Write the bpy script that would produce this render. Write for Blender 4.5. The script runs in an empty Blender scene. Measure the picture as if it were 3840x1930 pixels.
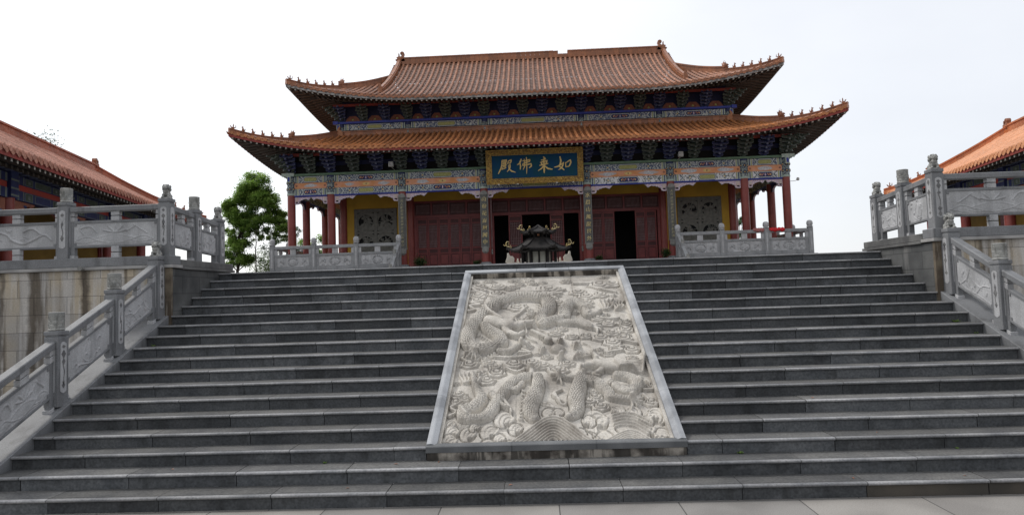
import bpy, bmesh, math, random
import numpy as np
from mathutils import Vector, Matrix
R = math.radians
random.seed(7)
S = bpy.context.scene
COL = S.collection
PI = math.pi

# ------------------------------------------------------------------ materials
def M(name, c1, c2=None, scale=5, lo=.38, hi=.62, spk=0, spks=150, rough=.75, streak=0, scol=(.02,.018,.015),
      sscale=(7,7,.6), slo=.5, shi=.62, tone=0, bump=0, bscale=60, metal=0, spec=.5, coord='pos', xs=None, joints=None, pale=None):
    m = bpy.data.materials.new(name); m.use_nodes = True
    nt = m.node_tree; N = nt.nodes; L = nt.links
    b = N['Principled BSDF']
    b.inputs['Roughness'].default_value = rough; b.inputs['Metallic'].default_value = metal
    b.inputs['Specular IOR Level'].default_value = spec
    if coord == 'pos':
        pos = N.new('ShaderNodeNewGeometry').outputs['Position']
    else:
        pos = N.new('ShaderNodeTexCoord').outputs['Object']
    def noise(sc, detail=4, vec=None):
        n = N.new('ShaderNodeTexNoise'); n.inputs['Scale'].default_value = sc; n.inputs['Detail'].default_value = detail
        L.new(vec if vec is not None else pos, n.inputs['Vector']); return n.outputs['Fac']
    def ramp(f, a, c):
        r = N.new('ShaderNodeMapRange'); r.inputs['From Min'].default_value = a; r.inputs['From Max'].default_value = c
        L.new(f, r.inputs['Value']); return r.outputs['Result']
    def mix(f, a, c, mode='MIX'):
        x = N.new('ShaderNodeMix'); x.data_type = 'RGBA'; x.blend_type = mode
        for s, v in ((x.inputs[0], f), (x.inputs[6], a), (x.inputs[7], c)):
            if isinstance(v, (int, float)): s.default_value = v
            elif isinstance(v, tuple): s.default_value = (*v, 1)
            else: L.new(v, s)
        return x.outputs[2]
    def math_(op, a, c=None):
        x = N.new('ShaderNodeMath'); x.operation = op
        for s, v in ((x.inputs[0], a), (x.inputs[1], c)):
            if v is None: continue
            if isinstance(v, (int, float)): s.default_value = v
            else: L.new(v, s)
        return x.outputs[0]
    col = c1
    if c2 is not None: col = mix(ramp(noise(scale), lo, hi), c1, c2)
    if streak:
        mp = N.new('ShaderNodeMapping'); mp.inputs['Scale'].default_value = sscale; L.new(pos, mp.inputs['Vector'])
        f = math_('MULTIPLY', ramp(noise(1, 5, mp.outputs['Vector']), slo, shi), streak)
        col = mix(f, col, scol)
    if pale:
        amt, pc, psc, plo, phi = pale
        mp2 = N.new('ShaderNodeMapping'); mp2.inputs['Scale'].default_value = psc; mp2.inputs['Location'].default_value = (3.3, 1.7, 5.1); L.new(pos, mp2.inputs['Vector'])
        col = mix(math_('MULTIPLY', ramp(noise(1, 5, mp2.outputs['Vector']), plo, phi), amt), col, pc)
    if xs:                                        # long stains below the drain holes (their own place on the wall)
        sp = N.new('ShaderNodeSeparateXYZ'); L.new(pos, sp.inputs[0])
        wob = math_('MULTIPLY', math_('SUBTRACT', noise(3.5), .5), .22)
        for x0, w, a in xs:
            d = math_('ABSOLUTE', math_('SUBTRACT', math_('ADD', sp.outputs['X'], wob), x0))
            col = mix(math_('MULTIPLY', ramp(d, w, w * .35), a), col, scol)
    if joints:
        jw, jh, axis, jc, jm = joints
        sp = N.new('ShaderNodeSeparateXYZ'); L.new(pos, sp.inputs[0])
        cb = N.new('ShaderNodeCombineXYZ'); L.new(sp.outputs['X' if axis == 'x' else 'Y'], cb.inputs[0]); L.new(sp.outputs['Z' if axis != 'f' else 'Y'], cb.inputs[1])
        if axis == 'f': L.new(sp.outputs['X'], cb.inputs[0])
        br = N.new('ShaderNodeTexBrick'); L.new(cb.outputs[0], br.inputs['Vector'])
        br.inputs['Scale'].default_value = 1; br.inputs['Brick Width'].default_value = jw; br.inputs['Row Height'].default_value = jh
        br.inputs['Mortar Size'].default_value = jm; br.inputs['Mortar Smooth'].default_value = .2
        br.inputs['Color1'].default_value = (.82,.82,.82,1); br.inputs['Color2'].default_value = (1.12,1.1,1.06,1); br.inputs['Mortar'].default_value = (jc,jc,jc,1)
        col = mix(1.0, col, br.outputs['Color'], 'MULTIPLY')
    if spk:
        f = math_('ADD', math_('MULTIPLY', math_('SUBTRACT', noise(spks, 2), .5), spk * 4), 1)
        cc = N.new('ShaderNodeCombineColor')
        for k in range(3): L.new(f, cc.inputs[k])
        col = mix(1.0, col, cc.outputs[0], 'MULTIPLY')
    if tone:
        at = N.new('ShaderNodeAttribute'); at.attribute_name = 'tone'
        f = math_('ADD', math_('MULTIPLY', at.outputs['Fac'], 2 * tone), 1 - tone)
        cc = N.new('ShaderNodeCombineColor')
        for k in range(3): L.new(f, cc.inputs[k])
        col = mix(1.0, col, cc.outputs[0], 'MULTIPLY')
    if isinstance(col, tuple): b.inputs['Base Color'].default_value = (*col, 1)
    else: L.new(col, b.inputs['Base Color'])
    if bump:
        bp = N.new('ShaderNodeBump'); bp.inputs['Strength'].default_value = bump; bp.inputs['Distance'].default_value = .02
        L.new(noise(bscale, 4), bp.inputs['Height']); L.new(bp.outputs[0], b.inputs['Normal'])
    return m

G = {}
G['riser'] = M('dark_granite', (.072,.077,.083), (.112,.117,.122), 2.4, .35, .68, spk=.34, spks=38, rough=.8, spec=.25, streak=.5, scol=(.03,.031,.03), sscale=(5,1,1.5), slo=.52, shi=.7, tone=.36, pale=(.45, (.17,.175,.18), (2.4,2.4,5), .60, .74))
G['tread'] = M('worn_granite', (.095,.096,.098), (.145,.143,.138), 2.2, .35, .7, spk=.28, spks=42, rough=.9, spec=.15, tone=.18, pale=(.3, (.2,.2,.195), (1.5,4,1), .56, .72))
G['nose'] = M('worn_nosing', (.17,.175,.185), (.30,.30,.305), 2.6, .35, .65, spk=.28, spks=45, rough=.7, spec=.3, tone=.22)
G['rdirty'] = M('brown_stained_granite', (.055,.05,.042), (.085,.074,.06), 2.5, spk=.3, rough=.8, tone=.15)
G['pave'] = M('paving_stone', (.225,.215,.205), (.29,.278,.265), 1.3, spk=.22, spks=90, rough=.8, joints=(1.19,.60,'f',.25,.007))
G['terr'] = M('terrace_paving', (.20,.20,.20), (.28,.27,.26), 1.2, spk=.2, rough=.8, joints=(.9,.6,'f',.3,.008))
G['bal'] = M('grey_granite', (.165,.17,.178), (.225,.231,.24), 2.5, .3, .7, spk=.34, spks=120, rough=.62, streak=.45, scol=(.05,.05,.05), sscale=(6,6,1.2), slo=.54, shi=.70)
G['bald'] = M('dark_weathered_granite', (.085,.085,.085), (.16,.16,.155), 3, spk=.3, rough=.8)
G['carve'] = M('pale_carved_granite', (.38,.385,.395), (.48,.485,.495), 3.5, spk=.2, spks=60, rough=.75, streak=.25, scol=(.17,.17,.17))
G['carvm'] = M('carved_motif_granite', (.12,.12,.125), (.2,.2,.2), 14, spk=.3, rough=.8)
G['lion'] = M('lion_granite', (.27,.275,.265), (.36,.36,.34), 9, spk=.3, spks=120, rough=.75, streak=.5, scol=(.07,.065,.055), sscale=(16,16,6), slo=.53, shi=.66)
G['wall'] = M('stained_block_wall', (.47,.41,.32), (.40,.38,.355), .9, .42, .58, spk=.14, spks=40, rough=.85, streak=.8, scol=(.10,.082,.064), sscale=(4.2,4.2,.36), slo=.49, shi=.58, joints=(.57,.29,'x',.5,.006),
              pale=(.85, (.54,.525,.51), (5.5,5.5,.40), .48, .57), xs=[(-8.58,.10,.85),(-7.67,.10,.95),(-9.12,.07,.7),(8.85,.10,.9),(7.92,.09,.6),(8.38,.12,.8),(9.6,.1,.9)])
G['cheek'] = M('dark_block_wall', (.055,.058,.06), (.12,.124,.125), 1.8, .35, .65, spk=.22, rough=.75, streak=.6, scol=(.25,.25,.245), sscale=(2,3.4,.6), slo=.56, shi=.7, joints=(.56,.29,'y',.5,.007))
G['pila'] = M('brown_corner_stone', (.20,.165,.12), (.09,.07,.05), 4, spk=.2, rough=.85, streak=.7, scol=(.45,.42,.37), sscale=(12,12,1), slo=.58, shi=.66)
G['cop'] = M('pale_coping', (.40,.395,.385), (.26,.255,.25), 3, spk=.2, rough=.7)
G['relief'] = M('carved_cream_stone', (.56,.53,.48), (.38,.355,.32), 2.3, .40, .60, spk=.2, spks=45, rough=.9, spec=.2, streak=.55, scol=(.15,.13,.11), sscale=(3,1.6,1.6), slo=.53, shi=.70, pale=(.5, (.64,.61,.56), (4,2.5,2.5), .55, .68))
G['frame'] = M('frame_granite', (.36,.375,.395), (.21,.22,.235), 2.6, .4, .62, spk=.24, rough=.55)
G['rbase'] = M('stained_base_stone', (.34,.31,.27), (.05,.042,.035), 3.2, .42, .56, spk=.2, rough=.85, streak=.85, scol=(.03,.026,.022), sscale=(9,4,1.2), slo=.46, shi=.54)
G['fdark'] = M('frame_edge_granite', (.10,.105,.11), (.15,.155,.16), 3, spk=.28, rough=.7, tone=.15)
G['tile'] = M('faded_glazed_tile', (.27,.108,.053), (.36,.165,.095), 5, .35, .65, rough=.5, spec=.4, spk=.18, spks=22, tone=.30, streak=.4, scol=(.13,.06,.04), sscale=(3,2,2), slo=.5, shi=.7)
G['pan'] = M('brown_pan_tile', (.12,.055,.033), (.18,.09,.056), 7, .35, .65, rough=.5, spk=.2, spks=22, tone=.25)
G['tilel'] = M('orange_glazed_tile', (.33,.12,.036), (.41,.165,.06), 5, .35, .65, rough=.4, spk=.18, spks=22, tone=.34, streak=.4, scol=(.15,.06,.025), sscale=(3,2,2), slo=.5, shi=.7)
G['panl'] = M('orange_pan_tile', (.22,.08,.03), (.32,.12,.045), 7, rough=.45, tone=.25)
G['ridge'] = M('ridge_tile', (.33,.125,.05), (.26,.10,.045), 4, rough=.38, spk=.12, spks=18, tone=.22)
G['tiles'] = M('salmon_tile', (.36,.165,.115), (.44,.22,.165), 6, .35, .65, rough=.7, spec=.3, spk=.18, spks=20, tone=.3, streak=.5, scol=(.2,.09,.06), sscale=(2,2,2), slo=.5, shi=.7)
G['tileo'] = M('bright_orange_tile', (.52,.235,.12), (.60,.30,.17), 6, .35, .65, rough=.7, spec=.3, spk=.14, spks=20, tone=.2)
G['pano'] = M('bright_orange_pan_tile', (.48,.21,.105), (.54,.26,.14), 7, rough=.7, tone=.2)
G['ridgeo'] = M('orange_ridge_tile', (.42,.13,.045), (.46,.17,.065), 4, rough=.5, tone=.2)
G['archp'] = M('dull_orange_arch', (.30,.115,.07), (.22,.08,.05), 7, rough=.7)
G['tileo'] = M('bright_orange_tile', (.60,.26,.12), (.68,.33,.18), 6, .35, .65, rough=.5, spk=.12, spks=20, tone=.2)
G['pano'] = M('bright_orange_pan_tile', (.55,.23,.11), (.62,.29,.15), 7, rough=.55, tone=.2)
G['ridgeo'] = M('orange_ridge_tile', (.46,.14,.05), (.5,.18,.07), 4, rough=.4, tone=.2)
G['archp'] = M('dull_orange_arch', (.30,.115,.07), (.22,.08,.05), 7, rough=.7)
G['pans'] = M('salmon_pan_tile', (.30,.135,.09), (.38,.18,.125), 7, rough=.75, spec=.3, tone=.25)
G['ridges'] = M('red_ridge_tile', (.36,.10,.05), (.42,.13,.07), 4, rough=.4, tone=.2)
G['beast'] = M('clay_beast', (.32,.13,.07), (.22,.09,.05), 8, rough=.5)
G['fasc'] = M('weathered_white_fascia', (.34,.34,.33), (.13,.125,.12), 6, .42, .6, rough=.8)
G['fascr'] = M('red_fascia', (.28,.045,.035), (.20,.04,.03), 5, rough=.7)
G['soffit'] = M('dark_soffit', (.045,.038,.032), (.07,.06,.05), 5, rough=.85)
G['rafter'] = M('dark_rafter', (.075,.065,.055), (.11,.09,.075), 6, rough=.8)
G['rend'] = M('pale_rafter_end', (.52,.5,.45), (.35,.36,.34), 9, rough=.7)
G['blue'] = M('blue_paint', (.014,.02,.085), (.02,.032,.12), 5, rough=.6)
G['bblue'] = M('bright_blue_paint', (.016,.028,.26), (.022,.045,.32), 5, rough=.5)
G['green'] = M('green_paint', (.10,.18,.11), (.14,.23,.15), 5, rough=.6)
G['pgreen'] = M('pale_green_paint', (.34,.43,.38), (.46,.53,.47), 8, rough=.65)
G['ygreen'] = M('yellow_green_paint', (.29,.30,.09), (.40,.40,.16), 14, .4, .6, rough=.6)
G['goldc'] = M('dull_gold_lettering', (.70,.57,.26), (.58,.47,.2), 8, rough=.5)
G['white'] = M('flaking_white', (.62,.62,.64), (.42,.43,.46), 12, rough=.7)
G['orange'] = M('faded_orange_paint', (.64,.28,.11), (.70,.34,.22), 3, rough=.65)
G['plast'] = M('bare_plaster', (.50,.48,.47), (.6,.42,.38), 10, rough=.8)
G['pinkp'] = M('pink_carved_wood', (.72,.56,.58), (.38,.32,.46), 17, .44, .56, rough=.7, spk=.2, spks=30)
G['scroll'] = M('painted_scrollwork', (.06,.085,.17), (.52,.56,.52), 15, .46, .58, rough=.65)
G['scrollw'] = M('flaked_scrollwork', (.14,.16,.14), (.68,.69,.70), 12, .40, .50, rough=.7)
G['lotus'] = M('painted_column_cap', (.06,.08,.11), (.36,.42,.39), 17, .45, .6, rough=.65)
G['red'] = M('red_lacquer', (.20,.036,.030), (.25,.054,.044), 2, rough=.42, streak=.2, scol=(.16,.04,.035))
G['redd'] = M('dark_red_wood', (.13,.018,.019), (.175,.028,.026), 2.2, rough=.5, spk=.12, spks=20)
G['redk'] = M('shaded_recess_red_wood', (.05,.009,.010), (.07,.013,.013), 2.2, rough=.6)  # darker red for recesses, shade put into the colour for contrast
G['lat'] = M('grey_red_lattice', (.15,.085,.085), (.20,.12,.12), 5, rough=.7)
G['gold'] = M('gold_leaf', (.60,.40,.10), (.30,.17,.035), 16, .42, .55, rough=.38, metal=.35)
G['goldp'] = M('gold_lettering', (.68,.50,.20), (.60,.42,.15), 8, rough=.4, metal=.2)
G['teal'] = M('blue_signboard', (.004,.045,.14), (.008,.06,.085), 1.2, .35, .65, rough=.6, spec=.15)
G['yell'] = M('yellow_plaster', (.50,.30,.035), (.42,.25,.03), 1.6, rough=.85)
G['screen'] = M('grey_stone_screen', (.12,.12,.105), (.17,.165,.145), 6, spk=.2, rough=.85)
G['black'] = M('dark_interior', (.006,.006,.007), rough=.9)
G['bronze'] = M('dark_bronze', (.014,.013,.013), (.03,.027,.026), 5, rough=.6, spec=.2)
G['brass'] = M('brass_scroll', (.60,.46,.18), (.5,.42,.25), 9, rough=.35, metal=.5)
G['marble'] = M('white_marble', (.62,.58,.50), (.52,.48,.42), 4, rough=.6)
G['coup'] = M('grey_couplet_board', (.085,.087,.082), (.11,.112,.105), 6, rough=.6, spk=.15, spks=40)
G['coupe'] = M('grey_board_trim', (.24,.24,.225), (.17,.17,.16), 9, rough=.6)
G['trunk'] = M('tree_bark', (.035,.028,.022), (.07,.055,.042), 7, rough=.9)
G['pvc'] = M('grey_pipe', (.30,.30,.29), (.2,.2,.19), 9, rough=.6)
G['steel'] = M('white_metal_lamp', (.5,.5,.48), (.35,.35,.33), 12, rough=.4)
G['cloth'] = M('bright_red_cloth', (.62,.012,.02), (.5,.01,.015), 7, rough=.8)
G['clothp'] = M('faded_pink_cloth', (.42,.17,.16), (.3,.12,.11), 12, rough=.9)

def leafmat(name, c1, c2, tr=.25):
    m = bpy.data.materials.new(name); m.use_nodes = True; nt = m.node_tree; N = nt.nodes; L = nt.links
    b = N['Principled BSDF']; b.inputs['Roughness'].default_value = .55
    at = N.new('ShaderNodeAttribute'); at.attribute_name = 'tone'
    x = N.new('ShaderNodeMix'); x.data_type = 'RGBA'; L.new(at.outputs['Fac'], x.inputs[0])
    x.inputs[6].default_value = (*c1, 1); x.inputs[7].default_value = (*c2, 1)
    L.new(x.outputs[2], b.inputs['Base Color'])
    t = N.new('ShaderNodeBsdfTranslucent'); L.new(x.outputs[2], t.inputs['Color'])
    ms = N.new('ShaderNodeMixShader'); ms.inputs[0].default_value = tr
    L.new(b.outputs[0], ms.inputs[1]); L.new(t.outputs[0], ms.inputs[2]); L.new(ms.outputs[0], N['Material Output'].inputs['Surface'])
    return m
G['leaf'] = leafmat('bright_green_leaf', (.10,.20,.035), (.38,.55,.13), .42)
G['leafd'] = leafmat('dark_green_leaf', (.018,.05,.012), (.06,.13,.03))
G['leafp'] = leafmat('pale_far_leaf', (.10,.16,.06), (.22,.28,.13))

# ------------------------------------------------------------------ mesh builder
WL = {}
class MB:
    def __init__(s, T=None):
        s.v = []; s.f = []; s.m = []; s.t = []; s.T = T; s.mats = []
    def mi(s, m):
        m = G[m] if isinstance(m, str) else m
        if m not in s.mats: s.mats.append(m)
        return s.mats.index(m)
    def add(s, vs, fs, m, tone=.5):
        o = len(s.v); k = s.mi(m)
        s.v += [s.T(*p) for p in vs] if s.T else [tuple(p) for p in vs]
        for q in fs: s.f.append([i + o for i in q]); s.m.append(k); s.t.append(tone)
        return s
    def hexa(s, p, m, tone=.5):
        return s.add(p, [(0,3,2,1),(4,5,6,7),(0,1,5,4),(1,2,6,5),(2,3,7,6),(3,0,4,7)], m, tone)
    def box(s, x0, x1, y0, y1, z0, z1, m, tone=.5):
        return s.hexa([(x0,y0,z0),(x1,y0,z0),(x1,y1,z0),(x0,y1,z0),(x0,y0,z1),(x1,y0,z1),(x1,y1,z1),(x0,y1,z1)], m, tone)
    def prism(s, poly, fn, a, b, m, tone=.5):
        """poly: list of 2-D points; fn(u,w,d) -> point; extruded from d=a to d=b"""
        n = len(poly)
        vs = [fn(u, w, a) for u, w in poly] + [fn(u, w, b) for u, w in poly]
        fs = [tuple(range(n))[::-1], tuple(range(n, 2*n))] + [(i, (i+1) % n, n+(i+1) % n, n+i) for i in range(n)]
        return s.add(vs, fs, m, tone)
    def lathe(s, cx, cy, prof, n=16, m='bal', a0=0, sx=1, sy=1):
        vs = []; fs = []
        for r, z in prof:
            for k in range(n):
                a = a0 + 2*PI*k/n; vs.append((cx + r*math.cos(a)*sx, cy + r*math.sin(a)*sy, z))
        for i in range(len(prof)-1):
            for k in range(n):
                fs.append((i*n+k, i*n+(k+1) % n, (i+1)*n+(k+1) % n, (i+1)*n+k))
        fs.append(tuple(range(n))[::-1]); fs.append(tuple(range((len(prof)-1)*n, len(prof)*n)))
        return s.add(vs, fs, m)
    def tube(s, pts, rad, n=8, m='bal', tone=.5, flat=1.0):
        pts = [Vector(p) for p in pts]; vs = []; fs = []
        if not isinstance(rad, (list, tuple)): rad = [rad]*len(pts)
        for i, p in enumerate(pts):
            d = (pts[min(i+1, len(pts)-1)] - pts[max(i-1, 0)]).normalized()
            a = d.cross(Vector((0,0,1))) if abs(d.z) < .95 else d.cross(Vector((0,1,0)))
            a.normalize(); b = a.cross(d).normalized()
            for k in range(n):
                t = 2*PI*k/n; vs.append(tuple(p + a*math.cos(t)*rad[i] + b*math.sin(t)*rad[i]*flat))
        for i in range(len(pts)-1):
            for k in range(n): fs.append((i*n+k, i*n+(k+1) % n, (i+1)*n+(k+1) % n, (i+1)*n+k))
        fs.append(tuple(range(n))[::-1]); fs.append(tuple(range((len(pts)-1)*n, len(pts)*n)))
        return s.add(vs, fs, m, tone)
    def ball(s, c, r, m, n=8, rot=None):
        """ellipsoid; r = (rx,ry,rz)"""
        if not isinstance(r, (tuple, list)): r = (r, r, r)
        vs = []; fs = []; q = max(4, n//2+1)
        for i in range(q+1):
            ph = PI*i/q
            for k in range(n):
                th = 2*PI*k/n
                p = Vector((r[0]*math.sin(ph)*math.cos(th), r[1]*math.sin(ph)*math.sin(th), r[2]*math.cos(ph)))
                if rot: p = rot @ p
                vs.append((c[0]+p.x, c[1]+p.y, c[2]+p.z))
        for i in range(q):
            for k in range(n): fs.append((i*n+k, (i+1)*n+k, (i+1)*n+(k+1) % n, i*n+(k+1) % n))
        return s.add(vs, fs, m)
    def build(s, name, parent=None, smooth=False, bevel=0, origin=None, label=None, cat=None, group=None, kind=None, merge=False):
        me = bpy.data.meshes.new(name)
        A = np.array(s.v, dtype=float)
        if origin is None:
            lo = A.min(0); hi = A.max(0); origin = Vector(((lo[0]+hi[0])/2, (lo[1]+hi[1])/2, lo[2]))
        origin = Vector(origin)
        A = A - np.array(origin)
        me.from_pydata(A.tolist(), [], s.f)
        for m in s.mats: me.materials.append(m)
        me.polygons.foreach_set('material_index', s.m)
        at = me.attributes.new('tone', 'FLOAT', 'FACE'); at.data.foreach_set('value', s.t)
        if merge:
            bm = bmesh.new(); bm.from_mesh(me); bmesh.ops.remove_doubles(bm, verts=bm.verts, dist=1e-5)
            bmesh.ops.recalc_face_normals(bm, faces=bm.faces); bm.to_mesh(me); bm.free()
        if smooth:
            me.polygons.foreach_set('use_smooth', [True]*len(me.polygons))
        o = bpy.data.objects.new(name, me); COL.objects.link(o)
        if smooth == 'auto':
            md = o.modifiers.new('edges', 'EDGE_SPLIT'); md.split_angle = R(38)
        if bevel:
            b = o.modifiers.new('bevel', 'BEVEL'); b.width = bevel; b.segments = 1; b.limit_method = 'ANGLE'; b.angle_limit = R(40)
        if parent is not None:
            o.parent = parent; o.location = origin - WL[parent.name]
        else: o.location = origin
        WL[o.name] = origin
        tag(o, label, cat, group, kind)
        return o

def tag(o, label=None, cat=None, group=None, kind=None):
    if label: o['label'] = label
    if cat: o['category'] = cat
    if group: o['group'] = group
    if kind: o['kind'] = kind
    return o

def thing(name, label, cat, loc=(0,0,0), rz=0, group=None, local=False):
    o = bpy.data.objects.new(name, None); COL.objects.link(o)
    o.location = loc; o.rotation_euler = (0, 0, rz); o.empty_display_size = .3
    WL[o.name] = Vector((0,0,0)) if local else Vector(loc)
    return tag(o, label, cat, group)

def place(src, name, parent, delta, keep_children=True):
    """copy of a mesh part (and its sub-parts) under parent, shifted by delta"""
    o = src.copy(); o.name = name; COL.objects.link(o); o.parent = parent
    w = WL[src.name] + Vector(delta); WL[o.name] = w
    o.location = w - WL[parent.name]
    if keep_children:
        for ch in list(src.children):
            c = ch.copy(); COL.objects.link(c); c.parent = o; c.location = ch.location; WL[c.name] = WL[ch.name] + Vector(delta)
    return o

def lerp(a, b, t): return a + (b-a)*t
def interp(tab, x):
    if x <= tab[0][0]: return tab[0][1]
    for (a, u), (b, v) in zip(tab, tab[1:]):
        if x <= b: return lerp(u, v, (x-a)/(b-a))
    a, u = tab[-2]; b, v = tab[-1]
    return v + (v-u)/(b-a)*(x-b)

def textmesh(body, size, bold=0.0, extrude=.004, shear=0, align='CENTER', spacing=1.0):
    cu = bpy.data.curves.new('txt', 'FONT'); cu.body = body; cu.size = size; cu.align_x = align
    cu.extrude = extrude; cu.offset = bold; cu.shear = shear; cu.space_line = spacing; cu.resolution_u = 3
    o = bpy.data.objects.new('txt', cu); COL.objects.link(o)
    dg = bpy.context.evaluated_depsgraph_get(); dg.update()
    me = bpy.data.meshes.new_from_object(o.evaluated_get(dg))
    bpy.data.objects.remove(o); bpy.data.curves.remove(cu)
    return me
SKYS, SUNE, EXPO = 1.0, 1.5, 0.0
# ------------------------------------------------------------------ staircase, ground, terrace
RZ = .15; TR = .3202; NS = 18; SW = 6.2386; ZT = NS*RZ
mb = MB()
mb.box(-90, 90, -70, .03, -.3, 0, 'pave')
mb.box(-90, -SW-.4, .03, 3.9, -.3, 0, 'pave'); mb.box(SW+.4, 90, .03, 3.9, -.3, 0, 'pave')
mb.build('ground_paving', kind='structure')

rnd = random.Random(3)
stairs = thing('grand_staircase', 'broad flight of dark grey granite steps climbing to the temple terrace', 'staircase', (0,0,0))
def slabs(x0, x1, i):
    xs = [x0]; x = -6.24 + (.35 if i % 2 else .95) + rnd.uniform(-.12, .12)
    while x < x0+.25: x += 1.2
    while x < x1-.3: xs.append(x); x += 1.2 + rnd.uniform(-.03, .03)
    xs.append(x1); return list(zip(xs, xs[1:]))
for i in range(1, NS+1):
    z = (NS+1-i)*RZ; yn = (NS-i)*TR; w = SW if i > 6 else 6.21
    if i == NS: w = SW+.02
    for wa, wb in ([(-w, w)] if not 3 <= i <= 16 else [(-w, -1.452), (1.452, w)]):
        mb = MB()
        for x0, x1 in slabs(wa, wb, i):
            tn = rnd.random()
            a, b = x0+rnd.uniform(.002,.006), x1-rnd.uniform(.002,.006)
            rm = 'rdirty' if (i == NS and (x0 > 2.1 or x1 < -5.4)) else 'riser'
            dz = rnd.uniform(-.0015, .0015)
            mb.box(a, b, yn+.034, yn+TR+.02, z-RZ-(.1 if i==NS else .005), z-.03, rm, tn)
            # tread slab with a rounded nosing; two shallow grip grooves behind it
            pr = [(yn+.010,-.030),(yn+.002,-.024),(yn-.001,-.016),(yn,-.009),(yn+.006,-.003),(yn+.016,0),(yn+.050,0),(yn+.052,-.003),(yn+.056,-.003),(yn+.058,0),(yn+.072,0),(yn+.074,-.003),(yn+.078,-.003),(yn+.080,0),(yn+TR+.030,0),(yn+TR+.030,-.030)]
            n = len(pr)
            vs = [(a, y, z+h+dz) for y, h in pr] + [(b, y, z+h+dz) for y, h in pr]
            mb.add(vs, [(k, k+1, n+k+1, n+k) for k in range(0, 6)], 'nose', tn)
            mb.add(vs, [(k, k+1, n+k+1, n+k) for k in range(6, 15)] + [(n-1, 0, n, 2*n-1)] + [tuple(range(n))[::-1], tuple(range(n, 2*n))], 'tread', tn)
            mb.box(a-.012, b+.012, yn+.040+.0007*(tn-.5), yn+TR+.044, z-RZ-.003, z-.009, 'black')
        mb.build('step', stairs, origin=((wa+wb)/2, yn, z-RZ))

# terrace behind the stair
mb = MB()
YT = 3.85
mb.box(-90, 90, 17*TR+TR, 70, ZT-.4, ZT-.002, 'terr')
for s in (-1, 1):
    mb.box(*sorted((s*6.6, s*90)), YT+.25, 17*TR+TR-.002, ZT-.4, ZT-.002, 'terr')
mb.build('terrace_pavement', kind='structure')

def retaining(s, label):
    t = thing('terrace_wall', label, 'wall', (s*6.24, YT, 0), group='walls holding up the terrace')
    X = lambda a: s*a
    def bx(mb, a, b, y0, y1, z0, z1, m): mb.box(*sorted((X(a), X(b))), y0, y1, z0, z1, m)
    mb = MB(); bx(mb, 6.47, 40, YT, YT+.3, 0, 2.745, 'wall'); mb.build('wall_face', t)
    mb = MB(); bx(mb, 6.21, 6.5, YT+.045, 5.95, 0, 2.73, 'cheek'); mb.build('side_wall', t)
    mb = MB(); bx(mb, 6.203, 6.468, YT-.012, YT+.043, 0, 2.745, 'pila'); mb.build('corner_stone', t)
    mb = MB(); bx(mb, 6.17, 40, YT-.05, YT+.3, 2.748, 2.80, 'cop')
    bx(mb, 6.17, 6.55, YT+.302, 6.05, 2.732, 2.78, 'bald'); mb.build('coping', t, bevel=.006)
    mb = MB(); bx(mb, 6.19, 40, YT-.03, YT+.27, 2.803, 2.955, 'bal')
    bx(mb, 6.19, 6.52, YT+.272, 6.02, 2.783, 2.90, 'bald'); mb.build('kerb', t, bevel=.008)
    for x in ((7.67, 9.95) if s < 0 else (8.72, 10.9)):
        mb = MB(); mb.tube([(s*x, YT-.13, 2.775), (s*x, YT+.2, 2.775)], .03, 12, 'pvc'); mb.tube([(s*x, YT-.14, 2.775), (s*x, YT-.10, 2.775)], .038, 12, 'pvc'); mb.build('drain_pipe', t)
retaining(-1, 'tan block retaining wall with dark run-off streaks left of the staircase')
retaining(1, 'stained block retaining wall right of the staircase')

# ------------------------------------------------------------------ stone balustrades
def lion_mesh():
    mb = MB(); q = lambda c, r, rot=None: mb.ball(c, r, 'lion', 12, rot)
    ry = lambda a: Matrix.Rotation(R(a), 3, 'Y'); rx = lambda a: Matrix.Rotation(R(a), 3, 'X')
    mb.box(-.075,.075,-.075,.075,0,.018,'lion')
    q((0,.028,.075),(.062,.055,.066)); q((0,-.005,.105),(.052,.048,.062), rx(-15)); q((0,-.035,.125),(.042,.034,.04))
    for sx in (-1,1):
        q((sx*.05,.035,.045),(.03,.045,.038)); q((sx*.052,-.012,.026),(.022,.036,.014))
        mb.tube([(sx*.036,-.03,.12),(sx*.042,-.05,.07),(sx*.042,-.058,.022)],[.024,.02,.017],8,'lion'); q((sx*.042,-.066,.024),(.021,.026,.013))
        q((sx*.056,.0,.205),(.02,.02,.03)); q((sx*.05,.02,.16),(.022,.026,.034)); q((sx*.056,-.0,.165),(.018,.02,.022)); q((sx*.03,.045,.19),(.026,.024,.034))
        q((sx*.036,-.03,.232),(.014,.012,.016)); q((sx*.022,-.071,.206),(.012,.010,.010)); q((sx*.02,-.078,.178),(.016,.014,.011)); q((sx*.048,-.028,.19),(.016,.016,.02))
    q((0,-.012,.195),(.052,.05,.045)); q((0,-.052,.19),(.04,.034,.026)); q((0,-.062,.163),(.032,.028,.010)); q((0,-.085,.192),(.013,.01,.009)); q((0,.0,.236),(.034,.034,.018)); q((0,.05,.13),(.045,.025,.06))
    o = mb.build('tmp_lion', origin=(0,0,0))
    md = o.modifiers.new('r', 'REMESH'); md.mode = 'VOXEL'; md.voxel_size = .0052; md.use_smooth_shade = True
    dg = bpy.context.evaluated_depsgraph_get(); dg.update()
    me = bpy.data.meshes.new_from_object(o.evaluated_get(dg)); me.name = 'lion_finial'
    me.materials.clear(); me.materials.append(G['lion'])
    bpy.data.objects.remove(o); return me
LION = lion_mesh()
mb = MB()
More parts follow.
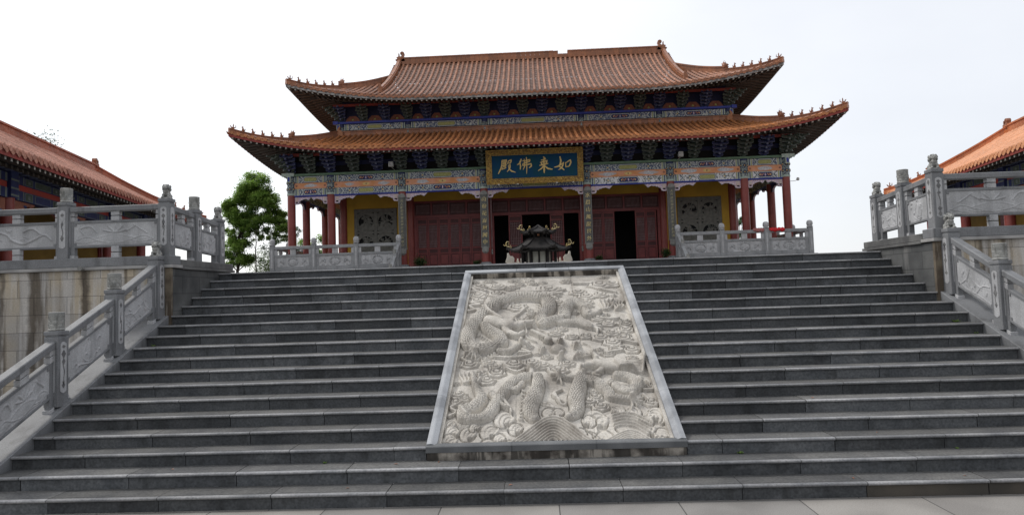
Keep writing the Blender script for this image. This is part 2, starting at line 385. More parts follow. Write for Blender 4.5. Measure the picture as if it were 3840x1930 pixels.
pf = [(.075,0),(.086,.006),(.090,.018),(.084,.026),(.079,.034),(.083,.045),(.083,.075),(.080,.08),(.083,.085),(.083,.125),(.080,.13),(.083,.135),(.083,.20),(.086,.21),(.084,.222),(.078,.226)]
mb.lathe(0,0,pf,22,'lion')
for k in range(3):                                     # incised cloud scrolls round the drum
    for j in range(6):
        a0 = 2*PI*j/6 + k*.5; zc = .06+.05*k+.01
        pts = []
        for t in range(11):
            an = t*.55; rr = .019*(1-t/13)
            aa = a0+rr*math.cos(an)/.083*1.3; pts.append((.0835*math.cos(aa), .0835*math.sin(aa), zc+rr*math.sin(an)*.9))
        mb.tube(pts, .0042, 5, 'lion')
DRUM = mb.build('tmp_drum', origin=(0,0,0), smooth='auto'); DRUMM = DRUM.data; bpy.data.objects.remove(DRUM)
mb = MB()
mb.lathe(0,0,[(.10,0),(.17,.02),(.175,.045),(.12,.06),(.115,.07),(.15,.11),(.165,.18),(.165,.2),(.16,.205),(.163,.215),(.158,.27),(.135,.33),(.09,.37),(.03,.385)],18,'carve')
BULB = mb.build('tmp_bulb', origin=(0,0,0), smooth='auto'); BULBM = BULB.data; bpy.data.objects.remove(BULB)

def finial(kind, post, p, rz=0, sc=1.0):
    me = {'lion': LION, 'drum': DRUMM, 'bulb': BULBM}[kind]
    o = bpy.data.objects.new({'lion':'lion_finial','drum':'drum_finial','bulb':'bud_finial'}[kind], me); COL.objects.link(o)
    if kind != 'lion':
        md = o.modifiers.new('edges', 'EDGE_SPLIT'); md.split_angle = R(38)
    o.parent = post; o.location = Vector(p) - WL[post.name]; o.rotation_euler = (0,0,rz); o.scale = (sc,)*3
    WL[o.name] = Vector(p); return o

# height-field carvings: strokes with round profile on a grid
MOAT = 0
class HF:
    def __init__(s, w, h, step):
        s.w, s.h, s.st = w, h, step; s.nx = int(round(w/step))+1; s.ny = int(round(h/step))+1
        s.X, s.Y = np.meshgrid(np.linspace(0, w, s.nx), np.linspace(0, h, s.ny)); s.Z = np.zeros_like(s.X)
    def win(s, x0, x1, y0, y1):
        a = max(0, int(x0/s.st)); b = min(s.nx, int(x1/s.st)+2); c = max(0, int(y0/s.st)); d = min(s.ny, int(y1/s.st)+2)
        return (slice(c, d), slice(a, b)) if b > a and d > c else None
    def stroke(s, pts, rad, hgt, base=0, scales=0, mode='max', flat=False, belly=False):
        """pts [(x,y)], rad list, dome of height hgt; scales>0 cuts overlapping scale grooves"""
        P = np.array(pts, float); 
        if not isinstance(rad, (list, tuple)): rad = [rad]*len(P)
        rr = np.array(rad, float)
        # resample with Catmull-Rom
        Q = []; q = []
        n = len(P)
        for i in range(n-1):
            p0 = P[max(i-1,0)]; p1 = P[i]; p2 = P[i+1]; p3 = P[min(i+2,n-1)]
            m = max(3, int(np.linalg.norm(p2-p1)/(max(.25*rr.min(), s.st))))
            for k in range(m):
                t = k/m; Q.append(.5*((2*p1)+(-p0+p2)*t+(2*p0-5*p1+4*p2-p3)*t*t+(-p0+3*p1-3*p2+p3)*t**3)); q.append(rr[i]+(rr[i+1]-rr[i])*t)
        Q.append(P[-1]); q.append(rr[-1]); Q = np.array(Q); q = np.array(q)
        L = np.concatenate([[0], np.cumsum(np.linalg.norm(np.diff(Q, axis=0), axis=1))])
        R_ = q.max(); w = s.win(Q[:,0].min()-R_, Q[:,0].max()+R_, Q[:,1].min()-R_, Q[:,1].max()+R_)
        if w is None: return
        X = s.X[w]; Y = s.Y[w]; best = np.full(X.shape, 9e9); A = np.zeros_like(X); B = np.zeros_like(X); RR = np.full(X.shape, R_); BB = np.zeros_like(X)
        bz = [s.Z[min(s.ny-1, max(0, int(round(q_[1]/s.st)))), min(s.nx-1, max(0, int(round(q_[0]/s.st))))] for q_ in Q]
        bz = np.convolve(np.pad(bz, 3, 'edge'), np.ones(7)/7, 'valid')
        for i in range(len(Q)-1):
            a = Q[i]; d = Q[i+1]-a; l2 = d@d+1e-12
            t = np.clip(((X-a[0])*d[0]+(Y-a[1])*d[1])/l2, 0, 1)
            dx = X-(a[0]+t*d[0]); dy = Y-(a[1]+t*d[1]); ri = q[i]+(q[i+1]-q[i])*t
            dist = np.hypot(dx, dy)/np.maximum(ri, 1e-4); mk = dist < best
            best = np.where(mk, dist, best); A = np.where(mk, L[i]+t*math.sqrt(l2), A)
            sd = np.sign(d[0]*dy-d[1]*dx); B = np.where(mk, sd*dist, B); RR = np.where(mk, ri, RR); BB = np.where(mk, bz[i]+(bz[i+1]-bz[i])*t, BB)
        if mode == 'ride':
            z = np.minimum(BB, .105)+hgt*np.sqrt(np.clip(1-best**2, 0, 1)); s.Z[w] = np.where(best < 1, np.maximum(s.Z[w], z), s.Z[w]); return
        ins = best < 1
        s.Z[w] = np.where((best < 1+MOAT/max(R_, .02)) & (s.Z[w] < base+hgt*.75), np.minimum(s.Z[w], -.024+s.Z[w]*.35), s.Z[w])
        prof = np.sqrt(np.clip(1-best**2.8, 0, 1)) if not flat else np.clip((1-best)*4, 0, 1)
        z = base + hgt*prof
        if scales:
            p = R_*scales
            u = A/p; v = B*R_/(p*.8)
            # hexagonally packed scale cells
            row = np.floor(u); off = (row % 2)*.5; fv = (v+off) % 1 - .5; fu = u-row
            e = fu - (1-4*fv**2)*.75
            g = np.exp(-(e/.16)**2)
            z = z - hgt*.36*g*prof + hgt*.10*np.where(e < 0, fu, 0)*prof
        if belly:
            g = np.exp(-(((A/(R_*.42)) % 1-.5)/.14)**2); z = z - hgt*.18*g*(B > .25)*prof
        Zw = s.Z[w]
        s.Z[w] = np.where(ins, np.maximum(Zw, z) if mode == 'max' else z, Zw)
    def groove(s, pts, rad, dep):
        P = np.array(pts, float); w = s.win(P[:,0].min()-rad, P[:,0].max()+rad, P[:,1].min()-rad, P[:,1].max()+rad)
        if w is None: return
        X = s.X[w]; Y = s.Y[w]; best = np.full(X.shape, 9e9)
        for a, b in zip(P, P[1:]):
            d = b-a; l2 = d@d+1e-12; t = np.clip(((X-a[0])*d[0]+(Y-a[1])*d[1])/l2, 0, 1)
            best = np.minimum(best, np.hypot(X-a[0]-t*d[0], Y-a[1]-t*d[1]))
        s.Z[w] -= dep*np.exp(-(best/(rad*.5))**2)
    def blob(s, x, y, rx, ry, hgt, base=0, lobes=0, flat=True, ph=0):
        w = s.win(x-rx*1.2, x+rx*1.2, y-ry*1.2, y+ry*1.2)
        if w is None: return
        X = (s.X[w]-x)/rx; Y = (s.Y[w]-y)/ry; r = np.hypot(X, Y)
        if lobes: r = r/(1-.16*np.abs(np.cos(lobes*np.arctan2(Y, X)/2+ph)))*.86
        if flat and not base: s.Z[w] = np.where((r < 1+MOAT*1.6/rx) & (s.Z[w] < hgt), np.minimum(s.Z[w], -.018+s.Z[w]*.45), s.Z[w])
        z = base + hgt*(np.clip((1-r)*9, 0, 1)*(1+.0*r) if flat else np.sqrt(np.clip(1-r*r, 0, 1)))
        s.Z[w] = np.where(r < 1, np.maximum(s.Z[w], z), s.Z[w])
    def cloud(s, x, y, w, hgt=.045, ph=0, k=.55):
        s.blob(x, y, w, w*k, hgt*.62, lobes=6, ph=ph); s.blob(x+w*.04, y+w*.08, w*.64, w*k*.62, hgt*.84, lobes=5, ph=ph+1); s.blob(x+w*.02, y+w*.16, w*.30, w*k*.3, hgt*1.06)
    def curl(s, x, y, r, flip=1, k=1.45, hgt=.036):
        w = s.win(x-r*1.3, x+r*1.3, y-r*k*1.3, y+r*k*1.3)
        if w is None: return
        X = (s.X[w]-x)/r*flip; Y = (s.Y[w]-y)/(r*k); q = np.hypot(X, Y)
        body = (q < 1) & ((Y > -.35) | (X < .1))
        z = hgt*(.55+.45*np.sqrt(np.clip(1-q**2.5, 0, 1)))
        g = sum(np.exp(-((np.hypot((X-.26*j)*1.15, Y+.16*j)-(1-.20*j))/.055)**2) for j in (1, 2, 3))
        z = z-.024*g*((X < .75))
        mo = (q < 1+MOAT*1.6/r) & ~body & (s.Z[w] < hgt); s.Z[w] = np.where(mo, np.minimum(s.Z[w], -.02), s.Z[w])
        s.Z[w] = np.where(body, np.maximum(s.Z[w], z), s.Z[w])
        for dx, dy, rr in ((.92,-.05,.24),(.72,-.30,.20),(1.02,.22,.15),(.5,-.12,.17)): s.blob(x+flip*dx*r, y+dy*r*k, rr*r*1.15, rr*r*k, hgt*1.35, flat=False)
    def mesh(s, mb, fn, m):
        """fn(x,y,z) vectorised over arrays -> (X,Y,Z)"""
        X, Y, Z = fn(s.X.ravel(), s.Y.ravel(), s.Z.ravel())
        o = len(mb.v); k = mb.mi(m); nx, ny = s.nx, s.ny
        mb.v += list(zip(X.tolist(), Y.tolist(), Z.tolist()))
        for j in range(ny-1):
            r0 = o+j*nx; r1 = r0+nx
            mb.f += [[r0+i, r0+i+1, r1+i+1, r1+i] for i in range(nx-1)]
        mb.m += [k]*((nx-1)*(ny-1)); mb.t += [.5]*((nx-1)*(ny-1))

def motif(h, kind, rnd):
    """shallow carving on a balustrade panel of size h.w x h.h"""
    W, H = h.w, h.h; r = .006
    if kind == 'lotus':
        c = .5*W; h.blob(c, .28*H, .24*W, .22*H, .006, flat=False); h.stroke([(c-.24*W,.28*H),(c,.08*H),(c+.24*W,.28*H),(c,.47*H),(c-.24*W,.28*H)], r, .008)
        for a in (-70,-35,0,35,70):
            t = R(90+a); h.stroke([(c,.55*H),(c+.13*W*math.cos(t)*.7,.55*H+.3*H*math.sin(t)*.7),(c+.16*W*math.cos(t),.55*H+.36*H*math.sin(t))], [.006,.014,.004], .011)
        for x0 in (.04,.72): h.stroke([(x0*W,.22*H),((x0+.12)*W,.38*H),((x0+.26)*W,.2*H),((x0+.12)*W,.12*H),(x0*W,.22*H)], r, .008); h.blob((x0+.12)*W,.23*H,.1*W,.1*H,.005,flat=False)
        h.stroke([(.12*W,.5*H),(.28*W,.88*H)], [.012,.004], .009); h.stroke([(.25*W,.85*H),(.36*W,.62*H)], [.004,.012], .009)
        h.stroke([(.72*W,.55*H),(.80*W,.85*H),(.92*W,.75*H),(.88*W,.5*H)], [.004,.012,.01,.004], .010); h.stroke([(.1*W,.05*H),(.4*W,.1*H),(.7*W,.04*H),(.95*W,.1*H)], r, .006)
    elif kind == 'dragon':
        pts = [(.06,.3),(.15,.55),(.28,.35),(.42,.18),(.55,.35),(.62,.6),(.75,.72),(.86,.5),(.95,.35)]
        h.stroke([(x*W, y*H) for x, y in pts], [.008,.018,.02,.02,.02,.018,.014,.01,.004], .014, scales=.8)
        for k in range(14):
            x, y = rnd.uniform(.05,.95), rnd.uniform(.1,.9); a = rnd.uniform(-.6,.6); l = .07*W
            h.stroke([(x*W,y*H),(x*W+l*.5,y*H+l*.3*a+.01),(x*W+l,y*H+l*a)], [.004,.009,.003], .009)
        h.stroke([(.2*W,.6*H),(.3*W,.85*H),(.42*W,.7*H)], [.01,.02,.006], .014)
    elif kind == 'vase':
        c = .48*W; h.blob(c,.45*H,.15*W,.34*H,.004,flat=False); h.stroke([(c-.16*W,.5*H),(c-.1*W,.15*H),(c+.05*W,.12*H),(c+.16*W,.4*H),(c+.08*W,.8*H)], r, .009)
        h.stroke([(c+.0*W,.75*H),(c+.02*W,.3*H)], [.012,.03], .007)
        for k in range(7):
            x = c+rnd.uniform(-.3,.42)*W; y = rnd.uniform(.1,.9)*H; h.stroke([(x,y),(x+.04*W,y+.03),(x+.09*W,y-.01)], [.003,.012,.003], .009)
        h.stroke([(c-.14*W,.12*H),(c,.02*H),(c+.25*W,.25*H)], [.004,.012,.004], .009)
    elif kind == 'bamboo':
        h.stroke([(.1*W,.1*H),(.3*W,.5*H),(.38*W,.92*H)], .005, .009); h.stroke([(.55*W,.15*H),(.72*W,.55*H),(.92*W,.7*H)], .006, .009); h.stroke([(.42*W,.55*H),(.6*W,.45*H),(.72*W,.5*H)], .006, .009)
        for k in range(16):
            x = rnd.uniform(.12,.88)*W; y = rnd.uniform(.18,.85)*H; a = rnd.uniform(-2.4,-.8); l = rnd.uniform(.05,.09)
            h.stroke([(x,y),(x+l*.5*math.cos(a),y+l*.5*math.sin(a)),(x+l*math.cos(a),y+l*math.sin(a))], [.003,.008,.002], .009)
        h.stroke([(.05*W,.1*H),(.3*W,.04*H),(.6*W,.1*H),(.95*W,.06*H)], r, .007)
    elif kind == 'oval':
        c = .5*W; a = [(c+.15*W*math.cos(t*PI/12), .5*H+.36*H*math.sin(t*PI/12)) for t in range(25)]
        h.stroke(a, .016, .014); h.blob(c,.5*H,.11*W,.26*H,.008,flat=False)
        for s_ in (0,1):
            for k in range(4):
                f = lambda x: (x if s_ == 0 else 1-x)*W
                h.stroke([(f(.05+.04*k),(.3+.15*k)*H),(f(.12+.03*k),(.6-.1*k)*H),(f(.2),(.3+.12*k)*H)], [.004,.012,.004], .010)
        for e in ([(.02,.06),(.98,.06),(.98,.94),(.02,.94),(.02,.06)],): h.stroke([(x*W,y*H) for x,y in e], .008, .007)

def balustrade(name, label, posts, style='big', finals=None, kinds=None, group=None, faces=((0,-1),), pw=.095, lion_rz=0, skip=(), nopost=()):
    """posts: [(x,y,zbase,ztop)]; sheared panels hang between successive posts"""
    x0, y0, z0, _ = posts[0]
    t = thing(name, label, 'balustrade', (x0, y0, z0), group=group)
    rnd = random.Random(len(label))
    for i, (x, y, zb, zt) in enumerate(posts):
        if i in nopost: continue
        mb = MB()
        mb.box(x-pw, x+pw, y-pw, y+pw, zb, zt-.075*(1 if style=='big' else 0), 'bal' if style == 'big' else 'cbal')
        if style == 'big':
            mb.box(x-pw+.006, x+pw-.006, y-pw+.006, y+pw-.006, zt-.075, zt-.055, 'bal'); mb.box(x-pw-.004, x+pw+.004, y-pw-.004, y+pw+.004, zt-.055, zt, 'bal')
        p = mb.build('post', t, bevel=.006)
        # carved inlay on the visible faces
        mb = MB(); zl, zh = zb+.20*(zt-zb), zt-.14; zl = zb+.17; w = pw*.56
        if style == 'big':
            arch = [(-w,zl+.03),(-w*.6,zl+.012),(0,zl),(w*.6,zl+.012),(w,zl+.03),(w,zh-.03),(w*.6,zh-.012),(0,zh),(-w*.6,zh-.012),(-w,zh-.03)]
            for fx, fy in faces:
                fn = lambda u, q, d: (x+fx*(pw+d)+(u if fy else 0), y+fy*(pw+d)+(u if fx else 0), q)
                mb.prism(arch, fn, -.01, .004, 'carve')
                hh = zh-zl
                for cz, ry_, rx_ in [(c_+rnd.uniform(-.03,.03), rnd.uniform(.02,.055), rnd.uniform(.25,.6)) for c_ in (.13,.24,.5,.63,.78,.88) if rnd.random() < .8]:
                    q = [(w*rx_*math.cos(a*PI/5)*(1+.3*math.cos(2.5*a)), zl+hh*cz+hh*ry_*math.sin(a*PI/5)*1.5) for a in range(10)]
                    mb.prism(q, fn, .0, .0065, 'carvm')
                mb.prism([(-.006,zl+hh*.25),(.006,zl+hh*.25),(.022,zl+hh*.42),(-.004,zl+hh*.58),(.008,zl+hh*.72),(-.006,zl+hh*.7),(-.018,zl+hh*.57),(.006,zl+hh*.42)], fn, .0, .0062, 'carvm')
        else:
            fn = lambda u, q, d: (x+u, y-pw-d, q)
            mb.prism([(-w*.6,zl),(w*.6,zl),(w*.7,zt-.3),(0,zt-.2),(-w*.7,zt-.3)], fn, -.01, .005, 'carve')
        mb.build('carved_inlay', p)
        fk = finals[i]
        if fk: finial(fk, p, (x, y, zt), lion_rz if fk == 'lion' else 0, {'lion':1.0,'drum':1.08,'bulb':1.0}[fk])
    for i in range(len(posts)-1):
        if i in skip: continue
        (xa, ya, za, ta), (xb, yb, zb_, tb) = posts[i], posts[i+1]
        d = Vector((xb-xa, yb-ya, 0)); L = d.length; d /= L; nrm = Vector((d.y, -d.x, 0)); L2 = L-2*pw
        # outward side = the face listed first
        if nrm.x*faces[0][0]+nrm.y*faces[0][1] < 0: nrm = -nrm
        def P(s, w, h):
            f = (s+pw)/L; b = za+(zb_-za)*f; k = (lerp(ta-za, tb-zb_, f))/.95
            return (xa+d.x*(s+pw)+nrm.x*w, ya+d.y*(s+pw)+nrm.y*w, b+h*k)
        def pb(mb, s0, s1, w0, w1, h0, h1, m):
            mb.hexa([P(s0,w0,h0),P(s1,w0,h0),P(s1,w1,h0),P(s0,w1,h0),P(s0,w0,h1),P(s1,w0,h1),P(s1,w1,h1),P(s0,w1,h1)], m)
        mb = MB()
        if style == 'big':
            hb, ht = .18, .63; m_ = .055
            ca, cb, cc, cd = m_, L2-m_, hb+.035, ht-.045
            pb(mb, -.005, L2+.005, -.04, .028, hb, ht, 'bal')
            # raised rim with notched corners round the carved field
            n = .045
            pb(mb, -.005, ca, .028, .04, hb, ht, 'bal'); pb(mb, cb, L2+.005, .028, .04, hb, ht, 'bal')
            pb(mb, ca, cb, .028, .04, hb, cc, 'bal'); pb(mb, ca, cb, .028, .04, cd, ht, 'bal')
            for sa, sb in ((ca, ca+n), (cb-n, cb)):
                pb(mb, sa, sb, .028, .0395, cc, cc+n, 'bal'); pb(mb, sa, sb, .028, .0395, cd-n, cd, 'bal')
            # feet and cloud blocks in the gaps
            def block(s0, s1, h0, h1):
                hm = (h0+h1)/2
                pb(mb, s0, s1, -.04, .045, h0-.012, hm-.006, 'carve'); pb(mb, s0+.012, s1-.012, -.03, .032, hm-.006, hm+.006, 'bald'); pb(mb, s0, s1, -.04, .045, hm+.006, h1+.012, 'carve')
            c = L2/2
            for h0, h1 in ((.63,.77),): block(c-.07 if L2 > .9 else c-.05, c+.07 if L2 > .9 else c+.05, h0, h1); block(-.01, .07, h0, h1); block(L2-.07, L2+.01, h0, h1)
            if L2 > 1.2: block(c-.065, c+.065, .0, .18)
            for s0, s1 in ((0,.075),(L2-.075,L2)):
                pb(mb, s0, s1, -.05, .055, -.01, .05, 'carve'); pb(mb, s0, s0+(s1-s0)*.8 if s0 == 0 else s1, -.035, .04, .05, .185, 'bal')
            pn = mb.build('railing_panel', t, bevel=.004)
            mb = MB(); pb(mb, -.004, L2+.004, -.065, .065, .775, .865, 'bal'); mb.build('handrail', pn, bevel=.01)
            h = HF(cb-ca, cd-cc, .009)
            motif(h, kinds[i], rnd)
            fr = np.vectorize(lambda s, q, w: P(ca+s, .0285+w*1.5, cc+q))
            mb = MB(); h.mesh(mb, lambda X, Y, Z: fr(X, Y, Z), 'carve'); mb.build('carved_relief', pn, smooth=True)
        else:
            k = .95/1.46
            H = lambda z: z*k
            pb(mb, -.005, L2+.005, -.06, .05, H(.0), H(.92), 'cbal'); 
            for a, b, c_, e in ((-.005,L2+.005,0,.22),(-.005,L2+.005,.78,.92),(-.005,.16,.22,.78),(L2-.16,L2+.005,.22,.78)): pb(mb, a, b, .05, .075, H(c_), H(e), 'cbal')
            pb(mb, -.005, L2+.005, .075, .085, H(.82), H(.92), 'cbal')
            for c in (0, L2/2, L2):
                a, b = max(-.005, c-.16), min(L2+.005, c+.16)
                pb(mb, a, b, -.04, .05, H(.9), H(1.24), 'carve')
            pn = mb.build('railing_panel', t, bevel=.008)
            mb = MB(); pb(mb, -.004, L2+.004, -.09, .09, H(1.22), H(1.40), 'cbal'); mb.build('handrail', pn, bevel=.02)
            h = HF(L2-.32, H(.56), .014); motif(h, 'oval', rnd)
            fr = np.vectorize(lambda s, q, w: P(.16+s, .051+w*2.2, H(.22)+q))
            mb = MB(); h.mesh(mb, lambda X, Y, Z: fr(X, Y, Z), 'carve'); mb.build('carved_relief', pn, smooth=True)
    return t

G['cbal'] = M('light_grey_granite', (.24,.247,.255), (.32,.327,.335), 2.5, .3, .7, spk=.2, spks=40, rough=.7, streak=.3, scol=(.1,.1,.1), sscale=(6,6,1.2), slo=.54, shi=.70)
BG = 'grey granite balustrades round the stair and terrace'
for s, side in ((-1, 'left'), (1, 'right')):
    inner = ((-s, 0), (0, -1))
    # terrace front
    ps = [(s*(8.06+1.68*k), 3.93, 2.955, 3.91) for k in range(0, 4)]
    cp = (s*6.35, 3.97, 2.955, 3.92)
    balustrade('terrace_balustrade', f'grey carved balustrade along the terrace front above the stained wall, {side} of the stairs',
               [cp]+ps, finals=['lion','drum','lion','drum','lion'], kinds=['lotus','dragon','lotus','dragon'], group=BG, faces=((0,-1),(-s,0)), lion_rz=R(-12*s))
    # returning along the stair
    balustrade('terrace_balustrade', f'short carved balustrade on the {side} side wall beside the top steps, between two lion posts',
               [(s*6.35, 3.97, 2.94, 3.91),(s*6.35, 4.85, 2.90, 3.84),(s*6.35, 5.72, 2.87, 3.77)], finals=[None,'drum','lion'], kinds=['vase','bamboo'], group=BG, faces=inner, lion_rz=R(-12*s), nopost=(0,))
    # plinth + stair run
    yb = [3.75, 2.70, 1.55, .42]; pz = lambda y: .155+.4685*y
    bal = balustrade('stair_balustrade', f'sloping carved stone balustrade going down the {side} edge of the steps',
               [(s*6.40, y, pz(y)-.01, pz(y)+.96+(.06 if y > 3.7 else 0)) for y in yb], finals=['lion','drum','drum','lion'], kinds=['bamboo','vase','lotus'], group=BG, faces=inner, lion_rz=R(-12*s))
    mb = MB(); xa, xb = sorted((s*6.242, s*6.66)); y0, y1 = -.35, 3.84
    mb.hexa([(xa,y0,-.02),(xb,y0,-.02),(xb,y1,-.02),(xa,y1,-.02),(xa,y0,pz(y0)),(xb,y0,pz(y0)),(xb,y1,pz(y1)),(xa,y1,pz(y1))], 'bal')
    mb.build('plinth', bal, bevel=.008)
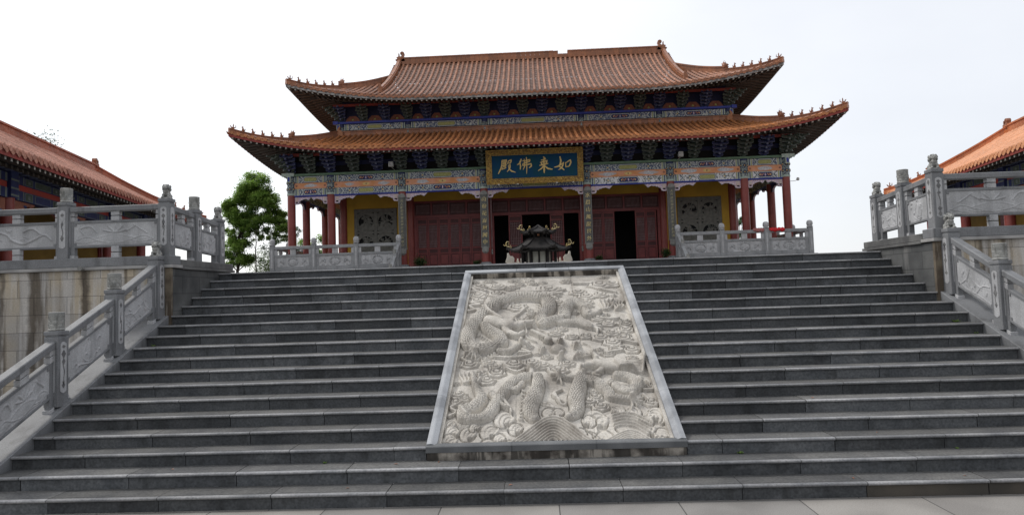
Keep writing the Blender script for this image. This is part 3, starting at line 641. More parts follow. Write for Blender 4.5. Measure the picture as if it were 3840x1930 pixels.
RELIEF = """
S([(0.019,4.179),(0.305,4.204),(0.037,4.317),(0.300,4.054)],[0.026,0.026,0.026,0.026],0.030,flat=True)
S([(0.053,3.433),(0.158,3.474),(0.065,3.617),(0.227,3.655),(0.082,3.742),(0.273,3.792)],[0.024,0.024,0.025,0.025,0.025,0.025],0.030,flat=True)
S([(0.823,4.115),(1.389,4.104)],[0.026,0.025],0.030,flat=True)
S([(1.610,4.019),(1.386,4.003),(1.674,4.150)],[0.025,0.025,0.025],0.030,flat=True)
S([(1.831,4.383),(2.147,4.378)],[0.026,0.026],0.030,flat=True)
S([(2.265,4.137),(2.525,3.980)],[0.025,0.025],0.030,flat=True)
S([(2.175,2.000),(2.367,2.059),(2.215,2.139),(2.403,2.151)],[0.021,0.021,0.021,0.021],0.030,flat=True)
S([(0.836,3.200),(0.966,3.459),(0.831,3.530),(0.993,3.599)],[0.024,0.024,0.024,0.024],0.030,flat=True)
S([(1.369,1.003),(1.440,0.764),(1.492,0.797),(1.347,0.985),(1.457,1.093)],[0.019,0.018,0.018,0.019,0.019],0.030,flat=True)
S([(0.059,0.578),(0.141,0.660),(0.060,0.751),(0.116,0.813)],[0.018,0.018,0.019,0.019],0.030,flat=True)
S([(2.573,1.253),(2.632,1.058),(2.505,1.045)],[0.019,0.018,0.018],0.030,flat=True)
S([(2.476,0.935),(2.565,0.751),(2.641,0.730)],[0.018,0.018,0.018],0.030,flat=True)
S([(0.550,1.953),(0.853,1.922),(1.062,1.993)],[0.021,0.021,0.021],0.030,flat=True)
S([(0.898,2.072),(1.063,2.049),(0.945,2.141)],[0.021,0.021,0.021],0.030,flat=True)
S([(1.216,0.773),(1.335,0.698),(1.279,0.806)],[0.018,0.018,0.018],0.030,flat=True)
S([(2.027,3.118),(2.272,3.015),(2.452,3.031)],[0.023,0.023,0.023],0.030,flat=True)
S([(0.722,1.655),(0.859,1.554),(0.970,1.599)],[0.020,0.020,0.020],0.030,flat=True)
S([(2.218,2.357),(2.404,2.321),(2.602,2.226)],[0.021,0.021,0.021],0.030,flat=True)
S([(2.190,1.751),(2.285,1.790),(2.320,1.723)],[0.020,0.020,0.020],0.030,flat=True)
C(0.164,4.377,0.153)
C(0.500,4.364,0.152)
C(0.497,4.073,0.137)
C(0.169,4.011,0.157)
C(0.161,3.801,0.134)
C(0.219,4.197,0.116)
C(1.392,4.186,0.213)
C(1.302,3.996,0.154)
C(1.435,3.834,0.105)
C(1.510,3.655,0.122)
C(0.858,3.528,0.157)
C(1.891,4.030,0.144)
C(2.015,3.855,0.142)
C(2.283,4.310,0.192)
C(2.513,4.326,0.155)
C(2.253,3.902,0.137)
C(1.996,3.644,0.121)
C(0.941,3.049,0.116)
C(1.543,2.734,0.089)
C(1.450,2.608,0.108)
C(1.688,2.490,0.092)
C(1.895,2.493,0.101)
C(2.108,2.439,0.132)
C(2.293,2.571,0.121)
C(2.500,2.657,0.121)
C(2.535,2.815,0.104)
C(2.256,2.281,0.136)
C(2.438,2.394,0.130)
C(2.490,2.507,0.072)
C(2.268,2.877,0.129)
C(2.123,3.054,0.114)
C(2.506,2.060,0.119)
C(2.295,2.124,0.092)
C(0.213,1.782,0.125)
C(0.489,1.790,0.097)
C(0.585,1.684,0.096)
C(0.402,1.523,0.103)
C(0.602,1.542,0.125)
C(0.478,1.355,0.114)
C(0.833,1.771,0.137)
C(1.084,1.784,0.118)
C(1.241,1.693,0.113)
C(1.569,1.732,0.108)
C(1.438,1.575,0.144)
C(0.125,1.040,0.111)
C(0.111,0.863,0.096)
C(0.217,0.961,0.074)
C(0.221,1.971,0.141)
C(0.547,2.022,0.099)
C(0.437,1.891,0.070)
C(1.016,2.233,0.091)
C(1.361,4.106,0.085)
C(0.677,3.730,0.138)
C(0.639,3.606,0.109)
C(1.789,0.820,0.121)
C(1.869,0.907,0.102)
C(2.635,1.134,0.083)
C(2.548,0.769,0.099)
C(1.237,0.772,0.091)
C(1.919,0.708,0.110)
C(1.158,3.777,0.082)
C(1.099,3.299,0.079)
C(1.071,3.184,0.063)
C(0.104,4.600,0.060)
S([(2.247,3.337),(2.225,3.496),(2.206,3.594),(2.230,3.741)],[0.023,0.021,0.016,0.005],0.060)
S([(2.272,3.335),(2.287,3.491),(2.269,3.589),(2.306,3.735)],[0.023,0.021,0.016,0.005],0.060)
S([(2.296,3.333),(2.348,3.487),(2.331,3.585),(2.381,3.729)],[0.023,0.021,0.016,0.005],0.060)
S([(2.320,3.331),(2.410,3.482),(2.393,3.580),(2.456,3.723)],[0.023,0.021,0.016,0.005],0.060)
S([(2.450,3.322),(2.439,3.443),(2.419,3.518),(2.446,3.629)],[0.023,0.021,0.016,0.005],0.060)
S([(2.469,3.321),(2.486,3.440),(2.467,3.515),(2.503,3.625)],[0.023,0.021,0.016,0.005],0.060)
S([(2.487,3.319),(2.533,3.437),(2.514,3.511),(2.560,3.620)],[0.023,0.021,0.016,0.005],0.060)
S([(2.506,3.318),(2.580,3.433),(2.561,3.508),(2.618,3.616)],[0.023,0.021,0.016,0.005],0.060)
S([(0.178,1.309),(0.138,1.412),(0.107,1.475),(0.106,1.569)],[0.020,0.018,0.013,0.005],0.060)
S([(0.198,1.308),(0.188,1.409),(0.158,1.473),(0.167,1.566)],[0.020,0.018,0.013,0.005],0.060)
S([(0.218,1.307),(0.238,1.407),(0.208,1.470),(0.228,1.563)],[0.020,0.018,0.013,0.005],0.060)
S([(0.238,1.306),(0.287,1.405),(0.258,1.468),(0.289,1.560)],[0.020,0.018,0.013,0.005],0.060)
S([(0.322,1.302),(0.302,1.394),(0.273,1.450),(0.280,1.534)],[0.020,0.018,0.013,0.004],0.060)
S([(0.340,1.301),(0.346,1.392),(0.318,1.448),(0.334,1.532)],[0.020,0.018,0.013,0.004],0.060)
S([(0.357,1.300),(0.391,1.389),(0.363,1.446),(0.389,1.529)],[0.020,0.018,0.013,0.004],0.060)
S([(1.487,2.302),(1.490,2.356),(1.465,2.391),(1.487,2.439)],[0.021,0.019,0.014,0.005],0.060)
S([(1.496,2.302),(1.513,2.355),(1.489,2.389),(1.515,2.438)],[0.021,0.019,0.014,0.005],0.060)
S([(1.506,2.301),(1.537,2.354),(1.513,2.388),(1.544,2.436)],[0.021,0.019,0.014,0.005],0.060)
S([(1.696,2.145),(1.689,2.208),(1.666,2.247),(1.685,2.303)],[0.021,0.019,0.014,0.005],0.060)
S([(1.706,2.144),(1.717,2.206),(1.694,2.245),(1.718,2.301)],[0.021,0.019,0.014,0.005],0.060)
S([(1.717,2.144),(1.744,2.204),(1.721,2.243),(1.752,2.299)],[0.021,0.019,0.014,0.005],0.060)
S([(1.728,2.143),(1.772,2.203),(1.749,2.242),(1.785,2.297)],[0.021,0.019,0.014,0.005],0.060)
S([(1.217,2.054),(1.217,2.111),(1.192,2.146),(1.211,2.197)],[0.021,0.019,0.014,0.005],0.060)
S([(1.227,2.054),(1.242,2.109),(1.217,2.145),(1.242,2.195)],[0.021,0.019,0.014,0.005],0.060)
S([(1.237,2.053),(1.268,2.108),(1.243,2.143),(1.273,2.193)],[0.021,0.019,0.014,0.005],0.060)
S([(1.464,1.857),(1.465,1.893),(1.441,1.916),(1.460,1.948)],[0.021,0.018,0.014,0.005],0.060)
S([(1.471,1.857),(1.481,1.892),(1.457,1.916),(1.480,1.947)],[0.021,0.018,0.014,0.005],0.060)
S([(1.477,1.857),(1.498,1.892),(1.474,1.915),(1.500,1.946)],[0.021,0.018,0.014,0.005],0.060)
S([(1.484,1.856),(1.514,1.891),(1.490,1.914),(1.520,1.945)],[0.021,0.018,0.014,0.005],0.060)
S([(1.696,1.867),(1.701,1.908),(1.678,1.933),(1.700,1.969)],[0.020,0.018,0.014,0.005],0.060)
S([(1.703,1.867),(1.720,1.907),(1.697,1.932),(1.722,1.968)],[0.020,0.018,0.014,0.005],0.060)
S([(1.711,1.866),(1.738,1.905),(1.715,1.931),(1.745,1.967)],[0.020,0.018,0.014,0.005],0.060)
S([(0.022,-0.018),(0.312,0.090),(0.687,0.199),(0.879,0.131),(1.067,0.035)],[0.113,0.133,0.153,0.114,0.075],0.030)
S([(1.714,0.013),(2.040,0.402),(2.400,0.261),(2.623,0.070)],[0.092,0.173,0.169,0.091],0.030)
S([(0.185,0.424),(0.484,0.380),(0.875,0.398)],[0.006,0.006,0.006],0.035)
S([(0.188,0.394),(0.486,0.351),(0.875,0.365)],[0.006,0.006,0.006],0.035)
S([(0.190,0.365),(0.487,0.322),(0.876,0.333)],[0.006,0.006,0.006],0.035)
S([(0.193,0.336),(0.489,0.294),(0.876,0.302)],[0.006,0.006,0.006],0.035)
S([(0.196,0.308),(0.491,0.265),(0.877,0.270)],[0.006,0.006,0.006],0.035)
B(1.317,-0.118,0.560,0.809,0.050)
B(2.152,-0.131,0.360,0.435,0.045)
B(2.212,0.268,0.300,0.365,0.040)
S([(0.842,0.041),(0.900,0.087),(0.959,0.146),(1.018,0.214),(1.079,0.288),(1.140,0.360),(1.202,0.420),(1.265,0.459),(1.326,0.472),(1.387,0.455),(1.445,0.410),(1.502,0.346),(1.557,0.271),(1.611,0.193),(1.663,0.121),(1.716,0.059),(1.769,0.010)],[0.016,0.016,0.016,0.016,0.016,0.016,0.017,0.017,0.017,0.017,0.016,0.016,0.016,0.016,0.016,0.016,0.016],0.075)
S([(0.887,0.030),(0.940,0.072),(0.993,0.124),(1.046,0.186),(1.101,0.252),(1.157,0.316),(1.213,0.370),(1.269,0.405),(1.324,0.416),(1.378,0.401),(1.431,0.362),(1.482,0.304),(1.532,0.236),(1.581,0.167),(1.629,0.102),(1.676,0.046),(1.725,0.001)],[0.016,0.016,0.016,0.016,0.016,0.016,0.016,0.017,0.017,0.016,0.016,0.016,0.016,0.016,0.016,0.016,0.016],0.074)
S([(0.932,0.019),(0.979,0.056),(1.026,0.103),(1.074,0.158),(1.123,0.216),(1.173,0.273),(1.223,0.321),(1.272,0.352),(1.322,0.362),(1.370,0.348),(1.417,0.313),(1.463,0.262),(1.507,0.202),(1.551,0.141),(1.594,0.083),(1.637,0.033),(1.680,-0.007)],[0.016,0.016,0.016,0.016,0.016,0.016,0.016,0.016,0.016,0.016,0.016,0.016,0.016,0.016,0.016,0.016,0.016],0.073)
S([(0.976,0.007),(1.018,0.040),(1.060,0.081),(1.102,0.129),(1.145,0.181),(1.189,0.230),(1.233,0.272),(1.276,0.299),(1.320,0.308),(1.362,0.296),(1.403,0.266),(1.443,0.221),(1.483,0.169),(1.521,0.115),(1.559,0.064),(1.597,0.020),(1.636,-0.015)],[0.016,0.016,0.016,0.016,0.016,0.016,0.016,0.016,0.016,0.016,0.016,0.016,0.016,0.016,0.016,0.016,0.016],0.073)
S([(1.020,-0.004),(1.056,0.025),(1.093,0.060),(1.130,0.101),(1.167,0.146),(1.205,0.188),(1.243,0.224),(1.280,0.247),(1.317,0.255),(1.354,0.245),(1.390,0.219),(1.424,0.180),(1.458,0.135),(1.492,0.089),(1.525,0.045),(1.558,0.008),(1.591,-0.023)],[0.016,0.016,0.016,0.016,0.016,0.016,0.016,0.016,0.016,0.016,0.016,0.016,0.016,0.016,0.016,0.016,0.016],0.072)
S([(1.064,-0.015),(1.095,0.009),(1.126,0.039),(1.157,0.074),(1.189,0.111),(1.220,0.147),(1.252,0.176),(1.284,0.196),(1.315,0.202),(1.346,0.194),(1.376,0.172),(1.405,0.140),(1.434,0.102),(1.462,0.063),(1.490,0.027),(1.518,-0.005),(1.547,-0.031)],[0.016,0.016,0.016,0.016,0.016,0.016,0.016,0.016,0.016,0.016,0.016,0.016,0.016,0.016,0.016,0.016,0.016],0.071)
S([(1.108,-0.026),(1.133,-0.006),(1.159,0.018),(1.184,0.046),(1.210,0.076),(1.236,0.105),(1.262,0.129),(1.288,0.145),(1.313,0.150),(1.338,0.143),(1.363,0.126),(1.386,0.100),(1.410,0.070),(1.433,0.038),(1.456,0.008),(1.479,-0.018),(1.503,-0.039)],[0.016,0.016,0.016,0.016,0.016,0.016,0.016,0.016,0.016,0.016,0.016,0.016,0.016,0.016,0.016,0.016,0.016],0.070)
S([(1.152,-0.037),(1.172,-0.022),(1.191,-0.003),(1.211,0.019),(1.231,0.042),(1.251,0.065),(1.272,0.083),(1.291,0.095),(1.311,0.099),(1.330,0.094),(1.349,0.080),(1.368,0.061),(1.386,0.037),(1.404,0.012),(1.422,-0.011),(1.440,-0.031),(1.458,-0.047)],[0.016,0.016,0.016,0.016,0.016,0.016,0.016,0.016,0.016,0.016,0.016,0.016,0.016,0.016,0.016,0.016,0.016],0.069)
S([(1.196,-0.048),(1.210,-0.037),(1.224,-0.024),(1.238,-0.008),(1.252,0.008),(1.267,0.024),(1.281,0.037),(1.295,0.046),(1.309,0.048),(1.323,0.045),(1.336,0.035),(1.349,0.021),(1.362,0.005),(1.375,-0.013),(1.388,-0.029),(1.401,-0.043),(1.414,-0.055)],[0.016,0.016,0.016,0.016,0.016,0.016,0.016,0.016,0.016,0.016,0.016,0.016,0.016,0.016,0.016,0.016,0.016],0.069)
S([(1.239,-0.059),(1.248,-0.052),(1.256,-0.044),(1.265,-0.035),(1.273,-0.025),(1.282,-0.016),(1.290,-0.008),(1.299,-0.003),(1.307,-0.001),(1.315,-0.004),(1.323,-0.009),(1.331,-0.018),(1.339,-0.027),(1.347,-0.038),(1.354,-0.048),(1.362,-0.056),(1.370,-0.063)],[0.016,0.016,0.016,0.016,0.016,0.016,0.016,0.016,0.016,0.016,0.016,0.016,0.016,0.016,0.016,0.016,0.016],0.068)
S([(1.859,-0.006),(1.926,0.030),(1.995,0.076),(2.064,0.125),(2.133,0.163),(2.198,0.176),(2.259,0.158),(2.315,0.116),(2.369,0.063),(2.422,0.013),(2.476,-0.027)],[0.013,0.013,0.013,0.013,0.013,0.013,0.013,0.013,0.013,0.013,0.013],0.060)
S([(1.903,-0.015),(1.960,0.016),(2.019,0.056),(2.078,0.097),(2.137,0.129),(2.193,0.140),(2.245,0.125),(2.293,0.090),(2.339,0.045),(2.385,0.001),(2.431,-0.033)],[0.013,0.013,0.013,0.013,0.013,0.013,0.013,0.013,0.013,0.013,0.013],0.060)
S([(1.946,-0.023),(1.994,0.002),(2.043,0.035),(2.092,0.070),(2.141,0.096),(2.187,0.105),(2.230,0.093),(2.271,0.063),(2.309,0.026),(2.347,-0.010),(2.386,-0.038)],[0.013,0.013,0.013,0.013,0.013,0.013,0.013,0.013,0.013,0.013,0.013],0.060)
S([(1.990,-0.032),(2.028,-0.012),(2.067,0.015),(2.106,0.042),(2.145,0.063),(2.182,0.070),(2.216,0.061),(2.248,0.037),(2.279,0.007),(2.310,-0.021),(2.341,-0.044)],[0.013,0.013,0.013,0.013,0.013,0.013,0.013,0.013,0.013,0.013,0.013],0.060)
S([(2.033,-0.041),(2.061,-0.025),(2.091,-0.006),(2.120,0.015),(2.149,0.030),(2.177,0.036),(2.203,0.029),(2.227,0.011),(2.250,-0.011),(2.273,-0.032),(2.296,-0.049)],[0.013,0.013,0.013,0.013,0.013,0.013,0.013,0.013,0.013,0.013,0.013],0.060)
S([(2.076,-0.049),(2.095,-0.039),(2.114,-0.026),(2.134,-0.012),(2.153,-0.002),(2.172,0.002),(2.189,-0.003),(2.205,-0.015),(2.220,-0.029),(2.235,-0.044),(2.251,-0.055)],[0.013,0.013,0.013,0.013,0.013,0.013,0.013,0.013,0.013,0.013,0.013],0.060)
S([(2.033,0.500),(2.174,0.534),(2.306,0.506),(2.489,0.336)],[0.012,0.012,0.012,0.011],0.055)
S([(2.033,0.441),(2.165,0.472),(2.296,0.440),(2.467,0.280)],[0.012,0.012,0.012,0.011],0.055)
S([(2.033,0.383),(2.156,0.410),(2.286,0.376),(2.446,0.225)],[0.011,0.011,0.011,0.011],0.055)
S([(2.034,0.325),(2.148,0.349),(2.276,0.313),(2.425,0.171)],[0.011,0.011,0.011,0.011],0.055)
S([(2.034,0.268),(2.139,0.289),(2.266,0.250),(2.404,0.117)],[0.011,0.011,0.011,0.011],0.055)
W(0.079,0.395,0.075,1)
W(0.124,0.250,0.088,1)
W(0.114,0.082,0.092,1)
W(0.082,-0.049,0.068,1)
W(0.321,0.212,0.093,1)
W(0.569,0.250,0.106,1)
W(0.736,0.468,0.119,1)
W(0.690,0.108,0.066,1)
W(0.564,-0.007,0.084,1)
W(0.315,-0.051,0.071,1)
W(0.876,0.286,0.081,1)
W(0.806,-0.015,0.065,1)
W(0.973,-0.021,0.078,1)
W(1.130,-0.040,0.077,1)
W(1.250,-0.053,0.055,1)
W(1.545,-0.034,0.073,1)
W(1.436,-0.007,0.055,-1)
W(1.819,0.410,0.150,1)
W(1.750,0.397,0.077,-1)
W(1.906,0.080,0.092,-1)
W(1.786,-0.004,0.073,-1)
W(1.704,0.102,0.059,-1)
W(2.373,0.215,0.115,1)
W(2.118,0.271,0.075,1)
W(2.576,0.495,0.111,-1)
W(2.317,0.572,0.078,-1)
W(2.126,0.614,0.079,-1)
W(2.575,0.102,0.095,-1)
W(2.528,-0.044,0.083,-1)
W(2.629,-0.033,0.065,-1)
W(2.060,-0.013,0.076,-1)
W(1.390,0.576,0.067,1)
W(1.271,0.581,0.072,1)
W(1.634,0.165,0.068,-1)
W(0.389,0.335,0.059,1)
W(2.441,0.386,0.068,-1)
S([(1.992,3.149),(1.945,3.358),(1.866,3.535),(1.721,3.570),(1.626,3.321),(1.586,3.062)],[0.041,0.063,0.085,0.102,0.105,0.102],0.100,scales=.42)
S([(1.530,2.981),(1.388,2.924),(1.272,2.860),(1.252,3.114),(1.366,3.400),(1.349,3.711),(1.159,3.822),(0.938,3.859),(0.717,3.791),(0.503,3.616),(0.331,3.294),(0.185,2.932),(0.131,2.639),(0.144,2.333),(0.303,2.154),(0.493,2.167),(0.631,2.304),(0.599,2.506),(0.441,2.698),(0.370,2.837)],[0.076,0.076,0.086,0.103,0.117,0.114,0.099,0.100,0.105,0.115,0.123,0.114,0.111,0.103,0.096,0.105,0.102,0.099,0.086,0.077],0.115,scales=.42,belly=True)
S([(1.184,2.921),(1.134,2.963)],[0.013,0.005],0.060)
S([(1.187,2.999),(1.137,3.042)],[0.013,0.005],0.060)
S([(1.189,3.078),(1.141,3.121)],[0.013,0.005],0.060)
S([(1.192,3.158),(1.145,3.202)],[0.013,0.005],0.060)
S([(1.195,3.239),(1.148,3.284)],[0.013,0.005],0.060)
S([(1.198,3.322),(1.152,3.367)],[0.013,0.005],0.060)
S([(1.201,3.406),(1.156,3.451)],[0.013,0.005],0.060)
S([(1.204,3.491),(1.160,3.537)],[0.013,0.005],0.060)
S([(1.207,3.577),(1.164,3.624)],[0.013,0.005],0.060)
S([(1.529,3.066),(1.561,3.081)],[0.010,0.005],0.050)
S([(1.528,3.118),(1.564,3.132)],[0.010,0.005],0.050)
S([(1.527,3.170),(1.567,3.184)],[0.010,0.005],0.050)
S([(1.525,3.222),(1.569,3.237)],[0.010,0.005],0.050)
S([(1.524,3.275),(1.572,3.289)],[0.010,0.005],0.050)
S([(1.523,3.329),(1.575,3.343)],[0.011,0.005],0.050)
S([(1.521,3.383),(1.578,3.397)],[0.011,0.005],0.050)
S([(1.520,3.437),(1.581,3.451)],[0.011,0.005],0.050)
S([(1.519,3.492),(1.583,3.506)],[0.011,0.005],0.050)
S([(1.517,3.548),(1.586,3.561)],[0.011,0.005],0.050)
S([(0.278,2.578),(0.308,2.628)],[0.012,0.008],0.120)
S([(0.316,2.529),(0.346,2.579)],[0.012,0.007],0.120)
S([(0.354,2.480),(0.383,2.530)],[0.012,0.007],0.120)
S([(0.391,2.433),(0.421,2.482)],[0.012,0.007],0.120)
S([(0.428,2.385),(0.458,2.434)],[0.012,0.007],0.120)
S([(0.465,2.338),(0.494,2.386)],[0.012,0.007],0.120)
S([(0.501,2.292),(0.530,2.339)],[0.012,0.007],0.120)
S([(0.537,2.246),(0.566,2.293)],[0.012,0.007],0.120)
S([(1.940,3.299),(1.976,3.121),(2.081,3.143),(2.196,3.251)],[0.057,0.051,0.041,0.026],0.095,scales=.42)
S([(0.426,2.999),(0.584,2.905),(0.740,2.813)],[0.104,0.123,0.127],0.120)
S([(0.635,2.930),(0.498,3.108),(0.389,3.202)],[0.026,0.024,0.008],0.135)
S([(0.624,2.941),(0.481,3.132),(0.378,3.255)],[0.026,0.024,0.008],0.135)
S([(0.613,2.953),(0.465,3.156),(0.367,3.309)],[0.026,0.024,0.008],0.135)
S([(0.602,2.965),(0.448,3.180),(0.356,3.363)],[0.026,0.024,0.008],0.135)
S([(0.592,2.977),(0.431,3.205),(0.345,3.418)],[0.026,0.024,0.008],0.135)
S([(0.581,2.989),(0.414,3.229),(0.333,3.474)],[0.026,0.024,0.008],0.135)
S([(0.570,3.001),(0.396,3.254),(0.322,3.530)],[0.026,0.024,0.008],0.135)
S([(0.688,2.844),(0.841,2.807),(0.993,2.851),(1.094,2.855)],[0.107,0.091,0.061,0.051],0.150)
S([(1.069,2.874),(1.132,2.815)],[0.043,0.035],0.160)
S([(0.745,2.600),(0.870,2.515),(0.968,2.587)],[0.065,0.049,0.030],0.130)
S([(0.839,2.944),(0.941,2.993)],[0.031,0.021],0.165)
S([(0.802,2.891),(0.815,2.874)],[0.028,0.028],0.175)
S([(0.664,2.818),(0.705,2.682),(0.745,2.574)],[0.061,0.055,0.045],0.140)
S([(0.493,3.224),(0.629,3.099),(0.762,2.966)],[0.016,0.023,0.021],0.160)
S([(0.443,3.436),(0.467,3.226),(0.527,3.049)],[0.008,0.021,0.023],0.140)
S([(0.980,2.825),(1.013,2.689),(0.998,2.533),(1.066,2.427),(1.150,2.352)],[0.015,0.017,0.017,0.015,0.012],0.130)
S([(1.119,2.843),(1.205,2.703),(1.291,2.645),(1.335,2.487)],[0.018,0.015,0.015,0.010],0.130)
S([(1.092,2.631),(1.237,2.493),(1.332,2.386)],[0.030,0.039,0.053],0.060)
S([(1.319,2.372),(1.342,2.350)],[0.058,0.053],0.100)
S([(1.527,2.915),(1.679,2.905),(1.814,2.863),(1.991,2.732)],[0.071,0.066,0.060,0.054],0.130,scales=.42)
S([(2.002,2.721),(2.085,2.807),(2.150,2.830)],[0.030,0.022,0.010],0.140)
S([(2.002,2.721),(2.080,2.753),(2.163,2.721)],[0.030,0.022,0.010],0.140)
S([(2.002,2.721),(2.074,2.700),(2.139,2.617)],[0.030,0.022,0.010],0.140)
S([(2.002,2.721),(2.070,2.661),(2.070,2.543)],[0.030,0.022,0.010],0.140)
S([(0.189,2.380),(0.219,2.158),(0.275,2.037)],[0.074,0.053,0.038],0.140,scales=.42)
S([(0.262,2.061),(0.208,1.995),(0.157,1.906)],[0.024,0.019,0.007],0.120)
S([(0.262,2.061),(0.245,1.965),(0.231,1.848)],[0.024,0.019,0.007],0.120)
S([(0.262,2.061),(0.280,1.968),(0.300,1.853)],[0.024,0.019,0.007],0.120)
S([(0.262,2.061),(0.319,2.000),(0.377,1.917)],[0.024,0.019,0.007],0.120)
S([(0.262,2.061),(0.190,2.065),(0.121,2.046)],[0.024,0.019,0.007],0.120)
S([(0.615,2.088),(0.757,2.080),(0.873,2.217),(0.945,2.261)],[0.052,0.047,0.038,0.029],0.120,scales=.42)
S([(0.933,2.262),(0.999,2.294),(1.065,2.303)],[0.024,0.019,0.007],0.120)
S([(0.933,2.262),(0.999,2.246),(1.064,2.206)],[0.024,0.019,0.007],0.120)
S([(0.933,2.262),(0.981,2.198),(1.028,2.112)],[0.024,0.019,0.007],0.120)
S([(0.933,2.262),(0.950,2.339),(0.968,2.393)],[0.024,0.019,0.007],0.120)
S([(0.933,2.262),(0.914,2.361),(0.895,2.437)],[0.024,0.019,0.007],0.120)
B(1.457,2.121,0.110,0.094,.09)
S([(0.295,1.466),(0.322,1.243),(0.388,1.066),(0.440,0.914),(0.359,0.739),(0.243,0.656),(0.255,0.520),(0.418,0.481),(0.552,0.576),(0.623,0.798),(0.718,1.051),(0.841,1.277),(0.970,1.371),(1.101,1.365)],[0.027,0.035,0.051,0.075,0.090,0.090,0.068,0.060,0.072,0.078,0.080,0.082,0.087,0.087],0.110,scales=.42,belly=True)
S([(1.156,1.362),(1.152,1.145),(1.107,0.959),(1.064,0.780),(1.052,0.606),(1.100,0.438)],[0.078,0.089,0.100,0.102,0.092,0.071],0.135,scales=.42,belly=True)
S([(0.957,0.443),(0.917,0.478),(0.937,0.527)],[0.018,0.012,0.006],0.100)
S([(0.960,0.516),(0.920,0.551),(0.940,0.601)],[0.018,0.012,0.006],0.100)
S([(0.964,0.590),(0.924,0.625),(0.944,0.676)],[0.018,0.012,0.006],0.100)
S([(0.968,0.665),(0.927,0.701),(0.947,0.753)],[0.018,0.012,0.006],0.100)
S([(0.972,0.741),(0.931,0.778),(0.951,0.831)],[0.018,0.012,0.006],0.100)
S([(0.976,0.819),(0.934,0.857),(0.955,0.910)],[0.018,0.012,0.006],0.100)
S([(0.980,0.898),(0.938,0.937),(0.959,0.991)],[0.019,0.012,0.006],0.100)
S([(0.984,0.979),(0.942,1.018),(0.963,1.074)],[0.019,0.013,0.006],0.100)
S([(0.988,1.061),(0.946,1.101),(0.967,1.158)],[0.019,0.013,0.006],0.100)
S([(0.191,0.676),(0.157,0.712)],[0.014,0.006],0.090)
S([(0.205,0.651),(0.169,0.687)],[0.014,0.006],0.090)
S([(0.220,0.626),(0.182,0.662)],[0.014,0.006],0.090)
S([(0.234,0.602),(0.194,0.638)],[0.014,0.006],0.090)
S([(0.248,0.578),(0.207,0.613)],[0.014,0.006],0.090)
S([(0.262,0.553),(0.219,0.589)],[0.014,0.006],0.090)
S([(0.277,0.529),(0.231,0.565)],[0.014,0.006],0.090)
S([(0.291,0.505),(0.244,0.541)],[0.014,0.006],0.090)
S([(1.730,1.354),(1.680,1.121),(1.632,0.899),(1.626,0.686),(1.584,0.518),(1.521,0.454)],[0.082,0.101,0.107,0.092,0.071,0.055],0.130,scales=.42,belly=True)
S([(1.726,1.294),(1.852,1.268),(1.950,1.185)],[0.077,0.085,0.076],0.115,scales=.42)
S([(1.950,1.185),(2.053,0.990),(2.062,0.898),(2.177,0.839),(2.293,0.805)],[0.076,0.070,0.057,0.048,0.040],0.145,scales=.42)
S([(2.303,0.805),(2.309,0.704),(2.283,0.607)],[0.024,0.018,0.008],0.140)
S([(2.303,0.805),(2.350,0.746),(2.365,0.690)],[0.024,0.018,0.008],0.140)
S([(2.303,0.805),(2.392,0.789),(2.449,0.774)],[0.024,0.018,0.008],0.140)
S([(2.303,0.805),(2.405,0.833),(2.474,0.862)],[0.024,0.018,0.008],0.140)
S([(2.303,0.805),(2.352,0.849),(2.368,0.896)],[0.024,0.018,0.008],0.140)
S([(2.099,1.198),(2.207,1.058),(2.372,1.051),(2.445,1.181),(2.350,1.324),(2.207,1.371)],[0.055,0.062,0.070,0.079,0.072,0.064],0.115,scales=.42)
S([(2.150,1.099),(2.258,0.981),(2.363,0.995)],[0.058,0.061,0.053],0.100,scales=.42)
S([(2.484,1.357),(2.540,1.334)],[0.017,0.006],0.110)
S([(2.482,1.317),(2.532,1.287)],[0.017,0.006],0.110)
S([(2.479,1.278),(2.524,1.240)],[0.017,0.006],0.110)
S([(2.477,1.238),(2.516,1.193)],[0.017,0.006],0.110)
S([(2.475,1.199),(2.508,1.147)],[0.017,0.006],0.110)
S([(2.473,1.161),(2.501,1.102)],[0.017,0.006],0.110)
S([(2.471,1.122),(2.493,1.057)],[0.017,0.006],0.110)
S([(2.228,1.535),(2.081,1.585),(1.955,1.655)],[0.100,0.097,0.084],0.130)
S([(2.000,1.653),(1.865,1.647),(1.783,1.600),(1.742,1.497)],[0.075,0.058,0.044,0.026],0.150)
S([(2.006,1.504),(1.906,1.386),(1.967,1.343)],[0.044,0.030,0.017],0.120)
S([(2.093,1.691),(1.993,1.806),(1.950,1.944),(1.941,2.083)],[0.049,0.040,0.027,0.012],0.150)
S([(1.950,1.944),(1.866,1.903),(1.728,1.888),(1.656,1.847)],[0.018,0.016,0.014,0.009],0.100)
S([(1.980,2.011),(1.938,2.179),(1.829,2.282)],[0.014,0.012,0.007],0.100)
S([(1.962,1.720),(1.974,1.710)],[0.029,0.029],0.180)
S([(2.157,1.666),(2.279,1.747)],[0.035,0.018],0.160)
S([(2.198,1.642),(2.408,1.709),(2.589,1.730),(2.661,1.859)],[0.029,0.027,0.022,0.011],0.130)
S([(2.207,1.621),(2.408,1.670),(2.583,1.691),(2.647,1.806)],[0.029,0.026,0.022,0.011],0.126)
S([(2.215,1.599),(2.409,1.631),(2.576,1.653),(2.633,1.754)],[0.028,0.026,0.022,0.011],0.122)
S([(2.223,1.577),(2.410,1.593),(2.570,1.614),(2.620,1.702)],[0.028,0.026,0.022,0.011],0.118)
S([(2.231,1.556),(2.411,1.555),(2.564,1.576),(2.607,1.651)],[0.028,0.026,0.022,0.011],0.114)
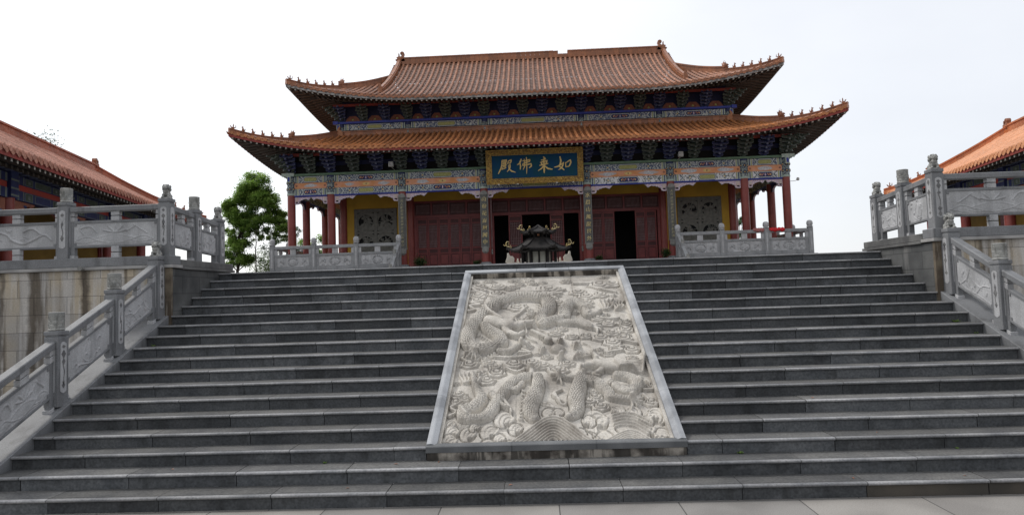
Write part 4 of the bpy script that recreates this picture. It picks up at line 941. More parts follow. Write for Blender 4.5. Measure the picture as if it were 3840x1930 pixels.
S([(2.239,1.534),(2.414,1.534),(2.557,1.539),(2.594,1.600)],[0.028,0.026,0.022,0.011],0.110)
S([(2.247,1.513),(2.418,1.513),(2.551,1.502),(2.581,1.550)],[0.028,0.026,0.022,0.011],0.106)
S([(2.255,1.492),(2.421,1.492),(2.545,1.465),(2.568,1.501)],[0.028,0.026,0.021,0.011],0.102)
S([(2.263,1.471),(2.424,1.471),(2.539,1.428),(2.556,1.452)],[0.028,0.026,0.021,0.011],0.098)
S([(1.745,1.539),(1.755,1.393),(1.857,1.328)],[0.022,0.017,0.011],0.140)
S([(1.730,1.354),(1.621,1.339),(1.515,1.365),(1.452,1.409)],[0.043,0.037,0.035,0.030],0.140,scales=.42)
S([(1.447,1.409),(1.390,1.416),(1.333,1.455)],[0.022,0.017,0.009],0.140)
S([(1.447,1.409),(1.398,1.364),(1.351,1.353)],[0.022,0.017,0.009],0.140)
S([(1.447,1.409),(1.424,1.323),(1.402,1.270)],[0.022,0.017,0.009],0.140)
S([(1.447,1.409),(1.460,1.301),(1.475,1.227)],[0.022,0.017,0.009],0.140)
S([(1.447,1.409),(1.419,1.466),(1.393,1.557)],[0.022,0.018,0.009],0.140)
S([(0.560,1.020),(0.641,0.851),(0.706,0.759),(0.790,0.686)],[0.051,0.037,0.029,0.020],0.140,scales=.42)
S([(0.656,1.016),(0.723,0.866),(0.800,0.703),(0.822,0.599)],[0.030,0.025,0.020,0.012],0.140)
S([(1.058,1.387),(1.081,1.510),(1.059,1.595)],[0.052,0.035,0.027],0.130)
S([(1.070,1.573),(1.020,1.618),(0.970,1.642)],[0.020,0.018,0.007],0.140)
S([(1.070,1.573),(1.043,1.643),(1.015,1.692)],[0.020,0.018,0.007],0.140)
S([(1.070,1.573),(1.077,1.654),(1.083,1.714)],[0.020,0.018,0.007],0.140)
S([(1.070,1.573),(1.110,1.639),(1.150,1.685)],[0.020,0.018,0.007],0.140)
S([(1.070,1.573),(1.138,1.612),(1.205,1.630)],[0.020,0.018,0.007],0.140)
S([(0.747,1.126),(0.865,1.101),(0.949,1.233)],[0.038,0.047,0.039],0.120,scales=.42)"""
# ------------------------------------------------------------------ carved ramp between the two halves of the stair
AL = math.atan2(RZ, TR); CA, SA = math.cos(AL), math.sin(AL)
PW = 1.4466; PL = 5.013; FY = 2*TR-.02; FZ = 3*RZ+.012
def RP(x, s, n):      # ramp frame: across, up the slope, out of the slope
    return (x-PW, FY + s*CA - n*SA, FZ + s*SA + n*CA)
ramp = thing('carved_ramp', 'long sloping cream stone slab carved with two dragons, clouds and waves, in a grey frame', 'relief slab', (0, FY, .3))
def rb(mb, x0, x1, s0, s1, n0, n1, m): mb.hexa([RP(x0,s0,n0),RP(x1,s0,n0),RP(x1,s1,n0),RP(x0,s1,n0),RP(x0,s0,n1),RP(x1,s0,n1),RP(x1,s1,n1),RP(x0,s1,n1)], m)
FW = .115
for x0, x1, sg in ((0, FW, 1), (2*PW-FW, 2*PW, -1)):
    mb = MB()
    for a, b in ((.0, 1.0), (1.0, 2.15), (2.15, 3.3), (3.3, PL)):
        a2, b2 = a+.0015, b-.0015
        o, i = (x0, x1) if sg > 0 else (x1, x0)
        q = [(o, -.20), (o, -.006), (o+sg*.045, 0), (o+sg*.06, -.002), (i, -.028), (i, -.20)]
        mb.prism(q, lambda u, w, d: RP(u, d, w), a2 if a else .05, b2 if b < PL else PL-FW, 'frame')
    mb.build('side_frame', ramp)
mb = MB()
for a, b in ((0, .95), (.95, 1.9), (1.9, 2*PW)): rb(mb, a+.0015, b-.0015, PL-FW+.002, PL, -.2, -.001, 'frame')
mb.build('top_frame', ramp, bevel=.006)
mb = MB()
y0 = FY
for a, b in ((0, .96), (.96, 1.9), (1.9, 2*PW)):
    a -= PW; b -= PW
    p = [(y0, .39), (y0, .452), (y0+.01, .462), (y0+.09, .475), (y0+.14, .44), (y0+.14, .39)]
    mb.prism(p, lambda u, w, d: (d, u, w), a+.0015-.004, b-.0015+.004, 'fdark')
mb.build('bottom_frame', ramp)
mb = MB(); mb.box(-PW+.008, PW-.008, FY+.008, FY+.4, .262, .388, 'rbase'); mb.build('base', ramp)
mb = MB(); rb(mb, FW-.01, FW+.035, .12, PL-FW, -.19, -.06, 'relief'); rb(mb, 2*PW-FW-.035, 2*PW-FW+.01, .12, PL-FW, -.19, -.06, 'relief'); rb(mb, FW, 2*PW-FW, PL-FW-.02, PL-FW, -.19, -.03, 'rbase')
mb.build('inner_border', ramp)
MOAT = .010
h = HF(2*PW-2*FW, PL-2*FW, .0072)
def S_(pts, rad, hgt, scales=0, belly=False, flat=False):
    r = max(rad)
    if flat: h.stroke(pts, rad, .042, flat=True)
    elif r > .15: h.stroke(pts, rad, .03)
    elif r < .030: h.stroke(pts, rad, min(hgt, r*1.7+.010), mode='ride')
    else: h.stroke(pts, rad, min(hgt, r*.95), base=.035 if r < .07 else .02, scales=scales, belly=belly)
def C_(x, y, w): h.cloud(x, y, w, .045, ph=x*7+y*3, k=.80)
def B_(x, y, rx, ry, hh): h.blob(x, y, rx, ry*1.15, hh, flat=False)
def W_(x, y, r, f): h.curl(x, y, r, f)
for ln in RELIEF.strip().split('\n'):
    eval(ln.replace('S(', 'S_(', 1).replace('C(', 'C_(', 1).replace('B(', 'B_(', 1).replace('W(', 'W_(', 1) if ln[0] in 'SCBW' else ln, {'S_': S_, 'C_': C_, 'B_': B_, 'W_': W_})
# small clouds filling whatever field is still bare
rq = random.Random(19)
for _ in range(260):
    x, y, w_ = rq.uniform(.06, h.w-.06), rq.uniform(1.0, h.h-.1), rq.uniform(.045, .10)
    q = h.win(x-w_, x+w_, y-w_, y+w_)
    if q is not None and (h.Z[q] > .005).mean() < .12: h.cloud(x, y, w_, .038, ph=x*5, k=.75)
for xj in (.88, 1.80): h.groove([(xj, 0), (xj+.012, h.h)], .012, .012)
mb = MB(); h.mesh(mb, lambda X, Y, Z: (X+FW-PW, FY+(Y+FW)*CA-(Z-.125)*SA, FZ+(Y+FW)*SA+(Z-.125)*CA), 'relief')
mb.build('dragon_relief', ramp, smooth=True)
# ------------------------------------------------------------------ main temple hall
FL = 3.85                       # floor of the hall platform
HX = [14.55, 12.15, 7.88, 3.03]
Y1, Y2 = 31.0, 33.45
hall = thing('temple_hall', 'red pillared temple hall with two tiers of upswept orange tiled roofs above the stairs', 'temple', (0, Y1, FL))

# platform with its own short stair
mb = MB(); mb.box(-15.32, 15.32, 29.3, 49.6, 2.7, FL-.14, 'cheek'); mb.box(-15.38, 15.38, 29.24, 49.66, FL-.14, FL, 'bal'); 
mb.build('platform', hall)
mb = MB()
for k in range(7): mb.box(-7.7, 7.7, 29.24-.31*(7-k), 29.24, 2.702+k*.142, 2.70+.142*(k+1), 'tread')
mb.build('platform_steps', hall)

# columns ----------------------------------------------------------
def column(x, y, ztop, cap=True, r=.23):
    mb = MB(); mb.lathe(x, y, [(r, FL+.2), (r, 8.38 if cap else ztop)], 20, 'red')
    c = mb.build('column', hall, smooth='auto')
    mb = MB(); mb.lathe(x, y, [(r+.12, FL), (r+.14, FL+.03), (r+.13, FL+.10), (r+.07, FL+.16), (r+.05, FL+.17), (r+.05, FL+.2)], 20, 'bal'); mb.build('column_base', c, smooth='auto')
    if cap:
        mb = MB(); mb.lathe(x, y, [(r+.012, 8.38), (r+.025, 8.40), (r+.025, 8.47), (r+.012, 8.49)], 20, 'pgreen'); mb.lathe(x, y, [(r+.008, 8.49), (r+.008, 9.42)], 20, 'lotus'); mb.lathe(x, y, [(r+.012, 9.42), (r+.012, 9.52)], 20, 'blue')
        for a in (-90, -35, -145):
            for z in (8.75, 9.13):
                p = (x+(r+.005)*math.cos(R(a)), y+(r+.005)*math.sin(R(a)), z)
                for k in range(8):
                    b = k*PI/4; mb.ball((p[0]+math.cos(b)*.075*abs(math.sin(R(a))), p[1]+math.cos(b)*.075*math.cos(R(a))*-1*0, p[2]+math.sin(b)*.075), (.03, .03, .03), 'blue', 6)
                mb.ball(p, (.045, .045, .045), 'goldp', 8)
        mb.build('painted_cap', c)
    return c
cols = {}
for s in (-1, 1):
    for x in HX: cols[(s*x, Y1)] = column(s*x, Y1, 9.5)
    for y in (Y2, 37.1, 40.8, 44.5, 46.95): column(s*14.55, y, 9.5)
    for x in HX[1:]: column(s*x, Y2, 9.6, cap=False)
    column(s*12.15, 44.5, 9.6, cap=False)
    for x in (12.15, 7.88): column(s*x, 46.95, 9.5)

# painted beams ----------------------------------------------------
def cartouche(mb, xa, xb, z0, z1, d, out, inner, w=None):
    h2 = (z1-z0)/2; zc = (z0+z1)/2; e = h2*.75
    def hx(k, kk): return [(xa+k, zc), (xa+k+e*kk, zc-h2*kk), (xb-k-e*kk, zc-h2*kk), (xb-k, zc), (xb-k-e*kk, zc+h2*kk), (xa+k+e*kk, zc+h2*kk)]
    return hx
def beam(T, x0, x1, z0, z1, kind, base='scroll'):
    """painted tie beam between x0..x1 on the local plane y=0 (front face towards -y)"""
    mb = MB(T); L = x1-x0; c = (x0+x1)/2; H = z1-z0
    mb.box(x0, x1, 0, .24, z0, z1, base)
    fn = lambda u, q, d: (u, -d, q)
    def pl(poly, d, m): mb.prism(poly, fn, -.004, d, m)
    def hexp(a, b, k): 
        hh = H/2-k; zc = (z0+z1)/2; e = hh*.7
        return [(a+k*1.3, zc), (a+k*1.3+e, zc-hh), (b-k*1.3-e, zc-hh), (b-k*1.3, zc), (b-k*1.3-e, zc+hh), (a+k*1.3+e, zc+hh)]
    # end bands
    for s in (-1, 1):
        xe = x0 if s < 0 else x1; q = -s
        for i, (a, b, m) in enumerate(((.0,.07,'pgreen'),(.07,.13,'blue'),(.13,.19,'pgreen'),(.19,.24,'ygreen'),(.24,.28,'white'))):
            A, B = sorted((xe+q*a, xe+q*b)); pl([(A+.002,z0),(B-.002,z0),(B-.002,z1),(A+.002,z1)], .004, m)
        # chevrons
        xk = xe+q*.30
        for w, m, d in ((0,'blue',.005),(.05,'pgreen',.007),(.09,'white',.008)):
            zc = (z0+z1)/2; a = xk+q*w
            pl([(a,z0+.01),(a+q*.04,z0+.01),(a+q*.20,zc),(a+q*.04,z1-.01),(a,z1-.01),(a+q*.16,zc)][::(1 if q > 0 else -1)], d, m)
    ln = L*.30 if L > 3 else L*.52
    for k, m, d in ((0.0,'blue',.006),(.02,'pgreen',.008),(.045,'white',.010),(.065,'blue',.012),(.085,'ygreen' if kind else 'blue',.014)):
        pl(hexp(c-ln/2, c+ln/2, k), d, m)
    if not kind:
        for s in (-1, 1):
            pts = [(c+s*(.12+.03*k)*ln/1.2, -.017, (z0+z1)/2+.07*math.sin(k*1.3)*H/.4) for k in range(9)]
            mb.tube(pts, .016, 5, 'orange'); mb.ball((c+s*.3*ln, -.012, (z0+z1)/2), (.05,.012,.05), 'goldp', 6)
        mb.ball((c, -.012, (z0+z1)/2), (.05,.01,.09), 'pinkp', 6)
    if L > 3:
        for s in (-1, 1):
            cx = c+s*(ln/2+(L/2-ln/2-.5)/2)
            for k in range(8):
                a = k*PI/4; mb.ball((cx+.10*math.cos(a), -.004, (z0+z1)/2+.10*math.sin(a)), (.035,.012,.035), 'pgreen' if k % 2 else 'blue', 6)
            mb.ball((cx, -.008, (z0+z1)/2), (.045,.015,.045), 'goldp', 8)
    return mb
def orange_band(T, x0, x1, z0, z1, rn, heavy):
    mb = MB(T); mb.box(x0, x1, .02, .24, z0, z1, 'orange'); c = (x0+x1)/2; H = z1-z0
    fn = lambda u, q, d: (u, .02-d, q)
    zc = (z0+z1)/2
    for cx in ([c-(x1-x0)*.27, c+(x1-x0)*.27] if x1-x0 > 3 else [c]):
        for w, m, d in ((rn.uniform(.3,.5)*(1.3 if heavy else 1), 'plast', .003), (rn.uniform(.2,.34)*(1.4 if heavy else 1), 'white', .005)):
            n = 12; pts = [(cx+w*math.cos(a*2*PI/n)*rn.uniform(.7,1.15), zc+H*.42*min(1,w*3)*math.sin(a*2*PI/n)*rn.uniform(.6,1.0)) for a in range(n)]
            mb.prism(pts, fn, -.002, d, m)
    if x1-x0 > 3:
        mb.prism([(c+.22*math.cos(a*PI/6), zc+.09*math.sin(a*PI/6)) for a in range(12)], fn, -.002, .004, 'goldp')
        mb.ball((c, .018, zc), (.05,.01,.05), 'beast', 8); 
    for s, xe in ((1, x0), (-1, x1)): mb.ball((xe+s*.12, .018, zc), (.07,.01,.06), 'beast', 8)
    return mb
def queti(T, x0, s, L, full=False):
    """carved bracket under the beam beside a column; s = direction away from the column"""
    mb = MB(T); f = lambda u: x0+s*u*L
    prof = [(0,0),(1,0),(.93,-.10),(.84,-.24),(.78,-.20),(.72,-.16),(.66,-.13),(.60,-.17),(.52,-.15),(.46,-.22),(.40,-.20),(.33,-.29),(.27,-.28),(.24,-.40),(.21,-.50),(.06,-.52),(.0,-.50)]
    k = .88
    q = [(f(u), 8.30+w*k) for u, w in prof]
    mb.prism(q, lambda u, w, d: (u, .06+d, w), 0, .10, 'pinkp')
    mb.prism([(u, w) for u, w in q], lambda u, w, d: (u, .055+d, w), .11, .115, 'blue')
    for (a, b), (c, d) in zip(q[1:], q[2:]):
        mb.tube([(a, .055, b), (c, .055, d)], .013, 5, 'white')
    mb.tube([(f(0), .055, 8.29), (f(1), .055, 8.29)], .016, 5, 'bblue')
    mb.box(*sorted((f(.06), f(.17))), .045, .058, 8.30-.37, 8.30-.30, 'black'); mb.box(*sorted((f(.04), f(.2))), .04, .057, 8.30-.29, 8.30-.05, 'plast')
    return mb
def run_beams(T, segs, heavyfn, side=False):
    rn = random.Random(11)
    for i, (a, b) in enumerate(segs):
        a2, b2 = a+.225, b-.225; hv = heavyfn((a+b)/2); k = i % 2
        up = beam(T, a2, b2, 9.12, 9.51, (k == 0)).build('upper_beam', hall)
        orange_band(T, a2, b2, 8.775, 9.115, rn, hv).build('painted_band', hall)
        beam(T, a2, b2, 8.37, 8.765, (k == 1), 'scrollw' if hv else 'scroll').build('lower_beam', hall)
        mb = MB(T); mb.box(a2, b2, -.012, .22, 8.305, 8.366, 'bblue'); mb.build('beam_trim', hall)
        L = 1.28 if b-a > 3 else 1.0
        for x0, s in ((a2, 1), (b2, -1)): queti(T, x0, s, L if b-a > 3 else .98).build('corner_bracket', hall)
xs = sorted([s*x for s in (-1,1) for x in HX]); segs = list(zip(xs, xs[1:]))
run_beams(lambda x, y, z: (x, Y1-.12+y, z), segs, lambda c: c > 3.1)
ysd = [Y1, Y2, 37.1, 40.8, 44.5, 46.95]
for s in (-1, 1):
    run_beams((lambda x, y, z: (-14.67+y, x, z)) if s < 0 else (lambda x, y, z: (14.67-y, x, z)), list(zip(ysd, ysd[1:])), lambda c: False)
mb = MB()
mb.box(-14.95, 14.95, Y1-.22, Y1+.2, 9.525, 9.655, 'green')
for s in (-1, 1): mb.box(*sorted((s*14.35, s*14.77)), Y1+.21, 47.1, 9.525, 9.655, 'green')
mb.build('cap_plate', hall, bevel=.01)
for s in (-1, 1):
    mb = MB()
    mb.box(*sorted((s*14.28, s*15.02)), Y1-.3, Y1-.225, 9.50, 9.70, 'pgreen'); mb.box(*sorted((s*14.44, s*14.66)), Y1-.42, Y1-.301, 9.12, 9.50, 'pgreen'); mb.box(*sorted((s*14.49, s*14.61)), Y1-.43, Y1-.421, 9.18, 9.44, 'bblue')
    mb.build('corner_beam_end', hall)

# bracket sets -----------------------------------------------------
def bracket_mesh(colr, edge, sc=1.0):
    mb = MB()
    def arm(w, y, z, h=.10, d=.10):
        w2 = w/2; p = [(-w2, z+h), (-w2, z+h*.55), (-w2+.05, z+h*.2), (-w2+.12, z), (w2-.12, z), (w2-.05, z+h*.2), (w2, z+h*.55), (w2, z+h)]
        mb.prism([(a*sc, b*sc) for a, b in p], lambda u, q, t: (u, t, q), y*sc, (y+d)*sc, colr)
        q = [(a*sc, b*sc) for a, b in p[1:7]]
        for a, b in zip(q, q[1:]): mb.tube([(a[0], y*sc-.006, a[1]), (b[0], y*sc-.006, b[1])], .020*sc, 4, edge)
        for s in (-1, 0, 1):
            cx = s*(w2-.07); mb.box((cx-.065)*sc, (cx+.065)*sc, (y-.02)*sc, (y+d+.02)*sc, (z+h+.002)*sc, (z+h+.075)*sc, colr)
            mb.box((cx-.067)*sc, (cx+.067)*sc, (y-.024)*sc, (y-.021)*sc, (z+h+.05)*sc, (z+h+.076)*sc, edge)
    mb.lathe(0, .02*sc, [(.13*sc, .0), (.17*sc, .05*sc), (.17*sc, .10*sc)], 8, 'bblue' if colr == 'green2' else colr, a0=PI/8)
    z = .11; y = .0
    for k in range(5):
        # projecting arm
        mb.hexa([(-.05*sc, (y-.30)*sc, (z+.05)*sc), (.05*sc, (y-.30)*sc, (z+.05)*sc), (.05*sc, .3*sc, z*sc), (-.05*sc, .3*sc, z*sc), (-.05*sc, (y-.30)*sc, (z+.13)*sc), (.05*sc, (y-.30)*sc, (z+.13)*sc), (.05*sc, .3*sc, (z+.13)*sc), (-.05*sc, .3*sc, (z+.13)*sc)], colr)
        mb.box(-.055*sc, .055*sc, (y-.32)*sc, (y-.303)*sc, (z+.04)*sc, (z+.14)*sc, edge)
        arm(.58+.12*k if k < 4 else .8, y, z+.0)
        if k: arm(.52, y+.2, z+.001)
        y -= .19; z += .19
    return mb
def mk_bracket(name, c, e, sc):
    mb = bracket_mesh(c, e, sc); o = mb.build(name, hall, origin=(0,0,0)); return o
G['dgreen'] = M('dull_green_paint', (.045,.065,.05), (.07,.09,.07), 6, rough=.65)
G['edge'] = M('grey_green_edge', (.17,.20,.18), (.11,.13,.13), 9, rough=.7)
G['edgeb'] = M('blue_grey_edge', (.15,.17,.26), (.10,.115,.2), 9, rough=.7)
def bracket_rows(protos, sc, yplane, xcols, nmid, z, sidex, sideys, nside):
    pts = []
    for (a, b), n in zip(zip(xcols, xcols[1:]), nmid):
        pts.append((a, yplane, 0))
        for k in range(1, n+1): pts.append((lerp(a, b, k/(n+1)), yplane, 0))
    pts.append((xcols[-1], yplane, 0))
    for s in (-1, 1):
        for (a, b), n in zip(zip(sideys, sideys[1:]), nside):
            for k in range(1, n+2): pts.append((s*sidex, lerp(a, b, k/(n+1)), s*PI/2))
        pts.append((s*sidex, yplane, s*PI/4))
    for i, (x, y, rz) in enumerate(pts):
        src = protos[i % 2]; o = src.copy(); o.name = 'bracket_set'; COL.objects.link(o); o.parent = hall
        o.location = Vector((x, y, z))-WL[hall.name]; o.rotation_euler = (0, 0, rz)
        if abs(abs(rz)-PI/4) < .01: o.scale = (1, 1.3, 1)
        WL[o.name] = Vector((x, y, z))
pA = mk_bracket('bracket_set', 'dgreen', 'edge', 1.0); pB = mk_bracket('bracket_set', 'blue', 'edgeb', 1.0)
bracket_rows((pB, pA), 1, Y1-.05, xs, [1, 2, 3, 4, 3, 2, 1], 9.66, 14.6, ysd, [1, 2, 2, 2, 1])
qA = mk_bracket('bracket_set', 'dgreen', 'edge', .84); qB = mk_bracket('bracket_set', 'blue', 'edgeb', .84)
xu = [x for x in xs if abs(x) < 13]
bracket_rows((qB, qA), .84, Y2-.12, xu, [2, 3, 4, 3, 2], 13.33, 12.27, [Y2, 37.1, 40.8, 44.5], [2, 2, 2])
for o in (pA, pB, qA, qB): bpy.data.objects.remove(o)
G['blued'] = M('deep_blue_board', (.008,.012,.05), (.012,.018,.07), 5, rough=.7)
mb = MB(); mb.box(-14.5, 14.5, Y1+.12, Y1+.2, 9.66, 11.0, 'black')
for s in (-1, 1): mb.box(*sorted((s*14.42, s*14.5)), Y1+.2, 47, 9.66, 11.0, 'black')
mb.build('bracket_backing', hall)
mb = MB(); mb.box(-14.9, 14.9, Y1-.62, Y1-.5, 10.62, 10.78, 'fascr'); mb.box(-14.6, 14.6, Y1+.09, Y1+.118, 10.15, 10.4, 'blued'); mb.build('eave_purlin', hall)

# upper storey -----------------------------------------------------
mb = MB(); mb.box(-12.1, 12.1, Y2-.02, Y2+.2, 12.3, 15.2, 'blued')
for s in (-1, 1): mb.box(*sorted((s*11.95, s*12.15)), Y2+.2, 44.5, 12.3, 15.2, 'blue')
mb.build('upper_wall', hall)
for (a, b) in zip(xu, xu[1:]):
    T = lambda x, y, z: (x, Y2-.22+y, z)
    beam(T, a+.2, b-.2, 12.80, 13.175, (a+b) % 2 > 1 or abs(a+b) < .1).build('upper_beam', hall)
for x in xu:
    mb = MB(); mb.lathe(x, Y2-.1, [(.2, 12.45), (.2, 13.18)], 16, 'lotus'); mb.lathe(x, Y2-.1, [(.215, 13.0), (.215, 13.18)], 16, 'blue'); mb.build('painted_cap', hall, smooth='auto')
mb = MB(); mb.box(-12.6, 12.6, Y2-.34, Y2-.03, 13.195, 13.325, 'bblue')
for s in (-1, 1): mb.box(*sorted((s*12.3, s*12.62)), Y2-.42, Y2-.345, 13.16, 13.36, 'bblue'); mb.box(*sorted((s*12.16, s*12.4)), Y2-.029, 44.6, 13.195, 13.325, 'bblue'); mb.box(*sorted((s*12.22, s*12.42)), Y2-.32, Y2-.2, 12.78, 13.19, 'pgreen'); mb.box(*sorted((s*12.25, s*12.38)), Y2-.33, Y2-.321, 12.85, 13.12, 'bblue')
mb.build('cap_plate', hall, bevel=.01)
mb = MB()
for (a, b), n in zip(zip(xu, xu[1:]), [2, 3, 4, 3, 2]):
    for k in range(n+1):
        c = lerp(a, b, (k+.5)/(n+1)); w = (b-a)/(n+1)/2-.2
        p = [(c-w, 13.33), (c+w, 13.33), (c+w*.85, 13.48), (c+w*.7, 13.6), (c+w*.4, 13.74), (c-w*.4, 13.74), (c-w*.7, 13.6), (c-w*.85, 13.48)]
        mb.prism(p, lambda u, q, d: (u, Y2-.02-d, q), 0, .04, 'archp'); mb.ball((c, Y2-.065, 13.5), (.07, .02, .07), 'ygreen', 6); mb.tube([(c-.2, Y2-.07, 13.45), (c, Y2-.07, 13.66), (c+.2, Y2-.07, 13.45)], .018, 4, 'beast')
mb.build('arch_panels', hall)
mb = MB(); mb.box(-12.5, 12.5, Y2-.75, Y2-.64, 14.18, 14.32, 'fascr'); mb.build('eave_purlin', hall)
mb = MB(); mb.box(-12.0, 12.0, Y2+.25, 44.4, 14.9, 15.0, 'black'); mb.build('inner_ceiling', hall)

# ground floor walls ----------------------------------------------
mb = MB()
def wl(x0, x1, z0, z1, m, y0=Y2-.08, y1=Y2+.12): mb.box(x0, x1, y0, y1, z0, z1, m)
for s in (-1, 1):
    wl(*sorted((s*11.92, s*11.47)), FL, 9.5, 'yell'); wl(*sorted((s*8.74, s*8.05)), FL, 9.5, 'yell'); wl(*sorted((s*11.468, s*8.742)), 7.78, 9.5, 'yell'); wl(*sorted((s*11.468, s*8.742)), FL, 4.75, 'yell')
    mb.box(*sorted((s*12.05, s*12.25)), Y2+.2, 44.3, FL, 9.5, 'yell')
wl(-7.66, 7.66, 8.12, 9.5, 'yell')
mb.box(-12, 12, 44.4, 44.6, FL, 9.5, 'yell')
mb.build('yellow_wall', hall)
mb = MB(); mb.box(-12, 12, 36.8, 36.9, FL, 9.45, 'black'); mb.box(-14.4, 14.4, Y1+.15, 46.9, 9.46, 9.5, 'soffit'); mb.build('inner_ceiling', hall)  # upright black sheet stands in for the unlit interior
# stone screens
for s in (-1, 1):
    rn = random.Random(5+s); x0, x1 = sorted((s*8.76, s*11.45)); cx = (x0+x1)/2
    mb = MB(); z0, z1 = 4.75, 7.76; y = Y2
    mb.box(x0, x1, y-.02, y+.04, z0, z1, 'black')
    for a, b, c, d in ((x0, x0+.2, z0, z1), (x1-.2, x1, z0, z1), (x0+.2, x1-.2, z1-.22, z1), (x0+.2, x1-.2, z0, z0+.2), (cx-.1, cx+.1, z0+.2, z1-.22), (x0+.2, cx-.1, 6.2, 6.34), (cx+.1, x1-.2, 6.2, 6.34)): mb.box(a, b, y-.13, y-.03, c, d, 'screen')
    f = mb.build('stone_window', hall)
    for qx in (-1, 1):
        for (za, zb) in ((z0+.2, 6.2), (6.34, z1-.22)):
            mb = MB(); ax = cx+qx*.1 if qx > 0 else x0+.2; bx_ = x1-.2 if qx > 0 else cx-.1; c = (ax+bx_)/2; zc = (za+zb)/2; rr = min(bx_-ax, zb-za)/2-.06
            # plate with a round opening
            n = 24; ang = [PI/4+2*PI*k/n for k in range(n)]
            def sq(a):
                dx, dz = math.cos(a), math.sin(a); k = min(((bx_-ax)/2)/max(abs(dx),1e-6), ((zb-za)/2)/max(abs(dz),1e-6)); return (c+dx*k, zc+dz*k)
            inn = [(c+rr*math.cos(a), zc+rr*math.sin(a)) for a in ang]; out = [sq(a) for a in ang]
            for k in range(n):
                k2 = (k+1) % n
                mb.hexa([(out[k][0],y-.10,out[k][1]),(out[k2][0],y-.10,out[k2][1]),(inn[k2][0],y-.10,inn[k2][1]),(inn[k][0],y-.10,inn[k][1]),(out[k][0],y-.04,out[k][1]),(out[k2][0],y-.04,out[k2][1]),(inn[k2][0],y-.04,inn[k2][1]),(inn[k][0],y-.04,inn[k][1])], 'screen')
            # openwork: ground, trunk, branches and leaf clumps
            mb.ball((c, y-.07, zc-rr*.62), (rr*.85, .04, rr*.55), 'screen', 12)
            mb.tube([(c+rn.uniform(-.3,.3)*rr, y-.07, zc-rr*.6), (c+rn.uniform(-.2,.2)*rr, y-.07, zc), (c+rn.uniform(-.3,.3)*rr, y-.07, zc+rr*.9)], [.07,.05,.03], 6, 'screen')
            for k in range(17):
                a = rn.uniform(0, 2*PI); q = rn.uniform(.15, .95)*rr; mb.ball((c+q*math.cos(a), y-.07, zc+q*math.sin(a)*.9), (rn.uniform(.08,.17), .03, rn.uniform(.05,.1)), 'screen', 7)
            for k in range(6):
                a = rn.uniform(0, 2*PI); b = a+rn.uniform(1.5, 3.5); mb.tube([(c+rr*math.cos(a), y-.07, zc+rr*math.sin(a)), (c+rn.uniform(-.3,.3)*rr, y-.07, zc+rn.uniform(-.3,.3)*rr), (c+rr*math.cos(b), y-.07, zc+rr*math.sin(b))], .028, 5, 'screen')
            mb.build('openwork_panel', f)
# timber fronts of the three middle bays
def leaf(x0, x1):
    z0, z1 = FL+.13, 7.04; y = Y2-.05; mb = MB(); w = x1-x0; e = .085
    mb.box(x0+.008, x0+e, y-.05, y+.03, z0, z1, 'redd'); mb.box(x1-e, x1-.008, y-.05, y+.03, z0, z1, 'redd')
    zs = [z0, z0+.09, 4.95, 5.06, 5.22, 5.30, 6.55, 6.64, 6.92, z1]
    for a, b in ((z0, z0+.1), (4.78, 4.86), (5.08, 5.17), (6.62, 6.70), (6.93, z1)): mb.box(x0+e, x1-e, y-.05, y+.03, a, b, 'redd')
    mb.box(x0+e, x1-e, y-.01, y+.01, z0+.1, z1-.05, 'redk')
    mb.box(x0+e+.04, x1-e-.04, y-.03, y-.012, z0+.16, 4.73, 'redd')
    o = mb.build('door_leaf', hall)
    mb = MB(); xa, xb = x0+e+.015, x1-e-.015; n = 6
    for k in range(n): xx = lerp(xa, xb, (k+.5)/n); mb.box(xx-.016, xx+.016, y-.045, y-.02, 5.18, 6.61, 'lat')
    for z in (5.26, 5.42, 5.58, 6.18, 6.34, 6.5): mb.box(xa, xb, y-.047, y-.018, z-.012, z+.012, 'lat')
    mb.build('lattice', o); return o
def bay(x0, x1, leaves, posts=()):
    mb = MB(); y = Y2-.07
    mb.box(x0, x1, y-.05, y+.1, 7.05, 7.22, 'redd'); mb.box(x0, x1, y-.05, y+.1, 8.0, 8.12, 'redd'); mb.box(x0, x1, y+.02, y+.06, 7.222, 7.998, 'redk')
    mb.box(x0, x1, y-.05, y+.12, FL, FL+.12, 'redd')
    n = max(3, round((x1-x0)/1.15))
    for k in range(n+1): xx = lerp(x0, x1, k/n); mb.box(xx-.05, xx+.05, y-.04, y+.015, 7.223, 7.997, 'redd')
    mb.box(x0, x0+.16, y-.05, y+.1, FL+.12, 7.05, 'redd'); mb.box(x1-.16, x1, y-.05, y+.1, FL+.12, 7.05, 'redd')
    for p in posts: mb.box(p-.05, p+.05, y-.05, y+.1, FL+.12, 7.05, 'redd')
    fr = mb.build('door_frame', hall)
    mb = MB()
    for k in range(n):
        a, b = lerp(x0, x1, k/n)+.12, lerp(x0, x1, (k+1)/n)-.12
        for j in range(11): xx = lerp(a, b, (j+.5)/11); mb.box(xx-.014, xx+.014, y-.03, y+.018, 7.3, 7.9, 'lat')
        for z in (7.38, 7.82): mb.box(a, b, y-.032, y-.006, z-.012, z+.012, 'lat')
    mb.build('lattice', fr)
    for a, b in leaves: leaf(a, b)
bay(-7.66, -3.26, [(lerp(-7.5, -3.42, k/6), lerp(-7.5, -3.42, (k+1)/6)) for k in range(6)])
bay(-2.8, 2.8, [(-1.74, -.88), (.85, 1.72)])
bay(3.26, 7.66, [(3.42, 4.14), (4.14, 4.86), (6.12, 6.78), (6.78, 7.44)])

